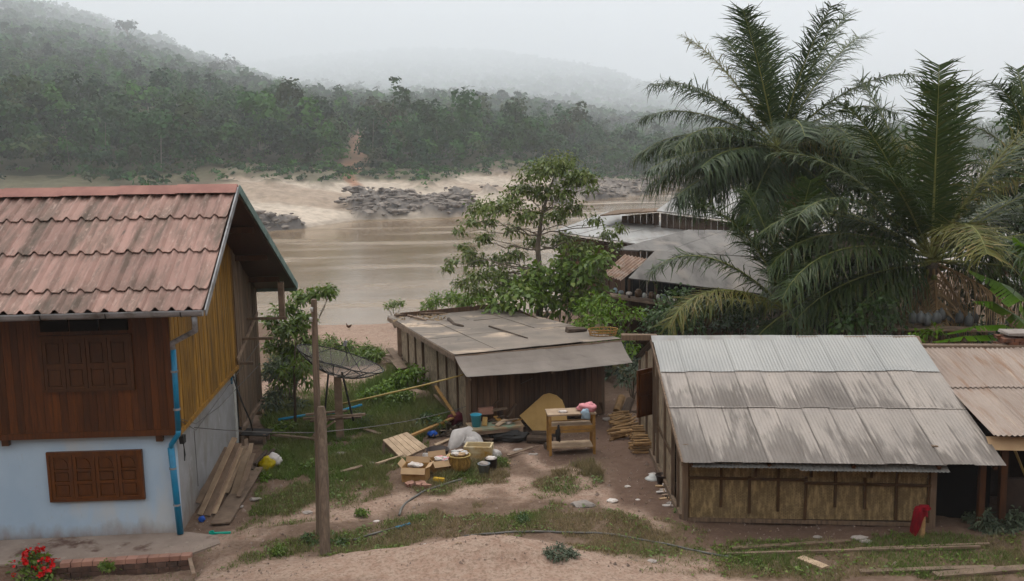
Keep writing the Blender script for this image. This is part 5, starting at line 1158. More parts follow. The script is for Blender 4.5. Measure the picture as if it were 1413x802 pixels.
f2, _ = noise_fac(nt, 3.0, (1, .4, .4), 5, seed=21); pale = mixc(nt, f2, (.355, .318, .287), (.295, .266, .243)); dk = mixc(nt, f2, (.14, .122, .108), (.185, .165, .15))
col = mixc(nt, dust, dk, pale)
f3, _ = noise_fac(nt, 22, (1, 1, 1), 3, lo=.66, hi=.72, seed=30); col = mixc(nt, f3, col, (.16, .11, .08))
g = nt.nodes.new('ShaderNodeNewGeometry'); mr = nt.nodes.new('ShaderNodeMapRange'); mr.inputs[3].default_value = .86; mr.inputs[4].default_value = 1.12; nt.links.new(g.outputs['Random Per Island'], mr.inputs[0])
h_ = nt.nodes.new('ShaderNodeHueSaturation'); nt.links.new(mr.outputs[0], h_.inputs['Value']); nt.links.new(col, h_.inputs['Color']); nt.links.new(h_.outputs[0], bs.inputs['Base Color']); bs.inputs['Roughness'].default_value = .62; bs.inputs['Specular IOR Level'].default_value = .3; bs.inputs['Metallic'].default_value = .1
MT['rooftin'] = m
hroof = mb.build('roof', MT['rooftin'], hut)
mb = MB(); tinrow(mb, xL+.01, xR-.02, .69, .99, 11, .045); tag(mb.build('upper_roof', MT['rooftinhi'], hroof), 'brighter upper course of tin sheets')
mb = MB(); mb.corr(V((xL, 29.2, 1.9)), V((xR, 29.2, 1.9)), V((xR, rY, rZ)), V((xL, rY, rZ)), .076, .01, 2, 3); mb.build('rear_roof', MT['roofdim'], hroof)
for x0, x1, dz in ((3.50, 6.55, .0), (6.70, 10.02, -.03)):
    mb = MB(); n = 10; vs = []
    for i in range(n+1):
        x = x0+(x1-x0)*i/n; dd = .01*mnoise.noise(V((x, 1, 0))); vs += [V((x, rY-.22, rZ-.03+dz+dd)), V((x, rY, rZ+.085+dz+dd)), V((x, rY+.22, rZ-.03+dz))]
    mb.add(vs, [(i*3+j, i*3+3+j, i*3+4+j, i*3+1+j) for i in range(n) for j in (0, 1)]); mb.build('ridge_cap', MT['roofpale'] if dz == 0 else MT['oldplank'], hroof)
mb = MB(); mb.bar((xL-.75, rY+.12, rZ+.02), (xL+.15, rY+.12, rZ+.02), .16, .14, j=.01); mb.build('ridge_beam', MT['greyboard'], hut)
mb = MB(); mb.bar((xL-.02, eY+.02, eZ-.04), (xL-.02, rY, rZ-.06), .04, .10); mb.build('bargeboard', MT['greyboard'], hut)
for t in (.06, .35, .68, .95):
    mb = MB(); q = rf(0, t); mb.bar((xL+.05, q.y, q.z-.06), (xR-.05, q.y, q.z-.06), .06, .06); mb.build('purlin', MT['dull'], hut)
for x in (3.7, 5.3, 7.0, 8.7, 9.8):
    mb = MB(); mb.bar(rf(x, .02)-V((0, 0, .13)), rf(x, .98)-V((0, 0, .13)), .07, .08); mb.build('rafter', MT['dull'], hut)
mb = MB(); mb.corr(V((xL+.2, eY+.06, eZ-.12)), V((6.2, eY+.06, eZ-.13)), V((6.2, eY+.4, eZ-.03)), V((xL+.2, eY+.4, eZ-.03)), .076, .008, 1, 4); mb.corr(V((5.9, eY+.03, eZ-.16)), V((8.9, eY+.05, eZ-.17)), V((8.9, eY+.4, eZ-.05)), V((5.9, eY+.4, eZ-.05)), .076, .008, 1, 4); mb.build('under_sheet', MT['rooftinhi'], hut)
# front wall: woven panels between dark battens
wx = [3.72, 4.42, 5.02, 5.62, 6.18, 6.80, 7.42, 8.06, 8.72]
tilt = lambda x: -.012*(x-3.7)
fy = 21.08
for k in range(8):
    x0, x1 = wx[k]+.035, wx[k+1]-.0; mb = MB(); zm = 1.02+tilt(x0)-(.06 if k > 3 else 0)
    mb.hexa([V((x0-.03, fy, .12)), V((x1+.03, fy, .12)), V((x1+.03, fy+.02, .12)), V((x0-.03, fy+.02, .12)), V((x0-.03, fy, zm)), V((x1+.03, fy, zm)), V((x1+.03, fy+.02, zm)), V((x0-.03, fy+.02, zm))]); mb.build('wall_panel', MT['matwall'], hut)
    mb = MB(); mb.hexa([V((x0-.03, fy-.004, zm)), V((x1+.03, fy-.004, zm)), V((x1+.03, fy+.02, zm)), V((x0-.03, fy+.02, zm)), V((x0-.03, fy-.004, 1.72)), V((x1+.03, fy-.004, 1.72)), V((x1+.03, fy+.02, 1.72)), V((x0-.03, fy+.02, 1.72))]); mb.build('wall_panel', MT['matwall'], hut)
for k, x in enumerate(wx):
    z0 = .08 if k in (0, 4, 8) else random.uniform(.1, .42); off = (0 if k % 2 else .12)*(0 < k < 8)
    mb = MB(); mb.bar((x, fy-.03, z0), (x+random.uniform(-.02, .02), fy-.03, 1.05), .055, .035, up=(0, 1, 0)); mb.bar((x+off, fy-.03, 1.05), (x+off, fy-.03, 1.72), .05, .035, up=(0, 1, 0)); mb.build('batten', MT['batten'], hut)
for (x0, x1, z) in ((3.72, 6.2, 1.02), (6.15, 8.75, .93)):
    mb = MB(); mb.bar((x0, fy-.05, z), (x1, fy-.05, z-.03), .03, .055); mb.build('rail', MT['batten'], hut)
mb = MB(); mb.bar((3.68, fy-.03, .09), (8.76, fy-.03, .05), .05, .08); mb.build('rail', MT['greyboard'], hut)
for x in (3.66, 8.80):
    mb = MB(); mb.bar((x, fy, -.15), (x, fy, 1.75), .12, .12, up=(0, 1, 0)); mb.build('post', MT['greyboard'], hut)
# left gable wall with doorway
def lw(b0, b1, z0, zt=None, n='side_wall', m='matside', x=3.64):
    mb = MB(); T = lambda b: min(eZ+(b-eY)*(rZ-eZ)/(rY-eY), rZ-(b-rY)*.31)-.08
    za, zb = (T(b0), T(b1)) if zt is None else (zt, zt)
    mb.hexa([V((x, b0, z0)), V((x+.03, b0, z0)), V((x+.03, b1, z0)), V((x, b1, z0)), V((x, b0, za)), V((x+.03, b0, za)), V((x+.03, b1, zb)), V((x, b1, zb))]); return mb.build(n, MT[m], hut)
lw(21.14, 21.75, .1); lw(22.55, 25.1, .1); lw(25.8, 28.9, .1); lw(21.75, 22.55, 1.75); lw(25.1, 25.8, .1, .7); lw(25.1, 25.8, 2.1)
for b in (21.74, 22.56, 23.8, 25.1, 25.8, 27.3, 28.9):
    mb = MB(); mb.bar((3.62, b, -.1), (3.62, b, min(eZ+(b-eY)*.294, rZ-(b-rY)*.31)-.1), .08, .06, up=(0, 1, 0)); mb.build('post', MT['greyboard'], hut)
mb = MB(); mb.bar((3.6, 21.2, .08), (3.6, 28.9, .08), .07, .14); mb.build('sill_beam', MT['greyboard'], hut)
mb = MB(); mb.bar((3.6, 22.6, 1.05), (3.6, 25.0, 1.07), .03, .06); mb.build('rail', MT['batten'], hut)
mb = MB(); mb.quad((3.7, 24.0, 0), (8.8, 24.0, 0), (8.8, 24.0, 2.5), (3.7, 24.0, 2.5)); mb.build('inner_dark_sheet', MT['black'], hut)  # black sheet painting the unlit inside of the hut
mb = MB(); p0 = V((3.60, 26.0, 1.12)); mb.hexa([p0, p0+V((.03, -.03, 0)), p0+V((-.42, -.42, 0)), p0+V((-.45, -.39, 0)), p0+V((0, 0, 1.15)), p0+V((.03, -.03, 1.15)), p0+V((-.42, -.42, 1.15)), p0+V((-.45, -.39, 1.15))]); shu = mb.build('shutter', MT['shutter'], hut)
for z0, z1 in ((.08, .52), (.60, 1.06)):
    mb = MB(); o = V((.035, -.045, 0)); mb.hexa([p0+o+V((-.02, -.02, z0)), p0+o+V((-.01, -.03, z0)), p0+o+V((-.38, -.40, z0)), p0+o+V((-.39, -.39, z0)), p0+o+V((-.02, -.02, z1)), p0+o+V((-.01, -.03, z1)), p0+o+V((-.38, -.40, z1)), p0+o+V((-.39, -.39, z1))]); mb.build('panel', MT['shutter'], shu)
mb = MB(); mb.bar((9.75, 21.0, -.1), (9.75, 21.0, 1.7), .12, .12, up=(0, 1, 0)); mb.build('post', MT['dull'], hut)
# ------------------------------------------------------------------ second hut with buff roof
h2 = thing('rusty_roofed_hut', 'open fronted dark hut under a buff rusty tin roof', 'hut', (11, 21.2, 0))
def rg(x, t): return V((x, 20.95+4.75*t, 2.0+.78*t))
mb = MB()
for (t0, t1, l) in ((0, .52, .0), (.5, 1.0, .028)):
    for k in range(8):
        a = 9.93+.82*k; o = (0, 0, l+.008*(k % 2)); mb.corr(rg(a, t0), rg(a+.86, t0), rg(a+.86, t1), rg(a, t1), .11, .016, 3, 6, off=o)
r2 = mb.build('roof', MT['roofrust'], h2)
mb = MB(); mb.hexa([V((8.86, 21.75, -.1)), V((10.25, 21.75, -.1)), V((10.25, 21.82, -.1)), V((8.86, 21.82, -.1)), V((8.86, 21.75, 1.8)), V((10.25, 21.75, 1.7)), V((10.25, 21.82, 1.7)), V((8.86, 21.82, 1.8))]); mb.build('dark_back_wall', MT['black'], h2)  # black sheet set close behind the open bay to paint its deep shade
mb = MB(); mb.bar(rg(9.95, 1.0)+V((0, .06, .05)), rg(16, 1.0)+V((0, .06, .02)), .24, .05, j=.01); mb.build('ridge_cap', MT['oldplank'], r2)
mb = MB(); mb.corr(V((9.5, 29.5, 1.6)), V((16, 29.5, 1.6)), rg(16, 1), rg(9.5, 1), .11, .016, 1, 3); mb.build('rear_roof', MT['roofbrown'], r2)
mb = MB(); mb.hexa([V((10.0, 23.2, 0)), V((16, 23.2, 0)), V((16, 23.35, 0)), V((10.0, 23.35, 0)), V((10, 23.2, 2)), V((16, 23.2, 2)), V((16, 23.35, 2)), V((10, 23.35, 2))]); mb.build('dark_back_wall', MT['dimwall'], h2)
mb = MB(); mb.hexa([V((10.35, 21.35, -.1)), V((16, 21.35, -.1)), V((16, 21.5, -.1)), V((10.35, 21.5, -.1)), V((10.35, 21.35, .95)), V((16, 21.35, .95)), V((16, 21.5, .95)), V((10.35, 21.5, .95))]); mb.build('low_wall', MT['dimwall'], h2)
for x in (10.3, 12.6):
    mb = MB(); mb.bar((x, 21.3, -.1), (x, 21.3, 1.7), .13, .13, up=(0, 1, 0)); mb.build('post', MT['dull'], h2)
mb = MB(); mb.slab(V((9.9, 21.02, 1.68)), V((12.5, 21.0, 1.64)), V((12.5, 21.25, 1.88)), V((9.9, 21.25, 1.90)), .01); mb.build('valance', MT['cardin'], h2)
mb = MB(); mb.tube([P(1378, 590, 20.7), P(1392, 603, 20.5), P(1402, 625, 20.4), P(1416, 660, 20.4)], [.025, .035, .03, .02], 6); mb.solo('dry_stalk', MT['bamboo'], 'pale dry stalk hanging from the buff tin roof', 'stalk')
ch = thing('brick_chimney', 'short sooty brick chimney standing behind the buff roof ridge', 'chimney', (12.55, 26.0, 2.2)); mb = MB()
for r in range(11):
    for k in range(3):
        o = .12 if r % 2 else 0
        for sy in (-.2, .2): mb.box((12.55-.26+.25*k+(o-.06), 26+sy, 2.1+r*.085), (.23, .2, .075), random.uniform(-.02, .02), j=.008)
    for sx in (-.26, .26): mb.box((12.55+sx, 26, 2.1+r*.085), (.16, .22, .075), 0, j=.006)
mb.build('brickwork', MT['brick'], ch); mb = MB(); mb.box((12.55, 26, 3.08), (.66, .56, .07), .02, j=.015); mb.build('cap', MT['stone'], ch)
# the huts are a little out of square: their fronts run nearer the road towards the far end
def skew(root):
    for o in list(COL.objects):
        q = o
        while q is not None and q != root: q = q.parent
        if q is None or o.type != 'MESH': continue
        me = o.data; n = len(me.vertices); c = np.empty(n*3, np.float32); me.vertices.foreach_get('co', c); c = c.reshape(-1, 3)
        L = np.array(rootloc(root)[:]); w = c+L; xl = w[:, 0]-3.63; yl = w[:, 1]-21.06
        w2_ = np.stack([3.56+xl*.985, 20.35+yl*.9-.095*xl, w[:, 2]*(1+.0135*np.clip(yl, -1, 6))], 1); root['_'] = 0
        xr = L[0]-3.63; yr = L[1]-21.06; L2 = np.array([3.56+xr*.985, 20.35+yr*.9-.095*xr, L[2]*(1+.0135*min(max(yr, -1), 6))])
        me.vertices.foreach_set('co', (w2_-L2).astype(np.float32).ravel()); me.update()
    root.location = V(L2); del root['_']
for q in (hut, h2, ch): skew(q)
# ------------------------------------------------------------------ things by the hut
fm = MB(); fm.tube([V((-.3, 0, 0)), V((-.05, .012, .006)), V((.3, -.01, 0))], [.028, .034, .026], 6)
def stick(c, rz, ry, s, lab, grp):
    o = bpy.data.objects.new('firewood_stick', stick.me); COL.objects.link(o); o.location = c; o.rotation_euler = (random.uniform(0, 6), ry, rz); o.scale = (s, random.uniform(.8, 1.35), random.uniform(.8, 1.2)); return tag(o, lab, 'firewood', grp)
me = bpy.data.meshes.new('firewood_stick'); me.from_pydata(fm.v, [], fm.f); me.materials.append(MT['firewood']); stick.me = me
for layer in range(5):
    for k in range(8):
        c = GP(888+random.uniform(-4, 4), 626-k*3.4); stick((c.x, c.y, c.z+.04+.062*layer), random.uniform(-.14, .14), random.uniform(-.05, .05), random.uniform(.95, 1.25), 'split stick in the neat firewood stack against the hut wall', 'firewood stacked by the hut')
for layer in range(4):
    for k in range(10):
        c = GP(864+random.uniform(-14, 10), 606-k*3.2); stick((c.x, c.y, c.z+.03+.05*layer), .5+random.uniform(-.4, .4), random.uniform(-.1, .1), random.uniform(.8, 1.3), 'split stick in the loose firewood heap behind the neat stack', 'firewood heaped behind the stack')
for i, (a, b, r, lab) in enumerate((((851, 568), (858, 548), .12, 'pale log standing beside the end wall of the shed'), ((862, 572), (870, 552), .13, 'thick log leaning next to the pale upright log'), ((880, 570), (845, 574), .09, 'log lying across behind the loose firewood'))):
    A = GP(*a); B = P(b[0], b[1], A.y+.5); mb = MB(); mb.tube([A, A.lerp(B, .5), B], r, 9); mb.solo('log', MT['log'] if i else MT['firewood'], lab, 'log', 'logs behind the firewood')
bucket('bucket', GP(914, 667), .12, .16, .22, MT['darkplastic'], 'black bowl shaped bucket at the hut doorway', False)
mb = MB(); c = GP(901, 661); mb.lathe([(.0, .10), (.10, .09), (.12, .03), (.19, .0), (.2, .01), (.13, .045), (.0, .11)], c, 18); mb.solo('white_basin', MT['skin_white'], 'upturned white basin beside the black bucket', 'basin', smooth=True)
SHO = [((912, 672), 'pale sandal nearest the black bucket'), ((918, 677), 'light sandal second in the row at the doorway'), ((913, 680), 'grey shoe lying toe out in the doorway row'), ((921, 684), 'dusty sandal in the middle of the doorway row'), ((917, 689), 'dark shoe low in the doorway row'), ((925, 695), 'white sandal at the near end of the doorway row'), ((922, 699), 'brown sandal nearest the road in the doorway row')]
for i, (a, lab) in enumerate(SHO):
    c = GP(*a); mb = MB(); rt = Matrix.Rotation(.3+random.uniform(-.5, .5), 3, 'Z'); out = [(-.13, -.035), (-.06, -.045), (.06, -.05), (.12, -.035), (.135, 0), (.12, .035), (.06, .05), (-.06, .042), (-.13, .03)]
    t = thing('sandal', lab, 'sandal', c, 0, 'footwear at the hut door'); mb.prism([c+rt @ V((x, y, .01)) for x, y in out], (0, 0, .025)); mb.build('sole', MT[['cardin', 'stone', 'trash', 'oldplank'][i % 4]], t)
    mb = MB(); mb.tube([c+rt @ V((.05, .05*math.cos(q), .035+.045*math.sin(q))) for q in np.linspace(0, math.pi, 7)], .014, 5); mb.build('strap', MT[['trash', 'dark', 'cardin'][i % 3]], t)
# red cloth on a stump post
p = GP(1270, 741); t = thing('stump_post', 'short pale post by the bamboo wall with red cloth over it', 'post', p); mb = MB(); mb.tube([p-V((0, 0, .1)), p+V((.01, 0, .3)), p+V((0, 0, .56))], [.085, .08, .075], 10); mb.build('shaft', MT['firewood'], t)
mb = MB(); n = 26; vs = []; fs = []
for j in range(9):
    for k in range(n):
        a = 2*math.pi*k/n; v = j/8; left = max(0, -math.cos(a-.35)); ln = .15+.05*math.sin(3*a+1)+.42*left**2.2; z = .60-ln*max(0, v-.25)/.75 if v > .25 else .60-.01*v
        r = (.10*min(1, v/.3))+.028*v*math.sin(6*a+2)+.012*math.sin(11*a)*v+.07*left*v; z += .03*math.sin(3*a)*v+(.05*(1-v))
        vs.append(p+V((r*math.cos(a)*1.15, r*math.sin(a), z)))
for j in range(8):
    for k in range(n): q = j*n+k; fs.append((q, j*n+(k+1) % n, (j+1)*n+(k+1) % n, q+n))
mb.add(vs, fs); mb.add(*blob(p+V((.05, -.01, .62)), (.12, .11, .06), 4, .45)); mb.solo('red_cloth', MT['red'], 'crimson cloth draped over the short post by the bamboo wall', 'cloth', smooth=True)
# planks on the grass at the lower right
for (a, b, w, m, lab) in (((1010, 759), (1172, 749), .12, 'greyboard', 'grey plank farthest back on the grass below the bamboo wall'), ((1000, 767), (1352, 757), .07, 'oldplank', 'longest thin pale plank lying along the grass'), ((1180, 760), (1365, 753), .05, 'oldplank', 'thin bamboo length beside the longest plank'), ((1186, 791), (1372, 785), .13, 'oldplank', 'pale thick board at the very edge of the road'), ((1290, 796), (1430, 785), .22, 'oldplank', 'reddish wide board crossing the pale thick board'), ((1104, 772), (1139, 786), .2, 'plank', 'short pale offcut lying alone on the grass'), ((60, 800), (10, 790), .0, 'plank', '')):
    if w == 0: continue
    A, B = GP(*a), GP(*b); A.z += .035; B.z += .035; plank_between(A, B, w, .045, MT[m], lab, 'planks on the grass by the road')
# ================================================================== houses by the river
def roofslab(par, name, cs, m, thick=.05, nsheet=6):
    A, B, C, D = [P(*c) for c in cs]; mb = MB()
    for k in range(nsheet):
        s0, s1 = k/nsheet, min((k+1.05)/nsheet, 1); o = V((0, 0, .02*(k % 2)+random.uniform(0, .015))); mb.slab(A.lerp(B, s0)+o, A.lerp(B, s1)+o, D.lerp(C, s1)+o, D.lerp(C, s0)+o, thick)
    return mb.build(name, MT[m], par)
def wallq(par, name, a, b, z0, m, boards=True, dz=.1):
    a, b = P(*a), P(*b); n = max(3, int((b-a).length/.35)); mb = MB(); d = (b-a).normalized(); s = V((-d.y, d.x, 0)).normalized()*.05
    for k in range(n):
        p, q = a.lerp(b, k/n), a.lerp(b, (k+.95)/n); o = s*random.uniform(0, .5)
        mb.hexa([V((p.x, p.y, z0))+o, V((q.x, q.y, z0))+o, V((q.x, q.y, z0))+s+o, V((p.x, p.y, z0))+s+o, p-V((0, 0, dz))+o, q-V((0, 0, dz))+o, q+s-V((0, 0, dz))+o, p+s-V((0, 0, dz))+o])
    return mb.build(name, MT[m], par)
t = thing('riverside_house', 'highest of the riverside houses, pale tin roof over a brown wall', 'house', P(980, 330, 58))
roofslab(t, 'roof', ((905, 291, 58), (1085, 312, 56), (1112, 272, 62), (955, 257, 63)), 'roofpale', .06, 8); wallq(t, 'wall', (858, 296, 59.5), (910, 291, 59.2), -2, 'greyboard'); wallq(t, 'wall', (912, 292, 58.6), (1062, 312, 56.6), -2, 'roofbrown')
roofslab(t, 'porch_roof', ((828, 297, 58), (906, 291, 57.6), (912, 287, 60.6), (850, 290, 60.6)), 'greyboard', .08, 3)
t = thing('riverside_house', 'riverside house with the lowest pale roof reaching towards the water', 'house', P(870, 345, 57))
roofslab(t, 'roof', ((764, 319, 56), (880, 337, 53), (1000, 322, 58), (838, 292, 63)), 'roofpale', .06, 7); wallq(t, 'wall', (772, 321, 56.6), (880, 338, 53.6), -4, 'shedboard'); mb = MB(); a = P(775, 322, 56.4); mb.bar(a, V((a.x, a.y, -4)), .2, .2, up=(0, 1, 0)); mb.build('post', MT['oldplank'], t)
t = thing('lean_to_kitchen', 'dark open kitchen lean-to with grey roofs and a shelf of jars', 'kitchen', P(930, 470, 47))
roofslab(t, 'roof', ((848, 344, 48.5), (1095, 357, 46.6), (1125, 322, 52.4), (950, 317, 54)), 'roofdim', .06, 7)
roofslab(t, 'lean_roof', ((867, 384, 45), (1105, 412, 43.2), (1108, 358, 46.8), (904, 346, 48)), 'roofdim', .05, 6)
mb = MB(); A, B, C, D = P(831, 378, 45.1), P(857, 387, 44.6), P(895, 358, 47.4), P(862, 351, 47.9); mb.corr(A, B, C, D, .14, .03, 2, 6); tag(mb.build('side_roof', MT['rustsheet'], t), 'rusty corrugated sheet')
wallq(t, 'wall', (862, 360, 49.5), (1040, 365, 48.5), -4, 'black'); wallq(t, 'wall', (838, 408, 45.6), (1040, 430, 44.4), -5, 'dull')  # black boards paint the dark under the kitchen roof
mb = MB(); mb.slab(P(838, 408, 45), P(945, 424, 44.4), P(945, 419, 45.2), P(840, 404, 45.8), .09); shelf = mb.build('shelf', MT['oldplank'], t)
mb = MB(); mb.slab(P(845, 432, 45), P(935, 450, 44.4), P(935, 446, 45), P(845, 429, 45.6), .12); mb.build('shelf', MT['greyboard'], t)
for (px, py, Yd) in ((840, 385, 45.3), (868, 386, 45.1), (905, 392, 44.9), (966, 398, 44.4), (1010, 402, 44.0)):
    mb = MB(); a = P(px, py, Yd); mb.bar(a, V((a.x, a.y, -4)), .11, .11, up=(0, 1, 0)); mb.build('post', MT['shedboard'], t)
JAR = [(849, 402, .10, .22, 'bluecloth', 'pale blue bottle at the far end of the kitchen shelf'), (857, 404, .13, .16, 'greyplastic', 'squat grey jar second along the kitchen shelf'), (868, 405, .15, .14, 'trash', 'low whitish bowl on the kitchen shelf'), (881, 408, .17, .36, 'brownjar', 'tallest brown jar on the kitchen shelf'), (889, 409, .10, .22, 'skin_white', 'first white jar beside the tallest brown jar'), (899, 410, .14, .30, 'brownjar', 'brown jar between the white jars'), (908, 411, .09, .22, 'skin_white', 'middle white jar on the kitchen shelf'), (916, 413, .13, .28, 'greyplastic', 'grey pot right of the middle white jar'), (923, 414, .08, .24, 'skin_white', 'slim white bottle towards the near end of the shelf'), (931, 415, .1, .18, 'trash', 'last pale cup at the near end of the shelf')]
for (px, py, r, h, m, lab) in JAR:
    c = P(px, py+2, 45.1-.006*(px-840)); mb = MB(); mb.lathe([(0, 0), (r*.85, 0), (r, h*.3), (r*.95, h*.75), (r*.6, h*.9), (r*.65, h), (0, h)], c, 14); mb.solo('jar', MT[m], lab, 'jar', 'jars on the kitchen shelf', True)
t = thing('brown_roofed_shack', 'dim shack with a low dusty brown roof behind the young palm', 'shack', P(1130, 380, 44))
roofslab(t, 'roof', ((1062, 372, 42), (1180, 380, 41), (1230, 318, 48), (1095, 322, 49)), 'roofbrown', .06, 6); wallq(t, 'wall', (1064, 375, 42.4), (1180, 383, 41.4), -3, 'black'); wallq(t, 'wall', (1180, 383, 41.4), (1228, 330, 47.4), -3, 'dull')  # black front boards paint the dark under the shack roof
mb = MB(); a = P(1380, 352, 60); t = thing('distant_hut', 'low grey roofed hut far behind the right-hand side palm trunk'.replace('right-hand side ', 'tallest '), 'hut', P(1400, 372, 60)); roofslab(t, 'roof', ((1375, 350, 58), (1440, 352, 58), (1440, 338, 62), (1385, 337, 62)), 'roofdim', .08, 3); wallq(t, 'wall', (1378, 350, 58.4), (1440, 352, 58.4), 0, 'dull')
for i in range(5):
    c = G(1368+i*9, 388-4*(i % 2), 0); c.z = gzf(c.x, c.y); mb = MB(); mb.box(c+V((0, 0, .2)), (.9, .7, .22), .3*i, j=.06); mb.solo('concrete_slab', MT['skin_white'], 'pale concrete slab on the bare ground behind the banana leaves', 'slab', 'slabs behind the banana plant')
MT['jug'] = mat('dusty clear jug', (.16, .17, .17), (.09, .09, .09), 4, rough=.35, objv=.4)
# sacks and jars in the gloom under the palms
for i in range(12):
    c = P(1262+i*7.5+random.uniform(-3, 3), 440+random.uniform(-6, 4), 30.5+random.uniform(-.5, 1.2)); mb = MB(); mb.lathe([(0, 0), (.12, .0), (.135, .06), (.13, .22), (.09, .30), (.04, .33), (.04, .38), (0, .38)], (c.x, c.y, c.z-.14), 12); mb.solo('water_jug', MT['jug'], 'dusty plastic jug in the dim heap under the largest palm', 'jug', 'plastic jugs under the palms', True)
c = P(1280, 452, 30.8); mb = MB(); mb.bar(P(1230, 452, 30.8), P(1370, 455, 30.2), .6, .06); o = mb.solo('rack_board', MT['oldplank'], 'dark board carrying the plastic jugs under the palms', 'board')
for px in (1240, 1300, 1360):
    mb = MB(); a = P(px, 455, 30.7); mb.bar(a, V((a.x, a.y, -.6)), .1, .1, up=(0, 1, 0)); mb.build('leg', MT['oldplank'], o)
# ================================================================== palms
def frond(par, base, az, e0, droop, L, mats, nl=64, leaf=.85, wid=.047, hang=.55, twist=0.0):
    n = 15; pts = []; p = V(base); el = e0; step = L/(n-1); side = V((-math.sin(az), math.cos(az), 0)); swing = random.uniform(-.25, .25)
    for i in range(n):
        pts.append(p.copy()); a2 = az+swing*i/n; d = V((math.cos(a2)*math.cos(el), math.sin(a2)*math.cos(el), math.sin(el))); p = p+d*step; el -= droop/(n-1)*(.25+2.1*(i/(n-1))**1.5)
    A = np.array([q[:] for q in pts]); s = np.linspace(.13, .995, nl); x = s*(n-1); i0 = np.clip(x.astype(int), 0, n-2); f = (x-i0)[:, None]
    C = A[i0]*(1-f)+A[i0+1]*f; T = unit(A[i0+1]-A[i0]); sd = np.array(side[:]); Sd = unit(sd-T*(T@sd)[:, None]); Nn = np.cross(T, Sd)
    Nn = np.where(Nn[:, 2:3] < 0, Nn, Nn)
    out = []
    prof = leaf*(np.sin(np.pi*(.14+.68*s))**.8)*.97+.04
    for sg in (-1, 1):
        l = prof*rng.uniform(.82, 1.1, nl); fwd = rng.uniform(.40, .85, nl)[:, None]; upv = rng.uniform(-.15, .25, nl)[:, None]
        d = unit(Sd*sg*(1+twist*sg*.4)+T*fwd+Nn*upv*np.sign(Nn[:, 2:3]+1e-6)); dn = np.array([[0, 0, -1.0]]); w = (np.cross(d, Nn)); w = unit(w)*(wid*.5)
        jit = rng.normal(size=(nl, 3))*.075
        h = hang*rng.uniform(.6, 1.4, nl)[:, None]
        wk = rng.uniform(.7, 1.2, (nl, 1)); w = w*wk; prev = C; pw = .75; brk = np.where(rng.uniform(size=(nl, 1)) < .06, rng.uniform(.3, .7, (nl, 1)), 1.0)
        for q, (fr, dp, ww) in enumerate(((.36, .05, 1.0), (.70, .30, .8), (.93, .80, .12))):
            nx_ = C+(d+jit*(1+q))*l[:, None]*fr*brk+dn*l[:, None]*dp*h
            out.append(np.stack([prev-w*pw, prev+w*pw, nx_+w*ww, nx_-w*ww], 1)); prev = nx_; pw = ww
    o = npmesh('frond', np.concatenate(out)-np.array(rootloc(par)[:])[None, None], 4, mats[0], par)
    mb = MB(); mb.tube(pts, [.055*(1-.85*i/(n-1)) for i in range(n)], 5); mb.build('stalk', mats[1], o)
    return o
def palm(base, top, label, fr, L, r0=.19, r1=.14, mats=('frond', 'rachis'), dry=(), nuts=8, seed=1, nl=110, leaf=1.0):
    """fr: (angle round the crown seen from the road, angle away from the road, droop, length factor)"""
    random.seed(seed); base = V(base); top = V(top); t = thing('palm_tree', label, 'palm', base)
    mb = MB(); n = 9; mb.tube([base.lerp(top, i/n)+V((.12*math.sin(i*.5), 0, 0))*(i < n)-V((0, 0, .4))*(i == 0) for i in range(n+1)], [r0+(r1-r0)*i/n+(.08 if i == 0 else 0) for i in range(n+1)], 12); mb.build('trunk', MT['palmbark'], t, True)
    for k, (th, ph, dr, lf) in enumerate(fr):
        th = R(th+random.uniform(-3, 3)); ph = R(ph); d = V((math.cos(th)*math.cos(ph), math.sin(ph), math.sin(th)*math.cos(ph)))
        e0 = math.asin(max(-1, min(1, d.z))); az = math.atan2(d.y, d.x); m = (MT['frondyellow'] if k % 13 == 5 else MT[mats[0]] if k % 3 else MT['frondolive'], MT[mats[1]])
        low = 1-max(0.0, math.sin(e0)); frond(t, top+V((random.uniform(-.1, .1), random.uniform(-.1, .1), .05+.2*max(0, math.sin(e0)))), az, e0, dr*random.uniform(.9, 1.1), L*lf*random.uniform(.95, 1.05), m, nl, leaf, hang=.12+.95*low**1.3)
    for k, (th, ph) in enumerate(dry):
        th = R(th); ph = R(ph); d = V((math.cos(th)*math.cos(ph), math.sin(ph), math.sin(th)*math.cos(ph)))
        frond(t, top, math.atan2(d.y, d.x), math.asin(d.z), .9, L*.6, (MT['fronddry'], MT['rachisdry']), 60, leaf*.75, hang=1.3)
    for k in range(nuts):
        a = k*.9; c = top+V((.30*math.cos(a), .30*math.sin(a), -.18-.16*(k % 3))); mb = MB(); mb.lathe([(0, -.13), (.08, -.10), (.115, 0), (.08, .10), (0, .14)], c, 10); mb.build('coconut', MT['coconut'], t, True)
    return t
def ground_under(px, py, Yd):
    p = P(px, py, Yd); return V((p.x, p.y, gzf(p.x, p.y)))
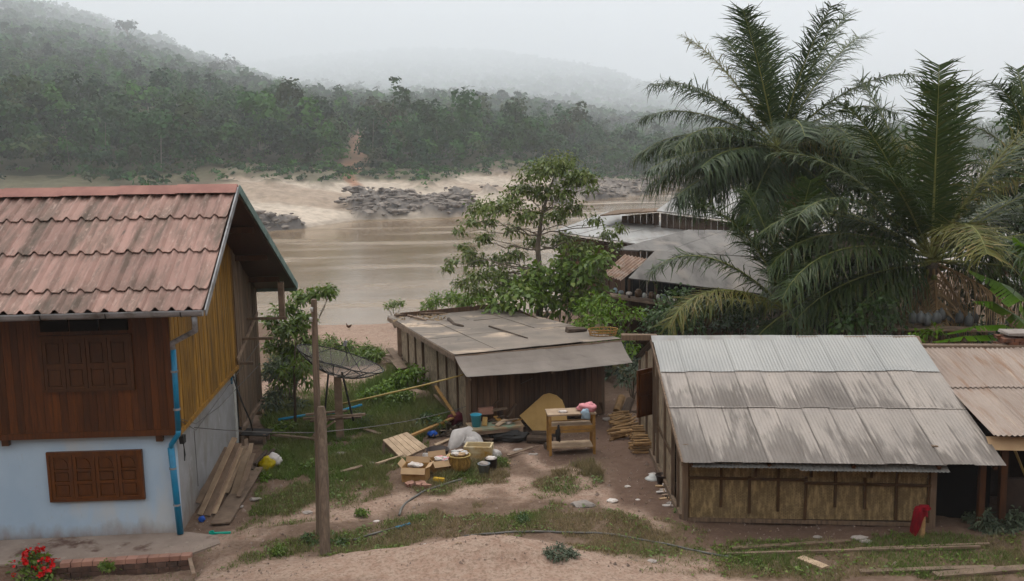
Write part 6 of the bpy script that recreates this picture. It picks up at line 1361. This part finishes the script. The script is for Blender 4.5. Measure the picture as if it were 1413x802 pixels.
b = ground_under(1068, 300, 40); palm(b, P(1072, 208, 40), 'tallest coconut palm, whole crown against the white sky', [
    (98, 10, .3, .98), (79, -15, .3, 1.02), (88, 30, .25, .98), (67, 5, .4, 1), (109, -15, .35, 1), (120, 12, .45, 1.02), (132, 20, .65, 1), (141, -12, .85, 1), (55, 15, .5, 1), (44, -25, .9, 1), (36, 10, 1.1, 1),
    (150, 15, 1.15, 1), (157, -28, 1.2, 1), (26, 22, 1.15, 1), (18, -12, 1.2, 1), (170, 0, .8, 1), (164, 38, .8, .95), (8, 32, .8, .95), (12, -38, .8, 1), (178, -20, .6, 1), (0, 0, .6, 1), (186, 12, .45, .95), (192, -32, .45, .9),
    (-8, 15, .45, .9), (-8, -32, .45, .92), (200, 20, .4, .8), (104, -62, 1.3, .9), (62, -66, 1.3, .9), (-42, -40, .5, .7), (222, -45, .5, .72), (104, 20, .4, .95), (180, 30, .5, .85), (196, -8, .4, .85), (-4, 30, .5, .85), (-15, -5, .4, .8), (172, -40, .6, .9), (208, -15, .3, .7), (5, -15, .7, .95), (240, -30, .4, .6), (-60, 10, .4, .6), (160, 5, 1.2, .95), (-30, 25, .6, .7)], 5.75, dry=((-48, -20), (232, 20), (-75, -30), (255, -10)), nuts=9, seed=11, nl=130, leaf=1.12)
b = ground_under(1083, 460, 32.5); palm(b, P(1084, 432, 32.5), 'young short palm between the kitchen roofs and the bamboo hut', [
    (101, 8, .35, .85), (88, -12, .3, .9), (76, 10, .5, .85), (118, -10, .9, 1), (134, 5, 1.7, 1.12), (150, -15, 1.6, 1.05), (62, 12, .8, .85), (44, -10, 1.3, 1), (28, 10, 1.3, .95), (168, 20, 1.0, .8), (205, -20, .6, .42)], 4.7, .17, .16, mats=('frondolive', 'rachis'), dry=((-30, -15),), nuts=0, seed=5, nl=130, leaf=1.05)
b = ground_under(1288, 440, 32); palm(b, P(1287, 362, 32), 'broad coconut palm with arching fronds behind the buff roof', [
    (86, 5, .2, 1), (96, -15, .25, .95), (106, 10, .35, 1), (117, -10, .55, 1), (75, 12, .3, .97), (64, -10, .4, 1), (56, 8, .8, 1), (45, -12, 1.0, 1), (34, 12, 1.2, 1), (128, 12, 1.0, 1), (138, -12, 1.35, 1.05), (150, 5, 1.5, 1.05), (160, -20, 1.4, 1.02), (171, 10, 1.2, .95),
    (182, -15, 1.0, .9), (22, -15, 1.3, 1), (10, 10, 1.2, .95), (-3, -15, 1.0, .9), (100, -55, 1.5, .9), (60, -60, 1.5, .85), (112, 20, .6, .95), (122, -25, .9, .95), (145, 25, 1.3, .95), (155, -8, 1.5, 1.0), (40, 25, 1.1, .9), (188, 20, .8, .8), (196, -20, .7, .7), (-10, 20, .8, .8)], 6.1, .24, .19, mats=('frondolive', 'rachis'), dry=((-60, -25), (235, -20), (262, -35), (-25, -30)), nuts=6, seed=23, nl=135, leaf=1.15)
b = ground_under(1425, 330, 39); palm(b, P(1428, 250, 39), 'palm half cut by the picture edge beside the dark broadleaf tree', [(95, 10, .5, 1), (112, -12, .9, 1), (128, 10, 1.1, 1), (145, -10, 1.2, 1), (160, 15, 1.2, 1), (175, -15, 1.1, 1), (78, 0, .5, 1), (60, 0, .8, 1), (190, 10, .9, .9)], 4.6, nuts=0, seed=31, nl=100, leaf=.95)

# ================================================================== broadleaf plants
def leafmass(name, clumps, dens, L, Wd, m, par=None, shell=.55, droop=.3, label=None, flat=.35):
    """clumps: (centre, radius) ; returns one foliage mesh"""
    B = []; AX = []; NR = []
    for c, r in clumps:
        n = max(6, int(dens*r*r)); d = unit(rng.normal(size=(n, 3))); rad = rng.uniform(shell, 1.0, size=(n, 1))**.6
        d[:, 2] = np.where(d[:, 2] < -.5, -d[:, 2]*.5, d[:, 2]); pos = np.array(c[:])+d*rad*r*np.array([1, 1, .8])*(1+.25*rng.normal(size=(n, 1)))
        ax = d*.8+rng.normal(size=(n, 3))*.6+np.array([0, 0, -.25]); B.append(pos); AX.append(ax); NR.append(d*.5+rng.normal(size=(n, 3))*.35+np.array([0, 0, flat*2]))
    B = np.concatenate(B); AX = np.concatenate(AX); NR = np.concatenate(NR); n = len(B)
    q = leaves(B, AX, unit(NR), L*rng.uniform(.6, 1.25, n), Wd*rng.uniform(.6, 1.2, n), droop)
    off = np.array(rootloc(par)[:]) if par is not None else np.zeros(3)
    return npmesh(name, q-off[None, None], 6, MT[m], par)
def limb(a, b, r0, r1, wob, n=6):
    pts = [V(a).lerp(V(b), i/n)+(rv(wob) if 0 < i < n else V((0, 0, 0)))+V((0, 0, .12*(V(b)-V(a)).length*math.sin(math.pi*i/n)*.4)) for i in range(n+1)]
    return pts, [r0+(r1-r0)*i/n for i in range(n+1)]
def bush(name, label, cat, base, clumps, dens, L, Wd, m, stem='bark', r=.03, group=None, **k):
    base = V(base); t = thing(name, label, cat, base, 0, group); leafmass('foliage', clumps, dens, L, Wd, m, t, **k)
    mb = MB()
    for c, rr in clumps:
        p, q = limb(base-V((0, 0, .1)), c, r, r*.35, .06); mb.tube(p, q, 5)
    mb.build('stem', MT[stem], t); return t
def PC(l, Yd, spread=.8): return [(P(x, y, Yd+random.uniform(-spread, spread)), r/1374*Yd) for x, y, r in l]
random.seed(3)
# the airy tree in the middle
Yt = 39.5; tb = ground_under(742, 420, Yt); t = thing('broadleaf_tree', 'airy tree with big drooping leaves standing against the river', 'tree', tb)
cl = PC([(766, 232, 26), (740, 240, 22), (795, 250, 24), (722, 264, 20), (752, 268, 24), (808, 246, 14), (690, 288, 22), (665, 290, 20), (650, 308, 12), (728, 300, 20), (765, 300, 18), (790, 290, 20), (708, 318, 14), (668, 330, 14), (640, 342, 10), (625, 362, 10), (655, 362, 17), (690, 360, 17), (712, 352, 14), (740, 335, 14), (775, 335, 20), (800, 350, 16), (838, 325, 13), (855, 316, 9), (812, 340, 12), (665, 385, 22), (700, 395, 26), (735, 390, 24), (640, 392, 14), (850, 340, 9), (618, 372, 8), (632, 320, 9), (648, 350, 10), (675, 308, 12), (705, 280, 14), (782, 225, 14), (815, 262, 10), (780, 270, 14), (820, 305, 10), (690, 378, 14), (660, 402, 16)], Yt, 1.3)
leafmass('crown', [(c, r*1.12) for c, r in cl], 620, .19, .10, 'airyleaf', t, .1, .5)
mb = MB(); tr = [tb-V((0, 0, .3)), P(745, 385, Yt), P(742, 340, Yt), P(748, 295, Yt), P(764, 245, Yt)]; mb.tube(tr, [.16, .13, .10, .07, .03], 9)
fork = [(P(745, 380, Yt), .05), (P(743, 345, Yt), .045), (P(744, 325, Yt), .04), (P(748, 295, Yt), .035)]; mb.build('trunk', MT['bark'], t, True)
for c, r in cl[2:]:
    f = min(fork, key=lambda q: (q[0]-c).length+(3 if q[0].z > c.z else 0)); p, q = limb(f[0], c, f[1]*.7, .008, .15, 7); mb = MB(); mb.tube(p, q, 5); mb.build('limb', MT['bark'], t)
bush('leafy_thicket', 'broad dark thicket under the airy tree behind the shed roof', 'bush', ground_under(760, 440, 37.5), PC([(720, 412, 34), (760, 400, 40), (800, 392, 36), (775, 425, 34), (815, 420, 28), (745, 380, 24), (690, 425, 26), (790, 365, 26), (830, 360, 20), (815, 375, 22)], 37.5, 1.2), 380, .25, .155, 'leafmid', shell=.6)
bush('green_shrub', 'bright green feathery shrub between the shed and the dark kitchen', 'shrub', ground_under(835, 470, 34), PC([(812, 425, 18), (830, 440, 22), (850, 425, 16), (862, 440, 14), (835, 465, 22), (860, 470, 20), (805, 450, 18), (852, 490, 18), (875, 485, 12), (878, 432, 12), (830, 412, 12)], 33.5, 1.0), 700, .20, .07, 'leafbright', shell=.4)
bush('round_bush', 'rounded dark glossy bush in front of the kitchen shelf', 'bush', ground_under(930, 480, 36), PC([(930, 428, 30), (908, 440, 24), (952, 438, 24), (930, 452, 30), (935, 408, 18), (905, 455, 20), (955, 455, 18)], 36, .7), 480, .20, .10, 'leafdark', shell=.6)
bush('pale_shrub', 'low silvery leaved shrub at the right end of the shed', 'shrub', ground_under(872, 520, 31), PC([(868, 515, 15), (882, 505, 13), (862, 530, 13), (885, 525, 11)], 30.5, .4), 600, .17, .06, 'leafgrey')
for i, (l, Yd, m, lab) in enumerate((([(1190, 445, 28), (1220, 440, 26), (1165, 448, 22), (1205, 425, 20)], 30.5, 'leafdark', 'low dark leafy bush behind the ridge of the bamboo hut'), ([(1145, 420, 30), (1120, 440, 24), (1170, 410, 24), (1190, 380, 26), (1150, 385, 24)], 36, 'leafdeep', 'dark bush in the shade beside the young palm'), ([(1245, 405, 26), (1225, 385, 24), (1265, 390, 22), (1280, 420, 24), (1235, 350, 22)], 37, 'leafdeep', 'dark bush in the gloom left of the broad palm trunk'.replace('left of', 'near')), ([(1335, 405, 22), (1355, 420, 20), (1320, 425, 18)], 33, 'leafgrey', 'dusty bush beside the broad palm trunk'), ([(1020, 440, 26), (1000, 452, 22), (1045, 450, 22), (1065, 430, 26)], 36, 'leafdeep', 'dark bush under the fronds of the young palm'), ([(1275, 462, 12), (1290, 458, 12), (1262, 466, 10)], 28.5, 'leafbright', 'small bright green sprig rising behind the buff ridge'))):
    bush('bush', lab, 'bush', ground_under(l[0][0], 470, Yd), PC(l, Yd, .5), 420, .2, .11, m, shell=.5)
# dim trees filling the gap between the palms
for (l, Yd_, px_, lab) in (([(1180, 270, 34), (1210, 250, 34), (1235, 290, 36), (1200, 310, 40), (1245, 330, 36), (1170, 320, 30), (1225, 360, 34), (1190, 365, 34)], 46, 1205, 'dim broadleaf tree filling the gap between the two coconut palms'), ([(1345, 300, 34), (1370, 260, 34), (1385, 320, 40), (1355, 345, 34), (1330, 330, 28), (1395, 360, 26)], 40, 1370, 'dim broadleaf tree behind the arching fronds of the broad palm')):
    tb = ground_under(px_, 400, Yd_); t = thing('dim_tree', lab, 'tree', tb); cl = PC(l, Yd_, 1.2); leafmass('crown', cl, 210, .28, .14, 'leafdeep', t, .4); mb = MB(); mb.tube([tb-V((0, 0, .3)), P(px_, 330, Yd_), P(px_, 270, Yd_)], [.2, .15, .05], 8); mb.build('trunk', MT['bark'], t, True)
# dark tree at the picture edge
Yd = 43; tb = ground_under(1432, 400, Yd); t = thing('dark_tree', 'dense dark broadleaf tree at the picture edge behind the palms', 'tree', tb); cl = PC([(1410, 125, 18), (1425, 145, 34), (1405, 175, 28), (1440, 190, 50), (1400, 215, 32), (1425, 250, 50), (1395, 270, 32), (1430, 310, 50), (1390, 310, 24), (1245, 178, 10), (1240, 190, 14)], Yd, 1.5)
leafmass('crown', cl[:9], 260, .28, .14, 'leafdark', t, .5); mb = MB(); mb.tube([tb-V((0, 0, .3)), P(1428, 300, Yd), P(1425, 200, Yd)], [.28, .2, .08], 9); mb.build('trunk', MT['bark'], t, True)
for c, r in cl[:9]:
    p, q = limb(P(1428, 300, Yd), c, .08, .02, .15); mb = MB(); mb.tube(p, q, 5); mb.build('limb', MT['bark'], t)
Yd = 52; tb = ground_under(1240, 330, Yd); t = thing('far_tree', 'small dark tree top showing between the two coconut palms', 'tree', tb); leafmass('crown', PC([(1243, 183, 16), (1228, 196, 16), (1256, 200, 18), (1240, 220, 30), (1265, 240, 26), (1215, 240, 24)], Yd, 1), 110, .3, .16, 'leafdark', t, .5); mb = MB(); mb.tube([tb-V((0, 0, .3)), P(1240, 220, Yd)], [.2, .08], 8); mb.build('trunk', MT['bark'], t, True)
# trees beside the wooden house
Yd = 28.2; tb = ground_under(407, 588, Yd); t = thing('young_tree', 'slim young tree with two leafy tiers beside the satellite dish', 'tree', tb)
cl = PC([(405, 520, 15), (392, 512, 12), (420, 510, 13), (398, 535, 10), (425, 528, 10), (412, 500, 10), (385, 528, 9)], Yd, .4); leafmass('crown', cl, 1000, .20, .065, 'leafmid', t, .2, .6); mb = MB(); mb.tube([tb-V((0, 0, .2)), P(407, 550, Yd), P(406, 505, Yd), P(408, 470, Yd)], [.05, .04, .03, .015], 7); mb.build('trunk', MT['log'], t, True)
Yd = 31; bush('climbing_shrub', 'bushy climber with arching top between house boards and the pole', 'shrub', ground_under(400, 560, Yd), PC([(395, 430, 18), (415, 412, 16), (440, 405, 14), (455, 400, 10), (405, 455, 20), (388, 460, 18), (420, 440, 13), (378, 480, 16), (400, 485, 18), (375, 445, 12), (425, 470, 12), (455, 408, 7)], Yd, .5), 1500, .17, .09, 'leafmid', shell=.3, r=.025)
bush('brush', 'low brown and green brush against the rear boards of the house', 'bush', ground_under(380, 560, 30), PC([(385, 505, 20), (375, 520, 16), (400, 520, 14), (380, 545, 16), (410, 560, 14), (395, 570, 14), (372, 560, 14)], 30, .6), 1300, .16, .07, 'leafgrey', shell=.3)
# bank edge shrubs
bush('bank_shrub', 'grassy green shrub on the bank behind the far shed corner', 'shrub', ground_under(615, 432, 43), PC([(600, 416, 14), (625, 412, 16), (648, 414, 16), (668, 412, 16), (590, 424, 10), (640, 424, 14)], 43, .8), 1300, .24, .05, 'leafbright', shell=.1)
bush('bank_shrub', 'low dark shrub with thin stalks alone on the sandy ledge', 'shrub', ground_under(545, 426, 46), PC([(543, 420, 8), (553, 419, 7), (535, 423, 6)], 46, .5), 1500, .15, .06, 'leafmid', shell=.1)
t = thing('dry_stalks', 'thin dry stalks rising from the sandy ledge by the river', 'stalks', ground_under(562, 425, 46))
for i in range(7):
    mb = MB(); a = ground_under(558+i*2.2, 425, 46); mb.tube([a, a+V((random.uniform(-.2, .3), 0, random.uniform(.5, 1.2)))], [.012, .006], 4); mb.build('stalk', MT['rachisdry'], t)
bush('bank_shrub', 'rank green weeds along the edge of the sand behind the dish', 'shrub', ground_under(480, 490, 37.5), PC([(430, 478, 14), (455, 474, 14), (480, 480, 14), (505, 484, 14), (520, 490, 10), (440, 490, 14), (470, 492, 12), (498, 494, 12)], 37.5, .6), 1600, .26, .045, 'leafmid', shell=.1)
bush('bank_shrub', 'leafy weeds at the foot of the woven shed wall', 'shrub', ground_under(565, 525, 32.5), PC([(560, 520, 15), (575, 515, 14), (545, 530, 14), (590, 530, 10)], 32, .5), 1500, .16, .09, 'leafbright', shell=.2)
for i, (l, Yd_, m_, lab) in enumerate((([(395, 590, 13), (412, 596, 12), (380, 598, 11)], 27.6, 'leafmid', 'low leafy weeds under the young tree beside the house'), ([(510, 545, 13), (528, 538, 13), (498, 552, 11)], 30.5, 'leafbright', 'bright weedy bush between the dish and the shed'), ([(548, 552, 14), (560, 545, 12), (538, 560, 11)], 30.0, 'leafmid', 'broad leaved weed clump under the slung bamboo pole'), ([(492, 575, 10), (505, 580, 9)], 28.4, 'leafgrey', 'dusty weed clump beside the reddish broken plank'), ([(590, 575, 10), (603, 582, 9), (580, 585, 9)], 27.8, 'leafdark', 'dark weed clump in the rubbish by the shed wall'), ([(430, 640, 8), (418, 646, 7)], 24.6, 'leafmid', 'small weed clump in the grass behind the timber post'), ([(365, 660, 8), (372, 668, 7)], 23.6, 'leafbright', 'small bright weed beside the flat board'))):
    bush('weed_bush', lab, 'weeds', ground_under(l[0][0], l[0][1]+12, Yd_), PC(l, Yd_, .3), 2600, .13, .06, m_, shell=.15, r=.008)
bush('roadside_bush', 'straggly dusty bush at the road in front of the dark hut', 'bush', ground_under(1385, 765, 19.7), PC([(1385, 735, 22), (1360, 725, 18), (1405, 720, 20), (1345, 745, 14), (1410, 750, 22), (1375, 755, 18), (1340, 715, 10), (1360, 708, 8)], 19.8, .3), 5200, .11, .045, 'leafgrey', shell=.3, r=.012)
bush('pole_weeds', 'dark leafy weeds around the foot of the timber pole', 'weeds', ground_under(447, 768, 19.7), PC([(432, 752, 10), (425, 742, 8), (460, 752, 12), (472, 750, 8), (436, 766, 8), (456, 764, 7)], 19.6, .15), 5200, .12, .035, 'leafdark', shell=.1, r=.006)
bush('weed_clump', 'grey green weed clump on the mound beside the long hose', 'weeds', GP(772, 768), [(GP(772+dx, 766+dy)+V((0, 0, .06)), .13) for dx, dy in ((-14, 0), (0, -6), (12, 0), (4, 6), (-8, 6), (20, 4))], 9000, .05, .03, 'leafgrey', shell=.1, r=.004)
for (x, y, lab) in ((500, 712, 'little leafy weed on the path edge near the curved hose'), (385, 765, 'small weed before the terrace corner'), (720, 720, 'dark green tuft in the middle of the grass bank'), (690, 640, 'weed tuft growing beside the black bucket'), (940, 708, 'weed at the near corner of the bamboo hut'), (148, 788, 'small weed under the brick kerb')):
    g = GP(x, y); bush('weed_tuft', lab, 'weeds', g, [(g+V((random.uniform(-.1, .1), random.uniform(-.1, .1), .08)), .11) for _ in range(4)], 6000, .07, .03, 'leafmid' if y != 720 else 'leafdark', shell=.1, r=.004)
# red flowering bush
fb = P(48, 800, 18.9); fb = V((fb.x, fb.y, gzf(fb.x, fb.y)-.1)); cl = PC([(45, 788, 26), (25, 796, 20), (68, 792, 20), (48, 775, 18), (50, 800, 28)], 18.9, .2); t = bush('flowering_bush', 'small bush with bright red flower clusters below the brick kerb', 'bush', fb, cl, 3600, .11, .05, 'leafmid', shell=.3, r=.008)
for i in range(40):
    c, r = cl[i % 5]; d = unit(rng.normal(size=3)); d[2] = abs(d[2]); p = np.array(c[:])+d*r*1.05; n = 18; o = npmesh('flower', cards(p+rng.normal(size=(n, 3))*.025, rng.normal(size=(n, 3))+d*1.2, rng.uniform(.035, .06, n))-np.array(fb[:]), 4, MT['redflower'], t)
# banana plant
bb_ = ground_under(1432, 480, 27.5); t = thing('banana_plant', 'banana plant with broad torn leaves at the picture edge', 'banana plant', bb_); mb = MB(); mb.tube([bb_-V((0, 0, .2)), P(1432, 440, 27.5)], [.16, .11], 10); mb.build('trunk', MT['bamboo'], t, True)
for pl, wd in (([(1420, 450), (1408, 415), (1380, 390), (1335, 372)], .46), ([(1420, 455), (1398, 432), (1370, 416), (1340, 416)], .44), ([(1420, 462), (1385, 448), (1345, 450), (1300, 462)], .30), ([(1420, 470), (1375, 462), (1330, 464), (1285, 472)], .30), ([(1432, 440), (1425, 380), (1415, 345), (1398, 325)], .3), ([(1432, 450), (1455, 400), (1470, 380)], .3), ([(1425, 470), (1400, 470), (1370, 478), (1340, 480)], .16)):
    ctl = [P(x, y, 27.6+random.uniform(-.5, .4)+.2*i) for i, (x, y) in enumerate(pl)]; pts = []
    for i in range(len(ctl)-1):
        for k in range(7): pts.append(ctl[i].lerp(ctl[i+1], k/7))
    pts.append(ctl[-1]); n = len(pts); q = []
    for i in range(n-1):
        for sg in (-1, 1):
            tdir = (pts[i+1]-pts[i]).normalized(); sd = tdir.cross(V((0, 0, 1))).normalized()*sg
            w0 = wd*math.sin(math.pi*min(1, .06+.94*i/(n-1)))**.6; w1 = wd*math.sin(math.pi*min(1, .06+.94*(i+1)/(n-1)))**.6; g = .004 if random.random() < .6 else .03
            dn = V((0, 0, -.35)); q.append([pts[i], pts[i].lerp(pts[i+1], 1-g), pts[i+1]+(sd+dn)*w1-tdir*g*2, pts[i]+(sd+dn)*w0])
    npmesh('leaf', np.array([[v[:] for v in f] for f in q])-np.array(bb_[:]), 4, MT['banana'], t)
# ================================================================== grass
def grass_patch(n, x0, x1, y0, y1, hmin, hmax, fn, wide):
    x = rng.uniform(x0, x1, n); y = rng.uniform(y0, y1, n); w = fn(x, y); k = rng.uniform(size=n) < w; x, y, w = x[k], y[k], w[k]; n = len(x)
    cl = fbm(x*1.6, y*1.6, 101, 3); h = rng.uniform(hmin, hmax, n)*(.45+1.1*cl)*(.6+.5*w)
    a = rng.uniform(0, 2*np.pi, n); b = np.stack([x, y, gz(x, y)-.01], 1); sd = np.stack([np.cos(a), np.sin(a), 0*a], 1)*(wide*rng.uniform(.6, 1.4, n))[:, None]
    ln = np.stack([rng.normal(size=n)*.45, rng.normal(size=n)*.45, np.ones(n)], 1)*h[:, None]
    q = np.stack([b-sd, b+sd, b+ln], 1)
    dry = np.clip((fbm(x*.8, y*.8, 111, 4)-.36)*3.6, 0, 1)*.85+.15*rng.uniform(size=n); g = np.array([[.10, .165, .032]])*(1-.4*cl[:, None])+np.array([[.04, .05, .012]])*rng.uniform(size=(n, 1)); d = np.array([[.25, .19, .105]])*rng.uniform(.6, 1.3, (n, 1))
    leftg = (sstep(-1.5, -4, x)*.6)[:, None]; dr = (dry[:, None]*(1-leftg)); c = g*(1-dr)+d*dr
    return q, c
def gw(x, y): return np.clip(soils(x, y)[1], 0, 1)*.95
def lush(x, y):
    px, py = pix(np.stack([x, y, 0*x], 1)); return np.where(inpoly(px, py, [(470, 560), (540, 512), (600, 520), (640, 570), (600, 605), (500, 600), (380, 605), (365, 580), (370, 545), (440, 560)]) | inpoly(px, py, [(375, 520), (372, 470), (540, 472), (525, 500), (440, 508)]), .55, 0)*sstep(.3, .55, fbm(x*1.2, y*1.2, 131, 3)+.1)
qs = []; cs = []
for q, c in (grass_patch(150000, -7.5, 11.5, 17.2, 23.5, .03, .14, gw, .008), grass_patch(190000, -8, 5, 23.5, 31, .04, .2, gw, .010), grass_patch(80000, -10, 14, 30, 46, .08, .3, gw, .014), grass_patch(150000, -9, 0, 25.5, 39, .2, .62, lush, .012), grass_patch(3000, -10, -6.2, 18.2, 19.6, .04, .12, lambda x, y: .4+0*x, .006)):
    qs.append(q); cs.append(c)
tag(npmesh('grass', np.concatenate(qs), 3, MT['grassleaf'], colors=np.concatenate(cs)), kind='stuff')
# broadleaf weeds among the grass
n = 42000; x = rng.uniform(-8, 11, n); y = rng.uniform(17.4, 32, n); w_ = soils(x, y)[1]*sstep(.42, .62, fbm(x*2.2, y*2.2, 141, 4)); k = rng.uniform(size=n) < w_; x, y = x[k], y[k]; n = len(x)
B_ = np.stack([x, y, gz(x, y)+rng.uniform(.0, .07, n)], 1); q = leaves(B_, rng.normal(size=(n, 3))*np.array([1, 1, .3])+np.array([0, 0, .35]), np.tile([[0, 0, 1.0]], (n, 1))+rng.normal(size=(n, 3))*.3, rng.uniform(.04, .12, n), rng.uniform(.02, .055, n), .3)
tag(npmesh('weeds', q, 6, MT['leafmid']), kind='stuff')
# ground scrub near the river houses, in the shade of the palms
def mass(name, pts, r, dens, L, Wd, m): tag(leafmass(name, [(V(p), rr) for p, rr in zip(pts, r)], dens, L, Wd, m), kind='stuff')
pp = []; rr_ = []
for _ in range(150):
    x = random.uniform(4, 20); y = random.uniform(31.5, 46); pp.append((x, y, gzf(x, y)+.2)); rr_.append(random.uniform(.5, 1.1))
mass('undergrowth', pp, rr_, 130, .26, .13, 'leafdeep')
# ================================================================== a hen on the ledge
hp = ground_under(481, 438, 46); HS = .62; t = thing('hen', 'small dark brown hen standing on the sandy ledge by the river', 'hen', hp)
mb = MB(); mb.tube([hp+HS*V(v) for v in ((.20, 0, .40), (.15, 0, .33), (.05, 0, .24), (-.06, 0, .23), (-.13, 0, .29), (-.16, 0, .38), (-.17, 0, .43), (-.20, 0, .44), (-.235, 0, .43))], [q*HS for q in (.02, .06, .10, .10, .07, .042, .045, .03, .008)], 10); MT['hen'] = mat('dark hen feathers', (.06, .03, .018), rough=.9, bump=.3); mb.build('body', MT['hen'], t, True)
for s in (-.04, .04):
    mb = MB(); mb.tube([hp+HS*V((0, s, .17)), hp+HS*V((.015, s, .08)), hp+HS*V((0, s, 0)), hp+HS*V((-.05, s, .005))], .007, 5); mb.build('leg', MT['bamboo'], t)
mb = MB(); mb.prism([hp+HS*V(v) for v in ((-.21, -.006, .465), (-.15, -.006, .465), (-.16, -.006, .50), (-.18, -.006, .485), (-.20, -.006, .50))], (0, .012, 0)); mb.build('comb', MT['red'], t)
# ================================================================== single trees one can tell apart across the river
def far_tree(px, py, Yd, hpx, wpx_, tint, label, trunk=True, low=.35, pale=False, nc=260):
    b = hill_point(px, py); k = b.y/1374; h = hpx*k; t = thing('riverbank_tree', label, 'tree', b)
    q = crown_cards(np.array([b[:]]), np.array([h]), np.array([wpx_*k*.5]), 9, nc, np.array([h*.07]), low); c = np.tile(np.array([tint]), (len(q), 1))*rng.uniform(.75, 1.25, (len(q), 1))
    npmesh('crown', q-np.array(b[:]), 4, MT['forest'], t, colors=c); mb = MB(); r = h*.022
    mb.tube([b-V((0, 0, 1)), b+V((h*.01, 0, h*.35)), b+V((0, 0, h*.8))], [r*1.3, r, r*.3], 7); mb.build('trunk', MT['stone'] if pale else MT['bark'], t)
    for i in range(5):
        a = i*1.3; mb = MB(); mb.tube([b+V((0, 0, h*(.35+.07*i))), b+V((math.cos(a)*wpx_*k*.34, math.sin(a)*wpx_*k*.34, h*(.62+.07*i)))], [r*.6, r*.15], 5); mb.build('limb', MT['stone'] if pale else MT['bark'], t)
far_tree(207, 206, 330, 62, 36, (.075, .085, .05), 'thin crowned tree with a bare pale trunk on the far slope', low=.5, pale=True, nc=110)
far_tree(178, 72, 900, 46, 30, (.03, .045, .025), 'lone tall tree breaking the foggy ridge line', low=.45)
far_tree(318, 125, 620, 46, 30, (.03, .045, .025), 'tall dark tree at the foot of the foggy ridge', low=.2)
far_tree(300, 122, 640, 40, 30, (.035, .05, .025), 'dark tree beside the tallest one on the ridge shoulder', low=.2)
far_tree(540, 218, 330, 85, 50, (.05, .07, .03), 'tall tree standing over the orange trail, spreading crown', low=.35, nc=420)
far_tree(512, 200, 360, 66, 40, (.055, .065, .035), 'slightly brownish tree just above the orange trail', low=.3, nc=300)
far_tree(628, 205, 360, 66, 46, (.08, .09, .055), 'greyish half bare tree with pale limbs over the sand', low=.45, pale=True, nc=150)
far_tree(270, 232, 290, 42, 50, (.03, .06, .025), 'round dark tree just above the sand nearest the house ridge', low=.1, nc=360)
far_tree(262, 190, 340, 30, 42, (.085, .12, .035), 'light green rounded tree among darker ones on the slope', low=.1, nc=300)
far_tree(690, 212, 350, 40, 50, (.075, .10, .035), 'yellow green tree low on the far bank behind the airy tree', low=.1, nc=320)
